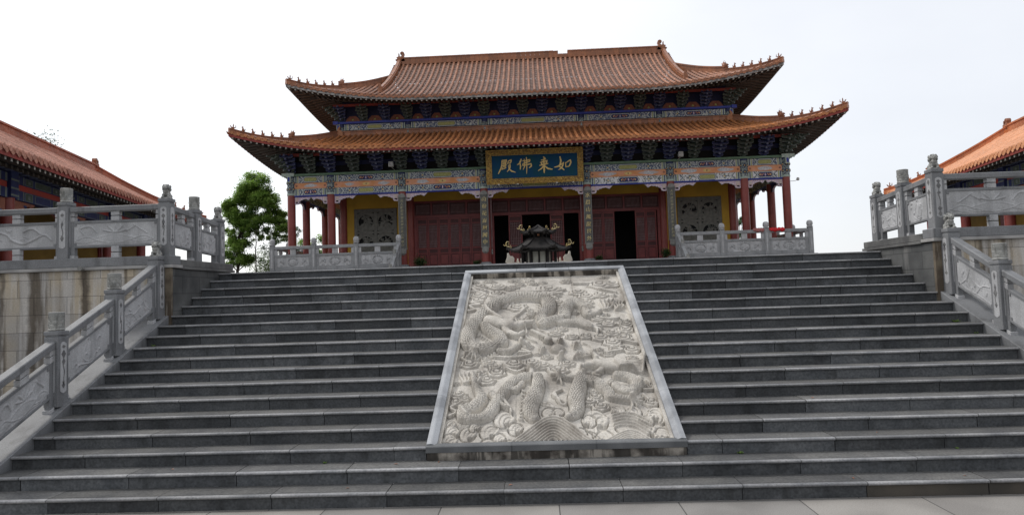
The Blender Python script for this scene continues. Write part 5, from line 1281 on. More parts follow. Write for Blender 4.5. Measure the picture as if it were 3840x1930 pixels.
# ------------------------------------------------------------------ tiled roofs
def make_roof(parent, side, L, prof, tmax, lift, ext, rng, sp=.33, mt=('tile', 'pan'), Tl=4.5, tr=.082, names=('roof_tiles',), seed=1, amin=None, drop=.0):
    """side: fn(a,t,z)->point; a along the eave (-L..L), t inward from the eave; prof: t->z"""
    rn = random.Random(seed)
    def surf(a, t, dz=0):
        c = L-abs(a); u = max(0, 1-c/rng); k = max(0, 1-t/Tl)
        e = ext*u**3*k; z = interp(prof, t)+lift*u**2.2*k**1.3+dz
        return side(a+math.copysign(e, a), t-e, z)
    n = int(2*L/sp)//2*2; rows = [(-L)+(k+.5)*2*L/n for k in range(n)]
    mb = MB(); mp = MB()
    w = 2*L/n
    for a in rows:
        tm = tmax(abs(a))
        if tm < .15: continue
        ns = max(2, int(tm/.42)); ts = [tm*j/ns for j in range(ns+1)]
        tn = rn.uniform(.2, .8)
        # half-round cover tiles, each course a little proud of the next
        for j in range(ns):
            t0, t1 = ts[j], ts[j+1]; tone = min(1, max(0, tn+rn.uniform(-.3, .3))); vs = []
            for t, r in ((t0-.03, tr*1.06), (t1, tr*.94)):
                p = Vector(surf(a, t)); q = Vector(surf(a+.01, t))-Vector(surf(a-.01, t)); q.z = 0; q.normalize()
                for k in range(6):
                    an = PI*k/5; vs.append(tuple(p+q*(-math.cos(an)*r)+Vector((0, 0, math.sin(an)*r*1.05+.025))))
            mb.add(vs, [(k, k+1, 7+k, 6+k) for k in range(5)]+[(0,1,2,3,4,5)], mt[0], tone)
        # round end disc and the hanging drip tile beside it
        p = Vector(surf(a, -.035)); q = (Vector(surf(a+.05, 0))-Vector(surf(a-.05, 0))); q.normalize(); nn = Vector((0,0,1))
        d = (Vector(surf(a, 0))-Vector(surf(a, .3))); d.normalize()
        r = tr*1.18; vs = []
        for dd in (0, .03):
            for k in range(10): an = 2*PI*k/10; vs.append(tuple(p+d*dd+q*math.cos(an)*r+nn*(math.sin(an)*r+.02)))
        mb.add(vs, [tuple(range(10, 20))]+[(k, (k+1) % 10, 10+(k+1) % 10, 10+k) for k in range(10)], mt[0], min(1, tn+.15))
        if abs(a+w/2) < L:
            p = Vector(surf(a+w/2, -.02)); hw = w/2-tr*.4; vs = []
            for dd in (0, .025):
                for u, v in ((-hw, .02), (-hw*.9, -.05), (-hw*.45, -.10), (0, -.125), (hw*.45, -.10), (hw*.9, -.05), (hw, .02)): vs.append(tuple(p+d*dd+q*u+nn*v))
            mb.add(vs, [tuple(range(7, 14))]+[(k, k+1, 8+k, 7+k) for k in range(6)], mt[0], min(1, max(0, rn.uniform(.35, .9))))
        # pan tiles
        for sg in (-1, 1):
            for j in range(ns):
                t0, t1 = ts[j], ts[j+1]; b = a+sg*w/2
                tb = min(1, tmax(abs(b))/tm) if tm else 1
                vs = [surf(a, t0, .02), surf(b, t0*min(1,tb) if tb < 1 else t0, 0.0), surf(b, t1*tb, -.02), surf(a, t1, .0)]
                mp.add(vs, [(0,1,2,3)], mt[1], rn.random())
    mb.build('roof_tiles', parent, smooth='auto'); mp.build('pan_tiles', parent)
    return surf, rows
def soffit(parent, side, L, ze, lift, ext, rng, depth, slope, fasc, Tl=4.5, sp=.30, drop=.16, rsz=.045, single=False):
    def und(a, t, dz=0):
        c = L-abs(a); u = max(0, 1-c/rng); k = max(0, 1-t/Tl); e = ext*u**3*k
        return side(a+math.copysign(e, a), t-e, ze-drop+slope*t+lift*u**2.2*k**1.1+dz)
    mb = MB(); n = 60
    for k in range(n):
        a, b = lerp(-L, L, k/n), lerp(-L, L, (k+1)/n)
        ta, tb = min(depth, L-abs(a)+.001), min(depth, L-abs(b)+.001)
        for j in range(4):
            mb.add([und(a, .02+ta*j/4), und(b, .02+tb*j/4), und(b, .02+tb*(j+1)/4), und(a, .02+ta*(j+1)/4)], [(0,1,2,3)], 'soffit')
    mb.build('eave_boards', parent)
    mb = MB()
    for k in range(n):
        a, b = lerp(-L, L, k/n), lerp(-L, L, (k+1)/n)
        mb.hexa([und(a,-.01,-.06), und(b,-.01,-.06), und(b,.05,-.06), und(a,.05,-.06), und(a,-.01,.10), und(b,-.01,.10), und(b,.05,.10), und(a,.05,.10)], fasc)
    mb.build('fascia', parent)
    mb = MB(); m = int(2*L/sp); r = rsz
    for k in range(m):
        if single and 5 < k < m-5: mb, keep = MB(), mb
        else: keep = None
        a = -L+(k+.5)*2*L/m; dp = min(depth, L-abs(a))
        if dp < .3: dp = .3
        t0 = .06
        vs = []
        for t in (t0, dp):
            for u, v in ((-r, -.15), (r, -.15), (r, -.15+2*r), (-r, -.15+2*r)): vs.append(und(a+u, t, v))
        mb.add([vs[i] for i in range(8)], [(0,1,5,4),(1,2,6,5),(2,3,7,6),(3,0,4,7)], 'rafter')
        mb.add(vs[:4], [(0,1,2,3)], 'rend')
        t0 = .75
        if dp > 1.1:
            vs = []
            for t in (t0, dp):
                for u, v in ((-r*1.2, -.27), (r*1.2, -.27), (r*1.2, -.27+2.2*r), (-r*1.2, -.27+2.2*r)): vs.append(und(a+u, t, v))
            mb.add(vs, [(0,1,5,4),(1,2,6,5),(2,3,7,6),(3,0,4,7),(0,1,2,3)], 'rafter')
        if keep is not None: mb.build('rafter', parent); mb = keep
    mb.build('rafters', parent, kind='stuff')
    return und

def beast_mesh(kind):
    mb = MB(); b = lambda c, r, rot=None: mb.ball(c, r, 'beast', 8, rot)
    if kind == 'small':      # seated creature facing -y... down the ridge
        b((0,.03,.07),(.05,.07,.07)); b((0,.0,.14),(.04,.045,.07)); b((0,-.02,.22),(.035,.045,.038)); b((0,-.06,.215),(.02,.03,.018))
        mb.tube([(0,-.02,.12),(0,-.05,.05),(0,-.06,.0)],[.03,.022,.02],6,'beast'); mb.tube([(0,.09,.05),(0,.12,.12),(0,.10,.18)],[.02,.018,.008],5,'beast'); mb.tube([(.02,.0,.25),(.025,.01,.29)],[.012,.004],5,'beast'); mb.tube([(-.02,.0,.25),(-.025,.01,.29)],[.012,.004],5,'beast')
    elif kind == 'rider':
        b((0,.0,.07),(.045,.10,.05)); b((0,-.10,.12),(.025,.03,.05)); b((0,-.13,.16),(.02,.035,.018)); b((0,.02,.17),(.035,.035,.06)); b((0,.02,.25),(.026,.028,.03)); mb.tube([(0,.10,.08),(0,.15,.17),(0,.14,.25)],[.03,.02,.006],6,'beast'); mb.tube([(0,.09,.08),(0,.2,.13)],[.02,.006],5,'beast')
    else:                    # large hip beast with horns
        mb.prism([(-.14,0),(.16,0),(.16,.20),(.20,.36),(.12,.32),(.08,.42),(.02,.30),(-.05,.34),(-.04,.25),(-.16,.24),(-.20,.17),(-.12,.14),(-.19,.09)], lambda u, q, d: (d, u, q), -.06, .06, 'beast'); b((0,-.06,.21),(.075,.06,.04))
        mb.tube([(0,.02,.30),(0,-.02,.42),(0,.05,.50)],[.02,.014,.005],5,'beast'); mb.tube([(.03,.10,.32),(.05,.13,.44),(.04,.08,.52)],[.015,.01,.004],5,'beast')
    o = mb.build('tmp_b', origin=(0,0,0), smooth='auto'); me = o.data; bpy.data.objects.remove(o); return me
BE = {k: beast_mesh(k) for k in ('small', 'rider', 'big')}
def beast(kind, parent, p, rz, sc=1.0):
    o = bpy.data.objects.new('roof_beast' if kind != 'big' else 'horned_beast', BE[kind]); COL.objects.link(o)
    o.parent = parent; o.location = Vector(p)-WL[parent.name]; o.rotation_euler = (0,0,rz); o.scale = (sc,)*3; WL[o.name] = Vector(p)
def hip_ridge(parent, pts, h0, h1, w=.13, mat='ridge', nsm=5, kb=.42, rz=0, gap=.62, sc=1.15):
    """pts from the tip inwards (on the tile surface); a lower outer part, then a taller inner part"""
    pts = [Vector(p) for p in pts]; D = [0]
    for a, b in zip(pts, pts[1:]): D.append(D[-1]+(b-a).length)
    def at(d):
        for i in range(len(pts)-1):
            if d <= D[i+1]+1e-6: return pts[i].lerp(pts[i+1], (d-D[i])/(D[i+1]-D[i]))
        return pts[-1]
    dbig = .25+gap*(nsm+1); mb = MB(); rn = random.Random(2)
    n = int(D[-1]/.3)
    for i in range(n):
        a, b = D[-1]*i/n, D[-1]*(i+1)/n; pa, pb_ = at(a+.004), at(b-.004)
        ha = h0 if a < dbig else h1
        d = (pb_-pa); d.z = 0; d.normalize(); q = Vector((d.y, -d.x, 0)); tn = rn.random()
        def sec(p, h, w): return [p+q*w+Vector((0,0,.0)), p-q*w+Vector((0,0,.0)), p-q*w+Vector((0,0,h)), p+q*w+Vector((0,0,h))]
        for (wa, za, zb) in ((w, -.1, ha*.30), (w*.72, ha*.30, ha*.72), (w*1.05, ha*.72, ha*.84), (w*.6, ha*.84, ha)):
            v = []
            for p in (pa, pb_):
                for sx, zz in ((-1, za), (1, za), (1, zb), (-1, zb)): v.append(tuple(p+q*sx*wa+Vector((0,0,zz))))
            mb.add(v, [(0,1,2,3),(4,5,6,7),(0,1,5,4),(1,2,6,5),(2,3,7,6),(3,0,4,7)], mat, tn)
    o = mb.build('hip_ridge', parent)
    for k in range(nsm+1):
        p = at(.25+gap*k) + Vector((0,0,h0-.01)); beast('rider' if k == 0 else 'small', o, p, rz, sc*(1 if k else .95))
    p = at(dbig+.08)+Vector((0,0,h0-.02)); beast('big', o, p, rz, sc*.95)
    return o
def frames(cx0, L, y0, D):
    """front, back, left, right side functions for a rectangular eave plan; L half length, D depth"""
    return {'front': (lambda a, t, z: (a, y0+t, z)), 'back': (lambda a, t, z: (-a, y0+D-t, z)), 'left': (lambda a, t, z: (-L+t, y0+D/2-a, z)), 'right': (lambda a, t, z: (L-t, y0+D/2+a, z))}

# lower skirt roof
LX = 14.55+2.2; LY = Y1-2.2; LD = (46.95+2.2)-LY
pl_ = [(0,10.61),(1.1,10.98),(2.2,11.40),(3.3,11.88),(4.45,12.45)]
fr = frames(0, LX, LY, LD); lowlift, lowext, lrng = 1.08, .36, 7.9
skirt = thing  # (name kept free)
lr = MB(); lr.box(-11.9, 11.9, Y2+.05, 44.4, 12.0, 12.2, 'black'); lowroof = lr.build('lower_roof', hall)
for k, hl in (('front', LX), ('back', LX), ('left', LD/2), ('right', LD/2)):
    make_roof(lowroof, fr[k], hl, pl_, lambda a, hl=hl: min(4.4, hl-a), lowlift, lowext, lrng, mt=('tilel', 'panl'), seed=4)
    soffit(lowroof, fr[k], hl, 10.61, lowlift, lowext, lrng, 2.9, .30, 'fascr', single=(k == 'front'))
# flashing ridge round the foot of the upper storey
mb = MB(); rn = random.Random(8)
yr = LY+4.42; xr = LX-4.42
for i in range(62):
    a, b = lerp(-xr, xr, i/62), lerp(-xr, xr, (i+1)/62)
    tn = rn.random(); mb.box(a+.006, b-.006, yr-.06, yr+.12, 12.40, 12.66, 'ridge', tn); mb.box(a, b, yr-.10, yr+.14, 12.665, 12.73, 'ridge', tn); mb.box(a+.05, b-.05, yr-.085, yr-.062, 12.43, 12.48, 'ridge', tn)
for s in (-1, 1): mb.box(*sorted((s*(xr-.1), s*(xr+.1))), yr+.13, 46, 12.40, 12.7, 'ridge')
mb.box(-xr, xr, yr-.02, yr+.1, 12.2, 12.405, 'ygreen')
mb.build('flashing_ridge', lowroof)
def hip_pts(L, y0, prof, lift, ext, rng, Tl, t_end, sx, n=14, sy=1, D=0):
    P = []
    for i in range(n+1):
        t = t_end*i/n-.0; u = max(0, 1-t/rng); k = max(0, 1-t/Tl); e = ext*u**3*k
        y = y0+t-e if sy > 0 else y0+D-t+e
        P.append((sx*(L-t+e), y, interp(prof, t)+lift*u**2.2*k**1.3+.03))
    return P
for s in (-1, 1):
    hip_ridge(hall, hip_pts(LX, LY, pl_, lowlift, lowext, lrng, 4.5, 4.42, s), .24, .36, rz=s*PI/4, gap=.56)
    hip_ridge(hall, hip_pts(LX, LY, pl_, lowlift, lowext, lrng, 4.5, 4.42, s, sy=-1, D=LD), .24, .36, rz=PI-s*PI/4, gap=.56)
    mb = MB(); mb.prism([(0,0),(.42,0),(.42,.22),(.36,.42),(.28,.56),(.16,.6),(.22,.4),(.1,.34),(0,.2)], lambda u, q, d: (s*(xr-.33)+u*s, yr-.16+d, 12.42+q), 0, .18, 'tilel'); mb.build('corner_ornament', lowroof)

# upper gable-and-hip roof
UX = 12.15+2.2; UY = Y2-2.2; UD = (44.5+2.2)-UY; YR = UY+UD/2; GX = 9.5
pu = [(0,14.18),(.75,14.52),(1.55,14.93),(2.6,15.5),(3.55,16.05),(4.7,16.78),(5.6,17.38),(6.7,18.2),(UD/2,19.05)]
upl, upe, urng = 1.02, .40, 8.4
fr = frames(0, UX, UY, UD)
ur = MB(); ur.box(-9, 9, YR-.1, YR+.1, 18.2, 18.8, 'black'); uproof = ur.build('upper_roof', hall)
for k in ('front', 'back'):
    make_roof(uproof, fr[k], UX, pu, lambda a: UD/2 if a <= GX+.05 else max(0, UX-a), upl, upe, urng, seed=6)
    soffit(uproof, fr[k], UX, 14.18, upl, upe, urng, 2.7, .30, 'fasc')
for k in ('left', 'right'):
    make_roof(uproof, fr[k], UD/2, pu, lambda a: min(UX-GX, UD/2-a), upl, upe, urng, seed=9)
    soffit(uproof, fr[k], UD/2, 14.18, upl, upe, urng, 2.7, .30, 'fasc')
for s in (-1, 1):
    hip_ridge(hall, hip_pts(UX, UY, pu, upl, upe, urng, 4.5, UX-GX, s), .24, .38, rz=s*PI/4, gap=.56)
    hip_ridge(hall, hip_pts(UX, UY, pu, upl, upe, urng, 4.5, UX-GX, s, sy=-1, D=UD), .24, .38, rz=PI-s*PI/4, gap=.56)
    # verge ridges down the gable edge, front and back, each ending in a small beast
    for sy in (1, -1):
        mb = MB(); rn = random.Random(3); n = 26; t0, t1 = 1.55, UD/2-.05
        for i in range(n):
            a, b = lerp(t0, t1, i/n), lerp(t0, t1, (i+1)/n); tn = rn.random()
            for (w, za, zb) in ((.15, -.05, .13), (.10, .13, .29), (.16, .29, .34), (.09, .34, .42)):
                v = []
                for t in (a, b-.004):
                    y = UY+t if sy > 0 else UY+UD-t; z = interp(pu, t)
                    for sx, zz in ((-1, za), (1, za), (1, zb), (-1, zb)): v.append((s*GX+sx*w, y, z+zz))
                mb.add(v, [(0,1,2,3),(4,5,6,7),(0,1,5,4),(1,2,6,5),(2,3,7,6),(3,0,4,7)], 'ridge', tn)
            # short verge tiles hanging over the gable
            t = (a+b)/2; y = UY+t if sy > 0 else UY+UD-t; z = interp(pu, t)
            if t > UX-GX-.3: mb.tube([(s*(GX+.1), y, z+.06), (s*(GX+.42), y, z-.06)], .07, 8, 'tile', tn)
        v = mb.build('verge_ridge', hall)
        y = UY+t0-.05 if sy > 0 else UY+UD-t0+.05
        mb = MB(); z = interp(pu, t0); mb.box(s*GX-.13, s*GX+.13, y-.12, y+.12, z-.05, z+.32, 'tile'); mb.prism([(-.1,0),(.1,0),(.1,.12),(.04,.3),(-.06,.34),(-.12,.24),(-.05,.2)], lambda u, q, d: (s*GX+u*s*-1, y+d, z+.32+q), -.07, .07, 'tile'); mb.build('verge_beast', v)
    # gable wall
    g = [(UY+(UX-GX)+.1, interp(pu, UX-GX)-.1)]+[(UY+t, interp(pu, t)-.05) for t in (5.6, 6.7, UD/2, )]+[(UY+UD-t, interp(pu, t)-.05) for t in (6.7, 5.6)]+[(UY+UD-(UX-GX)-.1, interp(pu, UX-GX)-.1)]
    mb = MB(); mb.prism(g, lambda u, q, d: (s*(GX-.35)+d*s, u, q), 0, .1, 'fascr'); mb.build('gable_wall', uproof)
# main ridge with its broken stretch
mb = MB(); rn = random.Random(4); zr = 19.05; n = 56
gap0, gap1 = 2.0, 2.62
for i in range(n):
    a, b = lerp(-9.35, 9.35, i/n), lerp(-9.35, 9.35, (i+1)/n); tn = rn.random(); c = (a+b)/2; cut = gap0 < c < gap1+.1
    mb.box(a+.004, b-.004, YR-.22, YR+.22, zr-.1, zr+.12, 'ridge', tn); mb.box(a+.004, b-.004, YR-.13, YR+.13, zr+.122, zr+(.2 if cut else .36), 'ridge', tn)
    mb.box(a, b, YR-.2, YR+.2, zr+.10, zr+.135, 'ridge', tn)
    if not cut:
        mb.box(a, b, YR-.17, YR+.17, zr+.362, zr+.41, 'ridge', tn)
        if c < gap0 and c > gap0-.4: continue
        mb.tube([(a+.01, YR, zr+.42), (b-.01, YR, zr+.42)], .085, 8, 'ridge', tn)
mr = mb.build('main_ridge', hall)
CH = [(-.30,0),(.42,0),(.42,.30),(.30,.46),(.30,.70),(.36,.84),(.30,1.02),(.14,1.08),(0,1.0),(-.03,.86),(.06,.80),(.10,.88),(.17,.86),(.14,.72),(.02,.62),(-.10,.64),(-.12,.92),(-.17,.92),(-.19,.62),(-.38,.56),(-.28,.44),(-.48,.34),(-.34,.24)]
for s in (-1, 1):
    mb = MB(); mb.prism([(u*.82, w*.82) for u, w in CH], lambda u, q, d: (s*9.42-u*s, YR+d, zr+.02+q), -.13, .13, 'tile')
    mb.ball((s*9.30, YR-.14, zr+.42), (.12,.05,.12), 'tile', 10); mb.build('ridge_end_beast', mr, bevel=.02)

# ------------------------------------------------------------------ things fixed to the hall
# signboard
sb = thing('signboard', 'blue signboard with four gold characters in a carved gilt frame under the lower eave', 'sign', (0, 30.2, 8.5))
TI = R(7); zb_ = 8.50; yb_ = 30.32
def SP(u, w, d):   # board plane leaning forward at the top
    return (u, yb_-w*math.sin(TI)-d*math.cos(TI), zb_+w*math.cos(TI)-d*math.sin(TI))
SWd, SH, FR = 2.78, 1.94, .29
def sbx(mb, x0, x1, w0, w1, d0, d1, m): mb.hexa([SP(x0,w0,d0),SP(x1,w0,d0),SP(x1,w1,d0),SP(x0,w1,d0),SP(x0,w0,d1),SP(x1,w0,d1),SP(x1,w1,d1),SP(x0,w1,d1)], m)
mb = MB(); sbx(mb, -SWd+FR-.02, SWd-FR+.02, FR-.02, SH-FR+.02, -.06, 0, 'teal'); mb.build('board', sb)
mb = MB(); G['goldd'] = M('gilt_hollow', (.16,.085,.02), (.40,.26,.06), 9, .4, .6, rough=.5)
for q in ([(-SWd,0),(SWd,0),(SWd-FR,FR),(-SWd+FR,FR)], [(-SWd,SH),(-SWd+FR,SH-FR),(SWd-FR,SH-FR),(SWd,SH)], [(-SWd,0),(-SWd+FR,FR),(-SWd+FR,SH-FR),(-SWd,SH)], [(SWd,0),(SWd,SH),(SWd-FR,SH-FR),(SWd-FR,FR)]):
    mb.prism(q, lambda u, w, d: SP(u, w, d), -.08, .03, 'goldd')
rn = random.Random(21)
def scroll(cx, cw):
    a0 = rn.uniform(0, 6); sg = rn.choice((-1, 1)); r0 = rn.uniform(.05, .095)
    pts = [SP(cx+r0*(1-k/11)*math.cos(a0+sg*k*.62)*1.3, cw+r0*(1-k/11)*math.sin(a0+sg*k*.62), .035+.01*rn.random()) for k in range(9)]
    mb.tube(pts, [.014,.02,.022,.022,.02,.02,.018,.016,.012], 5, 'gold')
for k in range(58): scroll(lerp(-SWd+.1, SWd-.1, (k+.5)/58), rn.choice((FR/2, SH-FR/2))+rn.uniform(-.05,.05)); scroll(lerp(-SWd+.1, SWd-.1, rn.random()), FR/2 if k % 2 else SH-FR/2)
for k in range(16):
    for sx in (-1, 1): scroll(sx*(SWd-FR/2)+rn.uniform(-.04,.04), lerp(.2, SH-.2, (k+.5)/16))
for a, b in (((-SWd,.0),(SWd,.0)),((SWd,0),(SWd,SH)),((SWd,SH),(-SWd,SH)),((-SWd,SH),(-SWd,0)),((-SWd+FR,FR),(SWd-FR,FR)),((SWd-FR,FR),(SWd-FR,SH-FR)),((SWd-FR,SH-FR),(-SWd+FR,SH-FR)),((-SWd+FR,SH-FR),(-SWd+FR,FR)),((-SWd,0),(-SWd+FR,FR)),((SWd,0),(SWd-FR,FR)),((-SWd,SH),(-SWd+FR,SH-FR)),((SWd,SH),(SWd-FR,SH-FR))):
    mb.tube([SP(*a, .035), SP(*b, .035)], .022, 6, 'gold')
mb.build('gilt_frame', sb)
mb = MB()
for u in (-2.1,-1.0,1.25,2.2): mb.box(u-.05, u+.05, yb_-.07, yb_+.02, zb_-.075, zb_-.01, 'steel')
mb.build('support_bracket', sb)
BR = {'dian': [[(470,415,12),(520,418,15),(570,405,12)],[(568,408,10),(566,440,14),(545,455,12)],[(475,455,9),(520,458,11),(560,445,9)],[(458,425,10),(455,520,11),(432,600,14),(395,670,14),(358,738,7)],[(480,495,9),(560,482,12)],[(505,465,9),(506,520,10),(500,575,10)],[(545,455,9),(546,510,11),(545,555,10)],[(455,555,10),(520,540,13),(565,520,9)],[(465,595,8),(480,615,12),(445,632,8)],[(525,570,9),(550,590,13),(510,612,9),(470,625,6)],[(612,440,9),(604,485,9),(588,500,6)],[(620,432,10),(690,402,14),(682,450,13),(655,490,9)],[(612,485,7),(650,480,10)],[(610,548,7),(655,518,14),(650,590,15),(615,650,12),(578,688,6)],[(612,562,7),(640,630,13),(690,675,16),(780,702,7)]],
 'fo': [[(935,395,14),(912,450,17),(885,500,14),(838,520,7)],[(905,480,11),(915,560,14),(905,632,8)],[(975,432,9),(1060,425,12),(1150,402,14),(1138,448,12)],[(982,495,9),(1060,470,11),(1138,450,9)],[(978,495,10),(970,545,12),(1080,525,12),(1175,500,13),(1182,555,15),(1130,598,9)],[(1010,392,9),(1022,470,12),(1012,570,11),(975,640,6)],[(1066,350,9),(1070,480,12),(1066,620,10),(1060,742,5)]],
 'lai': [[(1488,345,12),(1520,372,16),(1500,400,12)],[(1430,418,8),(1480,412,13),(1540,395,9)],[(1408,472,9),(1490,455,14),(1575,430,11)],[(1430,490,12),(1452,530,14)],[(1565,460,12),(1530,515,13)],[(1390,545,10),(1490,525,16),(1590,500,10)],[(1490,400,14),(1497,540,19),(1495,660,17),(1492,722,10)],[(1480,560,12),(1430,620,14),(1345,672,6)],[(1510,560,11),(1590,622,18),(1692,640,11)]],
 'ru': [[(1893,345,13),(1912,440,18),(1895,520,17),(1865,575,14),(1920,605,14),(1985,658,10)],[(1970,478,11),(1955,550,16),(1910,620,13),(1848,655,6)],[(1752,592,9),(1830,575,15),(1900,530,14),(1978,498,10)],[(2022,480,8),(2028,540,9),(2030,590,9)],[(2020,500,7),(2085,455,11),(2145,420,14),(2155,480,15),(2120,555,13)],[(2040,582,8),(2085,578,10),(2125,562,9)]]}
kk = 0
bx0, bx1, by0, by1 = 195, 2325, 262, 835
for ch in BR.values():
    mb = MB()
    for st in ch:
        kk += 1; P2 = []; RR = []
        for i in range(len(st)-1):
            for j in range(4):
                t = j/4; P2.append([lerp(st[i][c], st[i+1][c], t) for c in (0, 1)]); RR.append(lerp(st[i][2], st[i+1][2], t))
        P2.append(list(st[-1][:2])); RR.append(st[-1][2])
        kx = (2*(SWd-FR))/(bx1-bx0); ky = (SH-2*FR)/572
        # undo the tilt of the drawing the strokes were measured on
        Q = [((x-bx0)*kx-(SWd-FR), FR+(835-(y+(x-1260)*.028-5))*ky) for x, y in P2]; RR = [r*kx*1.15 for r in RR]
        # outline as a ribbon with rounded ends
        Lf, Rt = [], []
        for i, p in enumerate(Q):
            a = Q[max(0, i-1)]; b = Q[min(len(Q)-1, i+1)]; dx, dy = b[0]-a[0], b[1]-a[1]; l = math.hypot(dx, dy) or 1; nx, ny = -dy/l, dx/l
            Lf.append((p[0]+nx*RR[i], p[1]+ny*RR[i])); Rt.append((p[0]-nx*RR[i], p[1]-ny*RR[i]))
        D = .018+kk*.0007
        for i in range(len(Q)-1):
            mb.hexa([SP(*Rt[i],0),SP(*Rt[i+1],0),SP(*Lf[i+1],0),SP(*Lf[i],0),SP(*Rt[i],D),SP(*Rt[i+1],D),SP(*Lf[i+1],D),SP(*Lf[i],D)], 'goldp')
        for i in (0, len(Q)-1):
            mb.prism([(Q[i][0]+RR[i]*math.cos(a*PI/5), Q[i][1]+RR[i]*math.sin(a*PI/5)) for a in range(10)], lambda u, w, d: SP(u, w, d), 0, D+.0003, 'goldp')
    mb.build('gold_character', sb)

# couplet boards on four columns
def couplet(x, text, size, label, zt=8.0, zb=4.95, w=.42, mat='goldc', n=7):
    t = thing('couplet_board', label, 'plaque', (x, Y1-.25, zb), group='couplet boards on the front columns')
    def arcp(r0, r1, z0, z1, m, mb, half=None):
        hw = half or w/2; N = 8; a1 = math.asin(min(.98, hw/r0))
        for k in range(N):
            a, b = lerp(-a1, a1, k/N), lerp(-a1, a1, (k+1)/N)
            f = lambda an, r: (x+r*math.sin(an), Y1-r*math.cos(an))
            p = [f(a, r1), f(b, r1), f(b, r0), f(a, r0)]
            mb.hexa([(*q, z0) for q in p]+[(*q, z1) for q in p], m)
    mb = MB(); arcp(.24, .275, zb, zt, 'coup', mb); mb.build('board', t)
    mb = MB(); arcp(.24, .285, zt+.002, zt+.05, 'coupe', mb, w/2+.01); arcp(.24, .285, zb-.05, zb-.002, 'coupe', mb, w/2+.01)
    for s in (-1, 1):
        an = math.asin((w/2)/.27); mb.box(x+s*w/2-.015, x+s*w/2+.015, Y1-.285*math.cos(an)-.01, Y1-.24*math.cos(an)+.02, zb, zt, 'coupe')
    for k in range(5):
        a = PI*k/4; mb.ball((x+.13*math.cos(a), Y1-.262, zt+.07+.10*math.sin(a)), (.09, .022, .085), 'coupe', 8)
    mb.ball((x, Y1-.265, zt+.12), (.12, .022, .12), 'coupe', 8)
    arcp(.24, .28, zb-.30, zb-.052, 'coupe', mb, w/2-.04)
    for k in range(6):
        a = PI*(k+.5)/6; mb.tube([(x+.14*math.cos(a), Y1-.262, zb-.27-.04*math.sin(a)), (x+.17*math.cos(a), Y1-.262, zb-.30-.12*math.sin(a))], [.04, .012], 6, 'coupe')
    mb.build('carved_trim', t)
    me = textmesh('\n'.join(text), size, bold=size*(.006 if size > .25 else .02), extrude=.006, shear=.12, spacing=((zt-zb)/len(text))/size/1.0*.985)
    vs = [v.co for v in me.vertices]; zmax = max(v.y for v in vs); zmin = min(v.y for v in vs); xm = (max(v.x for v in vs)+min(v.x for v in vs))/2; k = (zt-zb-.25)/(zmax-zmin)
    for v in me.vertices:
        u, w_, d = (v.co.x-xm), zt-.12-(zmax-v.co.y)*k, v.co.z; an = u/.28; v.co = Vector((x+(.283+d)*math.sin(an), Y1-(.283+d)*math.cos(an), w_))-Vector((x, Y1-.25, zb))
    me.materials.clear(); me.materials.append(G[mat])
    o = bpy.data.objects.new('gold_characters', me); COL.objects.link(o); o.parent = t
G['goldf'] = M('worn_gold_lettering', (.36,.33,.20), (.26,.25,.17), 9, rough=.5)
couplet(-3.03, '山帝花百重圓中', .30, 'grey couplet board with large gold characters on the column left of the incense burner')
couplet(3.03, '水晨山風度世外', .30, 'grey couplet board with large gold characters on the column right of the incense burner', zt=8.0, zb=4.95)
couplet(-7.88, '元人願如情書其時故識心是修心', .17, 'grey couplet board with small faded characters on the column left of the closed red doors', mat='goldf', zb=5.0)
couplet(7.88, '大意重如情顯其成故城大願利真', .17, 'grey couplet board with small faded characters on the column beside the right stone window', mat='goldf', zb=5.0)

# floodlights, small lamp and downpipes
for x, z, lb in ((-8.28, 9.70, 'square floodlight among the brackets above the left couplet column'), (8.32, 9.62, 'square floodlight among the brackets above the right couplet column')):
    t = thing('floodlight', lb, 'lamp', (x, 29.85, z), group='floodlights under the lower eave')
    mb = MB(); mb.box(x-.13, x+.13, 29.8, 29.95, z, z+.27, 'steel'); mb.build('housing', t, bevel=.015)
    mb = MB(); mb.box(x-.10, x+.10, 29.785, 29.798, z+.03, z+.24, 'cop'); mb.build('glass', t)
    mb = MB(); mb.tube([(x+.15, 29.9, z+.13), (x+.15, 29.9, z-.0), (x, 29.95, z-.02), (x-.15, 29.9, z), (x-.15, 29.9, z+.13)], .012, 6, 'steel'); mb.tube([(x, 29.95, z-.02), (x, 30.9, z-.02)], .015, 6, 'steel'); mb.build('bracket', t)
t = thing('column_lamp', 'small white lamp on an arm at the right end column', 'lamp', (14.83, Y1, 8.0))
mb = MB(); mb.tube([(14.75, Y1-.1, 8.12), (15.0, Y1-.25, 8.12), (15.12, Y1-.3, 8.2)], .015, 6, 'steel'); mb.build('arm', t)
mb = MB(); mb.lathe(15.12, Y1-.3, [(.05,8.12),(.09,8.16),(.08,8.26),(.02,8.3)], 10, 'steel'); mb.build('shade', t)
for x, lb in ((-2.68, 'thin grey downpipe left of the central doorway'), (2.68, 'thin grey downpipe right of the central doorway')):
    mb = MB(); mb.tube([(x, Y1+.45, 4.9), (x, Y1+.45, 9.3)], .05, 10, 'lat'); 
    for z in (4.6, 4.75): mb.ball((x, Y1+.45, z), (.06,.06,.10), 'coupe', 8)
    mb.build('downpipe', label=lb, cat='pipe', group='downpipes behind the middle columns')
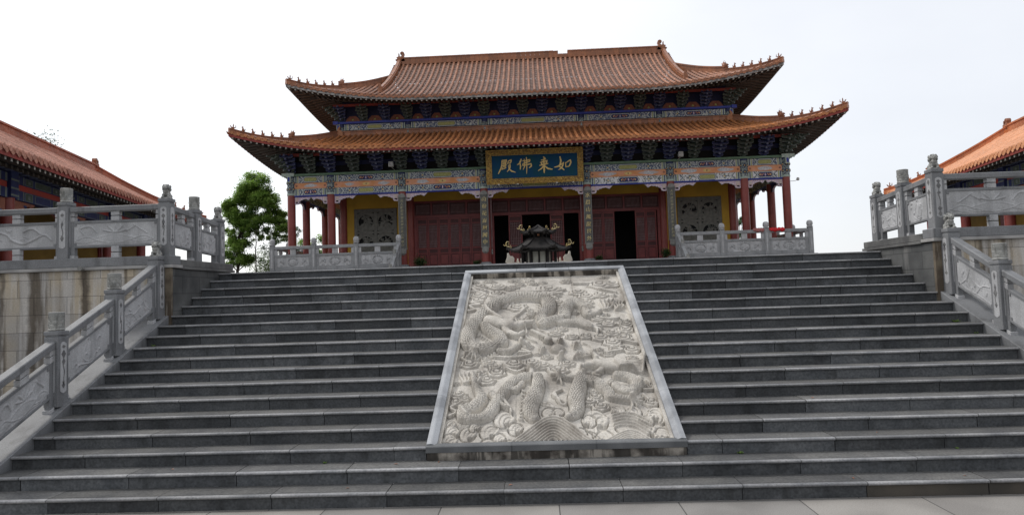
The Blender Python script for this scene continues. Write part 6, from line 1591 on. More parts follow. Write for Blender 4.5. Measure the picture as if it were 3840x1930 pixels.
# ------------------------------------------------------------------ small balustrades on the hall platform
HG = 'bud-topped balustrades on the hall platform'
BX = [15.12, 12.72, 10.28, 7.85]
for s, side in ((-1, 'left'), (1, 'right')):
    balustrade('platform_balustrade', f'grey balustrade with bud finials in front of the {side} wing of the hall',
               [(s*x, 29.5, FL+.01, 5.31) for x in BX], style='small', finals=['bulb']*4, kinds=None, group=HG, pw=.125)
    balustrade('platform_balustrade', f'grey balustrade running back along the {side} end of the hall platform',
               [(s*15.12, y, FL+.01, 5.31) for y in (29.5, 31.9, 34.3)], style='small', finals=[None,'bulb','bulb'], kinds=None, group=HG, pw=.125, nopost=(0,), faces=((s, 0),))
    balustrade('steps_balustrade', f'short sloping balustrade beside the hall steps, at the {side}',
               [(s*7.85, 29.5, FL+.01, 5.31), (s*7.85, 28.4, 3.30, 4.55), (s*7.85, 27.3, 2.72, 3.68)], style='small', finals=[None,'drum','drum'], kinds=None, group=HG, pw=.11, nopost=(0,), faces=((-s, 0),))
# cloths on the right rail
def cloth(x0, x1, z, mat, label, sag=.10, seed=0):
    rn = random.Random(seed); n = 26; mb = MB(); vs = []; prof = [(-.115,-.14),(-.125,-.05),(-.10,.02),(-.03,.05),(.04,.05),(.10,.01),(.12,-.06),(.115,-.12)]
    for i in range(n+1):
        x = lerp(x0, x1, i/n); e = min(1, min(i, n-i)/3); b = .02*math.sin(i*1.1+seed)+rn.uniform(-.008,.008)
        for j, (y, w) in enumerate(prof):
            vs.append((x+rn.uniform(-.008,.008), 29.5+y*(.85+.15*e)+.012*math.sin(i*.9+j), z+w*(.55+.45*e)+b*(1 if j in (2,3,4,5) else .6)+(sag*.3*math.sin(i*.5) if j in (0,7) else 0)+.03))
    m = len(prof); fs = [(i*m+j, i*m+j+1, (i+1)*m+j+1, (i+1)*m+j) for i in range(n) for j in range(m-1)]
    mb.add(vs, fs, mat); o = mb.build('cloth', smooth=True, label=label, cat='cloth'); md = o.modifiers.new('s', 'SOLIDIFY'); md.thickness = .02
cloth(12.86, 13.72, 5.235, 'cloth', 'bright red cloth draped over the rail of the right balustrade', seed=1)
cloth(12.0, 12.58, 5.24, 'clothp', 'faded pink cloth draped over the rail left of the red cloth', seed=4)

# ------------------------------------------------------------------ incense burner
YB = 18.0
bn = thing('incense_burner', 'dark bronze two-tiered pagoda incense burner with brass scrolls at its roof corners', 'incense burner', (0, YB, 2.7))
def hexroof(zt, ze, rt, re, up, thick, name):
    """six-sided flared roof; corners turn up"""
    mb = MB(); N = 48; M_ = 9
    for layer, dz in ((0, 0), (1, -thick)):
        vs = []
        for i in range(M_+1):
            f = i/M_; 
            for k in range(N):
                a = 2*PI*k/N; c = math.cos(3*a)**2      # 1 at the six corners
                seg = (a % (PI/3))-PI/6; hexr = math.cos(PI/6)/math.cos(seg)
                r = rt+(re*(hexr*.93+.07*1+.10*c**3)-rt)*f; z = zt+(ze-zt)*(1-(1-f)**1.7)+up*(f**4)*(c**5)+dz
                vs.append((r*math.cos(a), YB+r*math.sin(a), z))
        fs = [(i*N+k, i*N+(k+1) % N, (i+1)*N+(k+1) % N, (i+1)*N+k) for i in range(M_) for k in range(N)]
        mb.add(vs, fs, 'bronze')
    o = len(mb.v); e0 = [M_*N+k for k in range(N)]; e1 = [(M_+1)*N+M_*N+k for k in range(N)]
    for k in range(N): mb.f.append([e0[k], e0[(k+1) % N], e1[(k+1) % N], e1[k]]); mb.m.append(0); mb.t.append(.5)
    # rib rolls along the rim
    for k in range(6):
        a = k*PI/3; pts = []
        for i in range(0, M_+1): 
            f = i/M_; r = rt+(re*1.10-rt)*f; pts.append((r*math.cos(a), YB+r*math.sin(a), zt+(ze-zt)*(1-(1-f)**1.7)+up*f**4+.012))
        mb.tube(pts, .028, 6, 'bronze')
    for k in range(60):
        a = 2*PI*k/60; c = math.cos(3*a)**2; seg = (a % (PI/3))-PI/6; r = re*((math.cos(PI/6)/math.cos(seg))*.93+.07+.10*c**3)
        mb.ball((r*math.cos(a), YB+r*math.sin(a), ze+up*c**5-thick-.01), (.025,.025,.035), 'bronze', 6)
    return mb.build(name, bn, smooth='auto')
def scrolls(roof, re, ze, up, sc):
    for k in (0, 1, 2, 3):
        a = k*PI/3; r = re*1.06; cx, cy, cz = r*math.cos(a), YB+r*math.sin(a), ze+up+.03
        d = Vector((math.cos(a), math.sin(a), 0)); P = lambda u, w: tuple(Vector((cx, cy, cz))+d*u*sc+Vector((0,0,w*sc)))
        mb = MB(); mb.tube([P(-.30,-.05),P(-.12,-.03),P(.03,.03),P(.07,.13),P(.02,.21),P(-.05,.20),P(-.06,.13),P(-.01,.11)], [.012,.018,.02,.02,.018,.016,.014,.02], 6, 'brass')
        mb.tube([P(.05,.08),P(.13,.05),P(.16,.10)], [.016,.014,.018], 6, 'brass'); mb.tube([P(-.14,-.03),P(-.12,.05),P(-.08,.06)], [.016,.014,.02], 6, 'brass'); mb.tube([P(-.05,.0),P(-.02,.07)], [.02,.012], 6, 'brass')
        mb.build('scroll_ornament', roof, smooth='auto')
r1 = hexroof(4.24, 3.80, .36, 1.12, .10, .05, 'lower_roof'); scrolls(r1, 1.12, 3.80, .10, 1.0)
r2 = hexroof(4.72, 4.46, .01, .62, .07, .04, 'upper_roof'); scrolls(r2, .62, 4.46, .07, .95)
mb = MB(); mb.lathe(0, YB, [(.36,4.18),(.36,4.22),(.33,4.23),(.33,4.25)], 6, 'bronze')
for k in range(6): a = PI*k/3+PI/6*0; mb.tube([(.30*math.cos(a), YB+.30*math.sin(a), 4.22), (.30*math.cos(a), YB+.30*math.sin(a), 4.46)], .03, 8, 'bronze')
mb.lathe(0, YB, [(.22,4.24),(.22,4.46)], 6, 'black', a0=PI/6); mb.box(-.035,.035,YB-.215,YB-.195,4.31,4.38,'orange'); mb.build('upper_chamber', bn)
mb = MB(); mb.lathe(0, YB, [(.74,2.76),(.78,2.80),(.70,2.86),(.66,2.9)], 6, 'bronze'); mb.lathe(0, YB, [(.66,3.70),(.70,3.76),(.6,3.82)], 6, 'bronze')
for k in range(6):
    a = PI*k/3; mb.tube([(.63*math.cos(a), YB+.63*math.sin(a), 2.88), (.63*math.cos(a), YB+.63*math.sin(a), 3.74)], .055, 10, 'bronze')
    p0 = Vector((.62*math.cos(a), .62*math.sin(a), 0)); p1 = Vector((.62*math.cos(a+PI/3), .62*math.sin(a+PI/3), 0))
    for f in (.08, .5, .92): 
        q = p0.lerp(p1, f); mb.tube([(q.x, YB+q.y, 2.9), (q.x, YB+q.y, 3.72)], .035 if f == .5 else .025, 8, 'bronze')
mb.build('chamber_frame', bn, smooth='auto')
mb = MB(); mb.lathe(0, YB, [(.5,2.9),(.5,3.7)], 6, 'marble'); 
G['ash'] = M('ash_grey_panel', (.55,.55,.48), (.42,.42,.38), 5, rough=.8); mb.mats[0] = G['ash']; mb.build('inner_panels', bn)
mb = MB()
for k in range(6): a = PI*k/3+PI/6; mb.tube([(.62*math.cos(a), YB+.62*math.sin(a), 2.86), (.72*math.cos(a), YB+.72*math.sin(a), 2.80), (.74*math.cos(a), YB+.74*math.sin(a), 2.7)], [.07,.06,.05], 8, 'bronze')
mb.build('feet', bn, smooth='auto')
for sx in (-1, 1):
    mb = MB(); mb.tube([(sx*.72, YB-.35, 2.7), (sx*.72, YB-.35, 3.72)], .016, 6, 'black'); mb.build('roof_prop', bn)
# marble altar behind the burner
t = thing('marble_altar', 'low white marble altar with curled end panels, half hidden behind the incense burner', 'altar', (0, 19.6, 2.7))
mb = MB(); mb.box(-1.2, 1.2, 19.4, 19.9, 2.7, 3.30, 'marble'); mb.box(-1.3, 1.3, 19.35, 19.95, 3.302, 3.40, 'marble'); mb.build('table', t, bevel=.015)
for s in (-1, 1):
    mb = MB(); mb.prism([(1.02,3.40),(1.36,3.40),(1.34,3.5),(1.29,3.62),(1.28,3.78),(1.22,3.80),(1.20,3.70),(1.14,3.66),(1.06,3.66),(1.0,3.58)], lambda u, q, d: (s*u, 19.4+d, q), 0, .5, 'marble'); mb.build('end_panel', t, bevel=.01)
    mb = MB()
    for x in (.72, .86): mb.ball((s*x, 19.5, 3.45), (.05,.05,.06), 'marble', 8); mb.ball((s*x, 19.5, 3.53), (.035,.035,.035), 'marble', 8)
    mb.box(*sorted((s*.62, s*.98)), 19.7, 19.8, 3.40, 3.56, 'redd'); mb.build('offering_rail', t)

# ------------------------------------------------------------------ side halls
G['yellshade'] = M('shaded_yellow_plaster', (.22,.13,.018), (.17,.10,.014), 1.6, rough=.85)  # yellow plaster darkened: shade under the eaves put into the colour
def side_hall(m, O, u, label, TM=('tiles','pans','ridges')):
    """O far eave corner; u = unit vector towards the near end; building lies away from the court"""
    rz = math.atan2(u[1], u[0]) if m > 0 else math.atan2(-u[1], -u[0])
    t = thing('side_hall', label, 'temple', (O[0], O[1], 2.7), rz, group='side halls flanking the terrace', local=True)
    EZ = 6.2-2.7; W = 3.55; LN = 26.0; pr = [(0, EZ), (.9, EZ+.42), (1.8, EZ+.90), (2.7, EZ+1.43), (W, EZ+2.0)]
    T0 = lambda x, y, z: (m*x, y, z)
    class MM(MB):
        def __init__(s): super().__init__(T0)
    F = {'front': (lambda a, tt, z: (m*(LN/2+a), tt, z)), 'back': (lambda a, tt, z: (m*(LN/2+a), 2*W-tt, z)), 'far': (lambda a, tt, z: (m*tt, W+a, z)), 'near': (lambda a, tt, z: (m*(LN-tt), W+a, z))}
    rb_ = MM(); rb_.box(3.6, LN-3.6, W-.1, W+.1, EZ+1.5, EZ+1.8, 'black'); roof = rb_.build('roof', t)
    for k, hl in (('front', LN/2), ('back', LN/2), ('far', W), ('near', W)):
        make_roof(roof, F[k], hl, pr, lambda a, hl=hl: min(W, hl-a), .22, .12, 3.0, sp=.27, mt=TM[:2], tr=.068, seed=12, Tl=W)
        soffit(roof, F[k], hl, EZ, .22, .12, 3.0, 1.4, .28, 'fascr', sp=.27, drop=.14, rsz=.04, Tl=W)
    # ridges
    mb = MM(); rn = random.Random(6); zr = EZ+2.0
    for i in range(50):
        a, b = lerp(3.4, LN-3.4, i/50), lerp(3.4, LN-3.4, (i+1)/50); tn = rn.random()
        mb.box(a+.004, b-.004, W-.16, W+.16, zr-.1, zr+.1, TM[2], tn); mb.box(a+.004, b-.004, W-.09, W+.09, zr+.1, zr+.26, TM[2], tn); mb.box(a, b, W-.13, W+.13, zr+.262, zr+.30, TM[2], tn); mb.box(a, b, W-.07, W+.07, zr+.302, zr+.36, TM[2], tn)
    rg = mb.build('main_ridge', t)
    for x0, sg in ((3.45, 1), (LN-3.45, -1)):
        mb = MM(); mb.prism([(a*.55, b*.5) for a, b in CH], lambda uu, q, d: (x0+uu*sg, W+d, zr+.08+q), -.09, .09, 'beast'); mb.build('ridge_end_beast', rg, bevel=.015)
    for x0, sx in ((0, 1), (LN, -1)):
        for y0, sy in ((0, 1), (2*W, -1)):
            P = []
            for i in range(15):
                tt = W*i/14; uu = max(0, 1-tt/3.0); k = max(0, 1-tt/W); e = .12*uu**3*k
                P.append((m*(x0+sx*(tt-e)), y0+sy*(tt-e), interp(pr, tt)+.22*uu**2.2*k**1.3+.02))
            dd = Vector(P[0])-Vector(P[5]); ang = math.atan2(dd.y, dd.x)+PI/2
            hip_ridge(t, P, .20, .30, w=.11, mat=TM[2], nsm=3, gap=.45, rz=ang, sc=.9)
    # painted timberwork on the court side
    yb_ = 1.25
    cx = [1.35+3.3*k for k in range(8)]
    for x in cx:
        mb = MM(); mb.lathe(x, yb_, [(.17, .12), (.17, 2.62)], 16, 'red'); c = mb.build('column', t, smooth='auto')
        mb = MM(); mb.lathe(x, yb_, [(.25, 0), (.26, .08), (.2, .13)], 14, 'bal'); mb.build('column_base', c)
        mb = MM(); mb.box(x-.19, x+.19, yb_-.19, yb_+.19, 2.62, 3.62, 'blue')
        for z, mm in ((2.66,'edge'),(2.78,'blue'),(2.86,'edge'),(3.1,'edge'),(3.16,'blue'),(3.4,'edge')): mb.box(x-.195, x+.195, yb_-.2, yb_-.191, z, z+.05, mm)
        mb.build('painted_cap', c)
    segs2 = [(-.0+.3, cx[0]-.2)]+[(a+.2, b-.2) for a, b in zip(cx, cx[1:])]
    for a, b in segs2:
        for z0, z1, nm in ((2.60, 2.88, 'lower_beam'), (3.06, 3.30, 'upper_beam')):
            mb = MM(); mb.box(a, b, yb_-.12, yb_+.12, z0, z1, 'blue'); L = b-a; H = z1-z0
            cols_ = ['pgreen','blue','dgreen','bblue','dgreen','pgreen']
            def fr_(p, q, mm, d, pad): mb.box(p, q, yb_-.12-d, yb_-.121, z0+pad, z1-pad, mm)
            if L > 1.5:
                for k, (p, q, mm) in enumerate(((.02,.05,'edge'),(.06,.10,'blue'),(.12,.14,'edge'),(.86,.88,'edge'),(.90,.94,'blue'),(.95,.98,'edge'))): fr_(a+p*L, a+q*L, mm, .004, .0)
                for p, q in ((.16,.30),(.70,.84)): fr_(a+p*L, a+q*L, 'edge', .004, .02); fr_(a+(p+.01)*L, a+(q-.01)*L, 'dgreen', .006, .035); fr_(a+(p+.05)*L, a+(q-.05)*L, 'edge', .008, .08)
                fr_(a+.34*L, a+.66*L, 'edge', .004, .02); fr_(a+.35*L, a+.65*L, 'dgreen' if nm == 'upper_beam' else 'blue', .006, .035)
            mb.build(nm, t)
        mb = MM(); mb.box(a, b, yb_-.09, yb_+.1, 2.882, 3.058, 'redb'); mb.build('red_band', t)
        if b-a > 1.5:
            for x0, s in ((a, 1), (b, -1)):
                mb = MM(); mb.prism([(x0+s*uu*1.15, 2.59+w*.75) for uu, w in [(0,0),(1,0),(.93,-.10),(.80,-.22),(.70,-.12),(.60,-.14),(.48,-.24),(.33,-.34),(.24,-.44),(.20,-.58),(.0,-.60)]], lambda uu, q, d: (uu, yb_-.05+d, q), 0, .1, 'archp')
                mb.ball((x0+s*.22, yb_-.055, 2.2), (.10,.02,.06), 'edgeb', 8); mb.ball((x0+s*.6, yb_-.055, 2.47), (.10,.02,.04), 'blue', 8); mb.build('corner_bracket', t)
    mb = MM(); mb.box(.3, LN-.3, yb_+.02, yb_+.06, 3.32, 4.0, 'blue')
    for k in range(60):
        x = .5+k*.42; mb.box(x-.05, x+.05, yb_-.25, yb_+.019, 3.36, 3.42, 'edgeb'); mb.box(x-.12, x+.12, yb_-.10, yb_+.018, 3.44, 3.50, 'blue'); mb.box(x-.15, x+.15, yb_-.22, yb_+.017, 3.56, 3.61, 'edgeb'); mb.box(x-.05, x+.05, yb_-.35, yb_+.016, 3.52, 3.555, 'blue')
    mb.build('small_brackets', t)
    # wall behind the colonnade: yellow with dark red doorways
    mb = MM(); mb.box(1.3, LN-1.3, 2.6, 2.8, 0, 3.8, 'yellshade'); mb.box(1.3, 1.5, 2.8, 2*W-1.3, 0, 3.8, 'yellshade'); mb.box(1.3, LN-1.3, 2*W-1.5, 2*W-1.3, 0, 3.8, 'yellshade'); mb.build('yellow_wall', t)
    for x in cx[1:]:
        mb = MM(); mb.box(x-1.0+.9, x+.9+.0, 2.53, 2.598, .0, 2.1, 'redd'); mb.box(x-.0, x+.8, 2.50, 2.529, .1, 2.0, 'redd'); mb.build('door', t)
    mb = MM(); mb.box(.3, LN-.3, .6, 2*W-.6, -.0, .01, 'terr'); mb.build('floor', t)
G['redb'] = M('red_beam_paint', (.42,.045,.03), (.32,.05,.035), 3, rough=.6)
def un(a, b): d = Vector((b[0]-a[0], b[1]-a[1])); d.normalize(); return (d.x, d.y)
side_hall(-1, (-17.05, 25.47), un((-17.05, 25.47), (-13.27, 8.62)), 'side hall left of the stairs with a faded salmon tiled roof and blue painted eaves')
side_hall(1, (17.0, 24.9), un((17.0, 24.9), (15.0, 13.9)), 'side hall right of the stairs with a bright orange tiled roof and red fascia', ('tileo','pano','ridgeo'))

# ------------------------------------------------------------------ trees, shrubs, weeds
def leafcloud(mb, clumps, n, size, mat, rn, tones=(.1,.9), dens=None):
    tot = sum(c[3]**2 for c in clumps)
    for (cx, cy, cz, r, *q) in clumps:
        fz = q[0] if q else .8; k = int(n*r*r/tot)
        ct = rn.uniform(-.15, .15)
        for _ in range(k):
            # leaves in tufts near the shell, sparser inside
            v = Vector((rn.gauss(0,1), rn.gauss(0,1), rn.gauss(0,1))).normalized(); rr = r*(rn.random()**.45)*(rn.uniform(.8,1.15) if rn.random() < .75 else rn.uniform(1.0,1.7))
            p = Vector((cx, cy, cz))+Vector((v.x*rr, v.y*rr, v.z*rr*fz))
            s = size*rn.uniform(.6, 1.3); a = Vector((rn.uniform(-1,1), rn.uniform(-1,1), rn.uniform(-.6,.6))).normalized(); b = a.cross(Vector((rn.uniform(-.5,.5), rn.uniform(-.5,.5), 1))).normalized()
            tone = min(1, max(0, .5+ct+.30*v.z+rn.uniform(-.3,.3)))  # upper leaves of a clump coloured lighter, as if sunlit
            mb.add([tuple(p-a*s), tuple(p-b*s*.45), tuple(p+a*s), tuple(p+b*s*.45)], [(0,1,2,3)], mat, tone)
def tree(name, label, base, limbs, clumps, n, size, mat, trunk_r, group=None, seed=1):
    rn = random.Random(seed); t = thing(name, label, 'tree', base, group=group); B = Vector(base)
    mb = MB()
    for pts, r0, r1 in limbs:
        P = [B+Vector(p) for p in pts]; Q = []
        for a, b in zip(P, P[1:]):
            for k in range(4): Q.append(a.lerp(b, k/4)+Vector((rn.uniform(-.03,.03), rn.uniform(-.03,.03), 0)))
        Q.append(P[-1]); mb.tube(Q, [lerp(r0, r1, i/(len(Q)-1)) for i in range(len(Q))], 8, 'trunk')
    # twigs reaching into every clump
    for c in clumps:
        cc = B+Vector(c[:3]); src = min((B+Vector(p) for pts, *_ in limbs for p in pts), key=lambda q: (q-cc).length)
        for k in range(2):
            e = cc+Vector((rn.uniform(-1,1), rn.uniform(-1,1), rn.uniform(-.6,.8)))*c[3]*.7; mid = src.lerp(e, .55)+Vector((rn.uniform(-.15,.15), rn.uniform(-.15,.15), .1))
            mb.tube([tuple(src), tuple(mid), tuple(e)], [trunk_r*.22, trunk_r*.12, trunk_r*.04], 5, 'trunk')
    mb.build('trunk', t, smooth='auto')
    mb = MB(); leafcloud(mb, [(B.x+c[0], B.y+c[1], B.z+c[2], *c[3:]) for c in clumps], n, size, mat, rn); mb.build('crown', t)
    return t
YTR = 38.0; K = (YTR+6.62)/2412
def at_(x, y): # metres at the distance of the tree row, from the tree's own foot
    return ((x-870)*K, (1015-y)*K)
cl = []
rn = random.Random(5)
for (x, y, r) in [(895,690,28),(930,672,30),(965,690,32),(1000,720,22),(870,720,26),(905,730,30),(950,735,34),(985,760,24),(850,750,22),(840,775,20),(875,780,28),(850,805,20),(915,800,24),(890,820,22),(960,800,22),(935,835,20),(1010,770,18),(1030,785,18),(1040,820,22),(1005,820,22),(975,850,16),(1045,855,18),(1060,845,16),(1020,870,14),(865,870,24),(850,900,24),(880,905,22),(905,890,14),(860,940,26),(890,950,22),(900,975,16),(855,975,16),(1000,890,13),(960,880,12),(920,860,16),(845,850,12),(1055,880,12),(910,700,25),(980,720,20),(1030,810,20)]:
    X, Z = at_(x, y); q = r*K*1.42
    for _ in range(6): cl.append((X+rn.gauss(0,.42)*q, rn.uniform(-.8,.8), Z*.955-.08+rn.gauss(0,.36)*q, q*rn.uniform(.38,.72), .8))
lim = [([(0,0,-1.7),(0,0,0),(.05,0,1.2),(.1,0,2.4),(.35,.1,3.6),(.9,.1,4.6),(1.3,0,5.6)],.12,.035),([(.1,0,2.4),(.5,.2,3.1),(1.3,.2,3.7),(2.2,0,4.0),(2.9,0,3.6)],.07,.02),([(.35,.1,3.6),(0,.1,4.4),(-.2,0,5.2)],.05,.02),([(.35,.1,3.6),(1.3,-.1,4.4),(2.1,-.1,4.7)],.05,.02),([(.08,0,1.8),(-.2,0,2.6),(-.3,.1,3.2)],.04,.015)]
TX = lambda px: (px-2006)/2412*(YTR+6.62)-.16
tree('leafy_tree', 'tall leafy green tree between the left stair balustrade and the hall', (TX(872), YTR, 4.35), lim, cl, 90000, .075, 'leaf', .12, seed=3)
lim2 = [([(0,0,-1.7),(0,0,0),(.02,0,1.5),(.04,0,3.0),(.02,0,4.2)],.055,.02),([(.02,0,1.4),(-.3,0,2.0),(-.5,0,2.5)],.018,.008),([(.03,0,1.9),(.4,0,2.4),(.8,0,2.7)],.018,.008),([(.03,0,.9),(.3,0,1.3),(.6,0,1.5)],.015,.006)]
cl2 = [(-.5,0,2.5,.4),(.8,0,2.7,.45),(.6,0,1.6,.4),(-.4,0,1.7,.3),(.1,0,3.3,.45),(.9,.1,1.1,.4),(.3,0,.7,.35),(-.1,0,4.1,.4),(1.4,.1,2.0,.4),(1.6,0,1.2,.35)]
tree('young_tree', 'slender young tree with sparse leaves right of the tall leafy tree', (TX(957), YTR-.6, 4.35), lim2, cl2, 1500, .07, 'leafd', .05, seed=8)
def bushy(label, base, w, h, n, size, mat, seed, name='small_tree', d=1.2):
    rn = random.Random(seed); cl = [(rn.uniform(-w,w)*.8, rn.uniform(-d,d)*.4, h*rn.uniform(.35,1.0), rn.uniform(.28,.45)*min(w,h)) for _ in range(10)]
    lim = [([(0,0,0),(.05,0,h*.5),(0,0,h*.95)],.06,.02)]+[([(0,0,h*.35),(c[0]*.5,c[1]*.5,c[2]*.8),(c[0],c[1],c[2])],.03,.01) for c in cl[:6]]
    tree(name, label, base, lim, cl, n, size, mat, .05, seed=seed)
bushy('low pale green tree far behind the stair, below the tall leafy tree', (-26.5, 62, 2.6), 4.2, 4.6, 9000, .11, 'leafp', 31)
bushy('small green tree seen through the left gallery columns of the hall', (-23.3, 60, 2.6), 1.5, 6.2, 4200, .12, 'leaf', 32)
bushy('small green tree seen between the hall columns, right of the left corner column', (-25.6, 61, 2.6), .9, 7.5, 1100, .11, 'leafd', 33)
bushy('slim green tree behind the right end of the hall', (20.9, 60, 2.6), .7, 6.8, 1500, .11, 'leafd', 34)
bushy('tall tree whose top shows above the left side hall roof', (-54.5, 60, 2.0), 3.4, 20.6, 1900, .14, 'leafd', 35)
def shrub(x, y, z, r, label, n=1300, group='shrubs by the hall columns', seed=0):
    t = thing('shrub', label, 'shrub', (x, y, z), group=group); rn = random.Random(seed)
    mb = MB()
    for k in range(9): a = rn.uniform(0, 6.28); mb.tube([(x, y, z), (x+r*.3*math.cos(a), y+r*.3*math.sin(a), z+r*.5), (x+r*.7*math.cos(a), y+r*.7*math.sin(a), z+r*(.5+rn.random()*.7))], [.02,.014,.005], 5, 'trunk')
    mb.build('stems', t)
    mb = MB(); leafcloud(mb, [(x+rn.uniform(-.5,.5)*r, y+rn.uniform(-.3,.3)*r, z+r*rn.uniform(.35,1.0), r*.5) for _ in range(8)], n, .045, 'leafd', rn); mb.build('foliage', t)
shrub(-6.72, 30.0, FL, .52, 'rounded dark shrub left of the closed red doors', seed=1)
shrub(-3.52, 30.35, FL, .26, 'tiny shrub at the foot of the column left of the incense burner', 500, seed=2)
shrub(3.52, 30.35, FL, .26, 'tiny shrub at the foot of the column right of the incense burner', 500, seed=3)
shrub(7.15, 30.1, FL, .46, 'dark shrub beside the column near the right balustrade', 1000, seed=4)
def weed(x, y, z, r, label, seed):
    rn = random.Random(seed); mb = MB()
    for k in range(26):
        a = rn.uniform(0, 6.28); l = r*rn.uniform(.5,1.1); e = rn.uniform(.3,1.0); d = Vector((math.cos(a), math.sin(a), e)).normalized(); p = Vector((x, y, z)); q = Vector((-math.sin(a), math.cos(a), 0)); s = r*.14
        m1 = p+d*l*.6; m2 = p+d*l+Vector((0,0,-l*.15)); mb.add([tuple(p), tuple(m1-q*s), tuple(m2), tuple(m1+q*s)], [(0,1,2,3)], 'leaf', rn.random())
    mb.build('weed', label=label, cat='weed', group='weeds growing on the steps')
for i, (st, x, r, lb) in enumerate(((9, -6.12, .05, 'small weed at the left end of an upper step'), (9, 6.05, .075, 'bright green weed at the right end of a step near the sloping balustrade'), (10, 6.12, .045, 'smaller weed one step below the bright green weed'), (17, 2.02, .05, 'little weed against the riser just right of the carved ramp'), (17, 4.35, .03, 'tiny sprout at the foot of a riser far right'), (17, -2.6, .035, 'little dark weed on a tread left of the carved ramp'))):
    weed(x, (NS-st)*TR+TR+.005, (NS+1-st)*RZ, r, lb, 40+i)
for k in range(9):
    rq = random.Random(70+k); st = (18, 17, 17, 18, 16, 18, 17, 18, 14)[k]; x, y, z = rq.uniform(-5, 5), (NS-st)*TR+rq.uniform(.1,.25), (NS+1-st)*RZ+.006; a = rq.uniform(0, 6.28)
    mb = MB(); l = rq.uniform(.018,.03); u, v = math.cos(a), math.sin(a)
    mb.add([(x-u*l, y-v*l, z), (x+v*l*.4, y-u*l*.4, z+.006), (x+u*l, y+v*l, z+.002), (x-v*l*.4, y+u*l*.4, z+.008)], [(0,1,2,3)], 'beast')
    mb.build('fallen_leaf', label='tiny dry brown leaf lying on one of the steps', cat='leaf', group='dry leaves on the steps')
tuft = MB(); rn = random.Random(2)
leafcloud(tuft, [(-15.62, 19.9, 6.35, .25), (-15.5, 19.2, 6.3, .15)], 160, .05, 'leaf', rn)
tuft.build('roof_weed', label='tuft of green weed growing on the eave tiles of the left side hall', cat='weed')

# ------------------------------------------------------------------ world, sun, camera
w = bpy.data.worlds.new('World'); S.world = w; w.use_nodes = True; nt = w.node_tree; N = nt.nodes; L = nt.links
bg = N['Background']
SUN_EL, SUN_AZ = 52, -68       # from the left, slightly in front of the hall
sky = N.new('ShaderNodeTexSky'); sky.sky_type = 'NISHITA'; sky.sun_disc = False; sky.sun_elevation = R(SUN_EL); sky.sun_rotation = R(SUN_AZ); sky.air_density = 1; sky.dust_density = 2
tc = N.new('ShaderNodeTexCoord'); sp = N.new('ShaderNodeSeparateXYZ'); L.new(tc.outputs['Generated'], sp.inputs[0])
mp = N.new('ShaderNodeMapping'); mp.inputs['Scale'].default_value = (1,1,2.2); L.new(tc.outputs['Generated'], mp.inputs['Vector'])
nz = N.new('ShaderNodeTexNoise'); nz.inputs['Scale'].default_value = 2.3; nz.inputs['Detail'].default_value = 6; L.new(mp.outputs[0], nz.inputs['Vector'])
mr_ = N.new('ShaderNodeMapRange'); mr_.inputs['From Min'].default_value = -.05; mr_.inputs['From Max'].default_value = .62; mr_.inputs['To Min'].default_value = 0; mr_.inputs['To Max'].default_value = 1
ad = N.new('ShaderNodeMath'); ad.operation = 'ADD'; m2 = N.new('ShaderNodeMath'); m2.operation = 'MULTIPLY'; m2.inputs[1].default_value = .6; L.new(nz.outputs['Fac'], m2.inputs[0]); L.new(sp.outputs['X'], ad.inputs[0]); L.new(m2.outputs[0], ad.inputs[1])
m3 = N.new('ShaderNodeMath'); m3.operation = 'SUBTRACT'; m3.inputs[1].default_value = .30; L.new(ad.outputs[0], m3.inputs[0]); L.new(m3.outputs[0], mr_.inputs['Value'])
cm = N.new('ShaderNodeMix'); cm.data_type = 'RGBA'; cm.inputs[6].default_value = (1.03,1.035,1.045,1); cm.inputs[7].default_value = (.745,.76,.795,1); L.new(mr_.outputs[0], cm.inputs[0])
sm = N.new('ShaderNodeMix'); sm.data_type = 'RGBA'; sm.blend_type = 'ADD'; sm.inputs[0].default_value = .03
L.new(cm.outputs[2], sm.inputs[6]); L.new(sky.outputs[0], sm.inputs[7]); fy = N.new('ShaderNodeMapRange'); fy.inputs['From Min'].default_value = -.7; fy.inputs['From Max'].default_value = .25; fy.inputs['To Min'].default_value = .85; fy.inputs['To Max'].default_value = 1; L.new(sp.outputs['Y'], fy.inputs['Value'])
fm = N.new('ShaderNodeMix'); fm.data_type = 'RGBA'; fm.blend_type = 'MULTIPLY'; fm.inputs[0].default_value = 1; cf = N.new('ShaderNodeCombineColor')
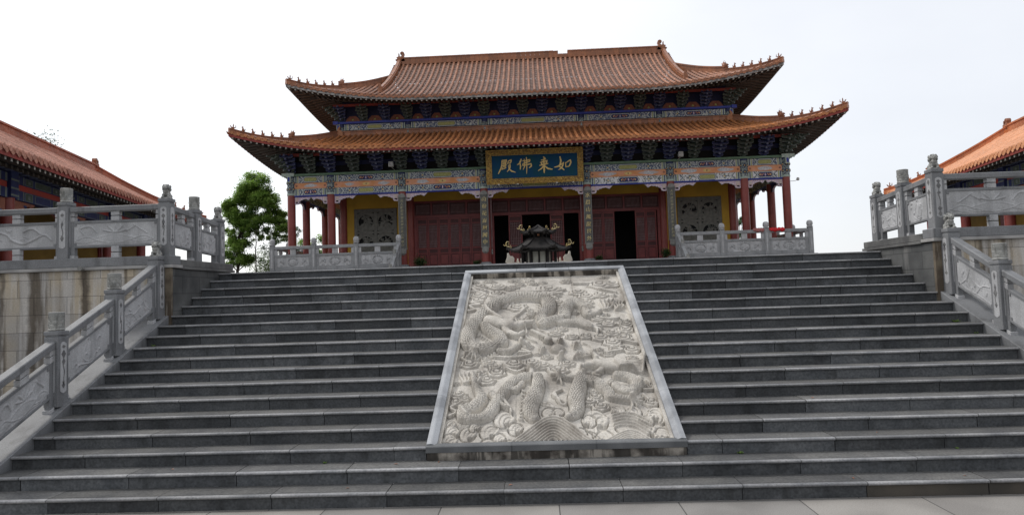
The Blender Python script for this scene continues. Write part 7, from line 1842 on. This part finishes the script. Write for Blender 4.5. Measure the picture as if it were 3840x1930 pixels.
# low sky behind the camera dimmed, added to shade the hall front
hz = N.new('ShaderNodeMapRange'); hz.inputs['From Min'].default_value = .04; hz.inputs['From Max'].default_value = .34; hz.inputs['To Min'].default_value = .34; L.new(sp.outputs['Z'], hz.inputs['Value'])
hb = N.new('ShaderNodeMapRange'); hb.inputs['From Min'].default_value = -.25; hb.inputs['From Max'].default_value = .15; L.new(sp.outputs['Y'], hb.inputs['Value'])
hm = N.new('ShaderNodeMath'); hm.operation = 'MAXIMUM'; L.new(hz.outputs[0], hm.inputs[0]); L.new(hb.outputs[0], hm.inputs[1])
hq = N.new('ShaderNodeMath'); hq.operation = 'MULTIPLY'; L.new(hm.outputs[0], hq.inputs[0]); L.new(fy.outputs[0], hq.inputs[1])
for k in range(3): L.new(hq.outputs[0], cf.inputs[k])
L.new(sm.outputs[2], fm.inputs[6]); L.new(cf.outputs[0], fm.inputs[7]); L.new(fm.outputs[2], bg.inputs['Color']); bg.inputs['Strength'].default_value = SKYS
sd = bpy.data.lights.new('sun', 'SUN'); sd.energy = SUNE; sd.angle = R(10); sd.color = (1,.96,.9); so = bpy.data.objects.new('sun', sd); COL.objects.link(so)
dv = Vector((-.58, .22, .78)).normalized()      # high, behind the hall and to the left
so.rotation_euler = dv.to_track_quat('Z', 'Y').to_euler()
sky.sun_rotation = math.atan2(dv.x, dv.y); sky.sun_elevation = math.asin(dv.z)

cam = bpy.data.cameras.new('camera'); co = bpy.data.objects.new('camera', cam); COL.objects.link(co); S.camera = co
cam.sensor_fit = 'HORIZONTAL'; cam.sensor_width = 36; cam.lens = 2411.9/3840*36; cam.clip_end = 3000; cam.clip_start = .05
ya, pi_, ro = -.0357, .0568, -.0323
cy, sy, cp, sp_ = math.cos(ya), math.sin(ya), math.cos(pi_), math.sin(pi_)
fw = Vector((sy*cp, cy*cp, sp_)); rt = Vector((cy, -sy, 0)); up = rt.cross(fw)
r2 = rt*math.cos(ro)+up*math.sin(ro); u2 = -rt*math.sin(ro)+up*math.cos(ro)
mw = Matrix((r2, u2, -fw)).transposed().to_4x4(); mw.translation = Vector((-.1578, -6.6188, 2.1263)); co.matrix_world = mw
S.view_settings.view_transform = 'Standard'; S.view_settings.look = 'None'; S.view_settings.exposure = EXPO; S.view_settings.gamma = 1
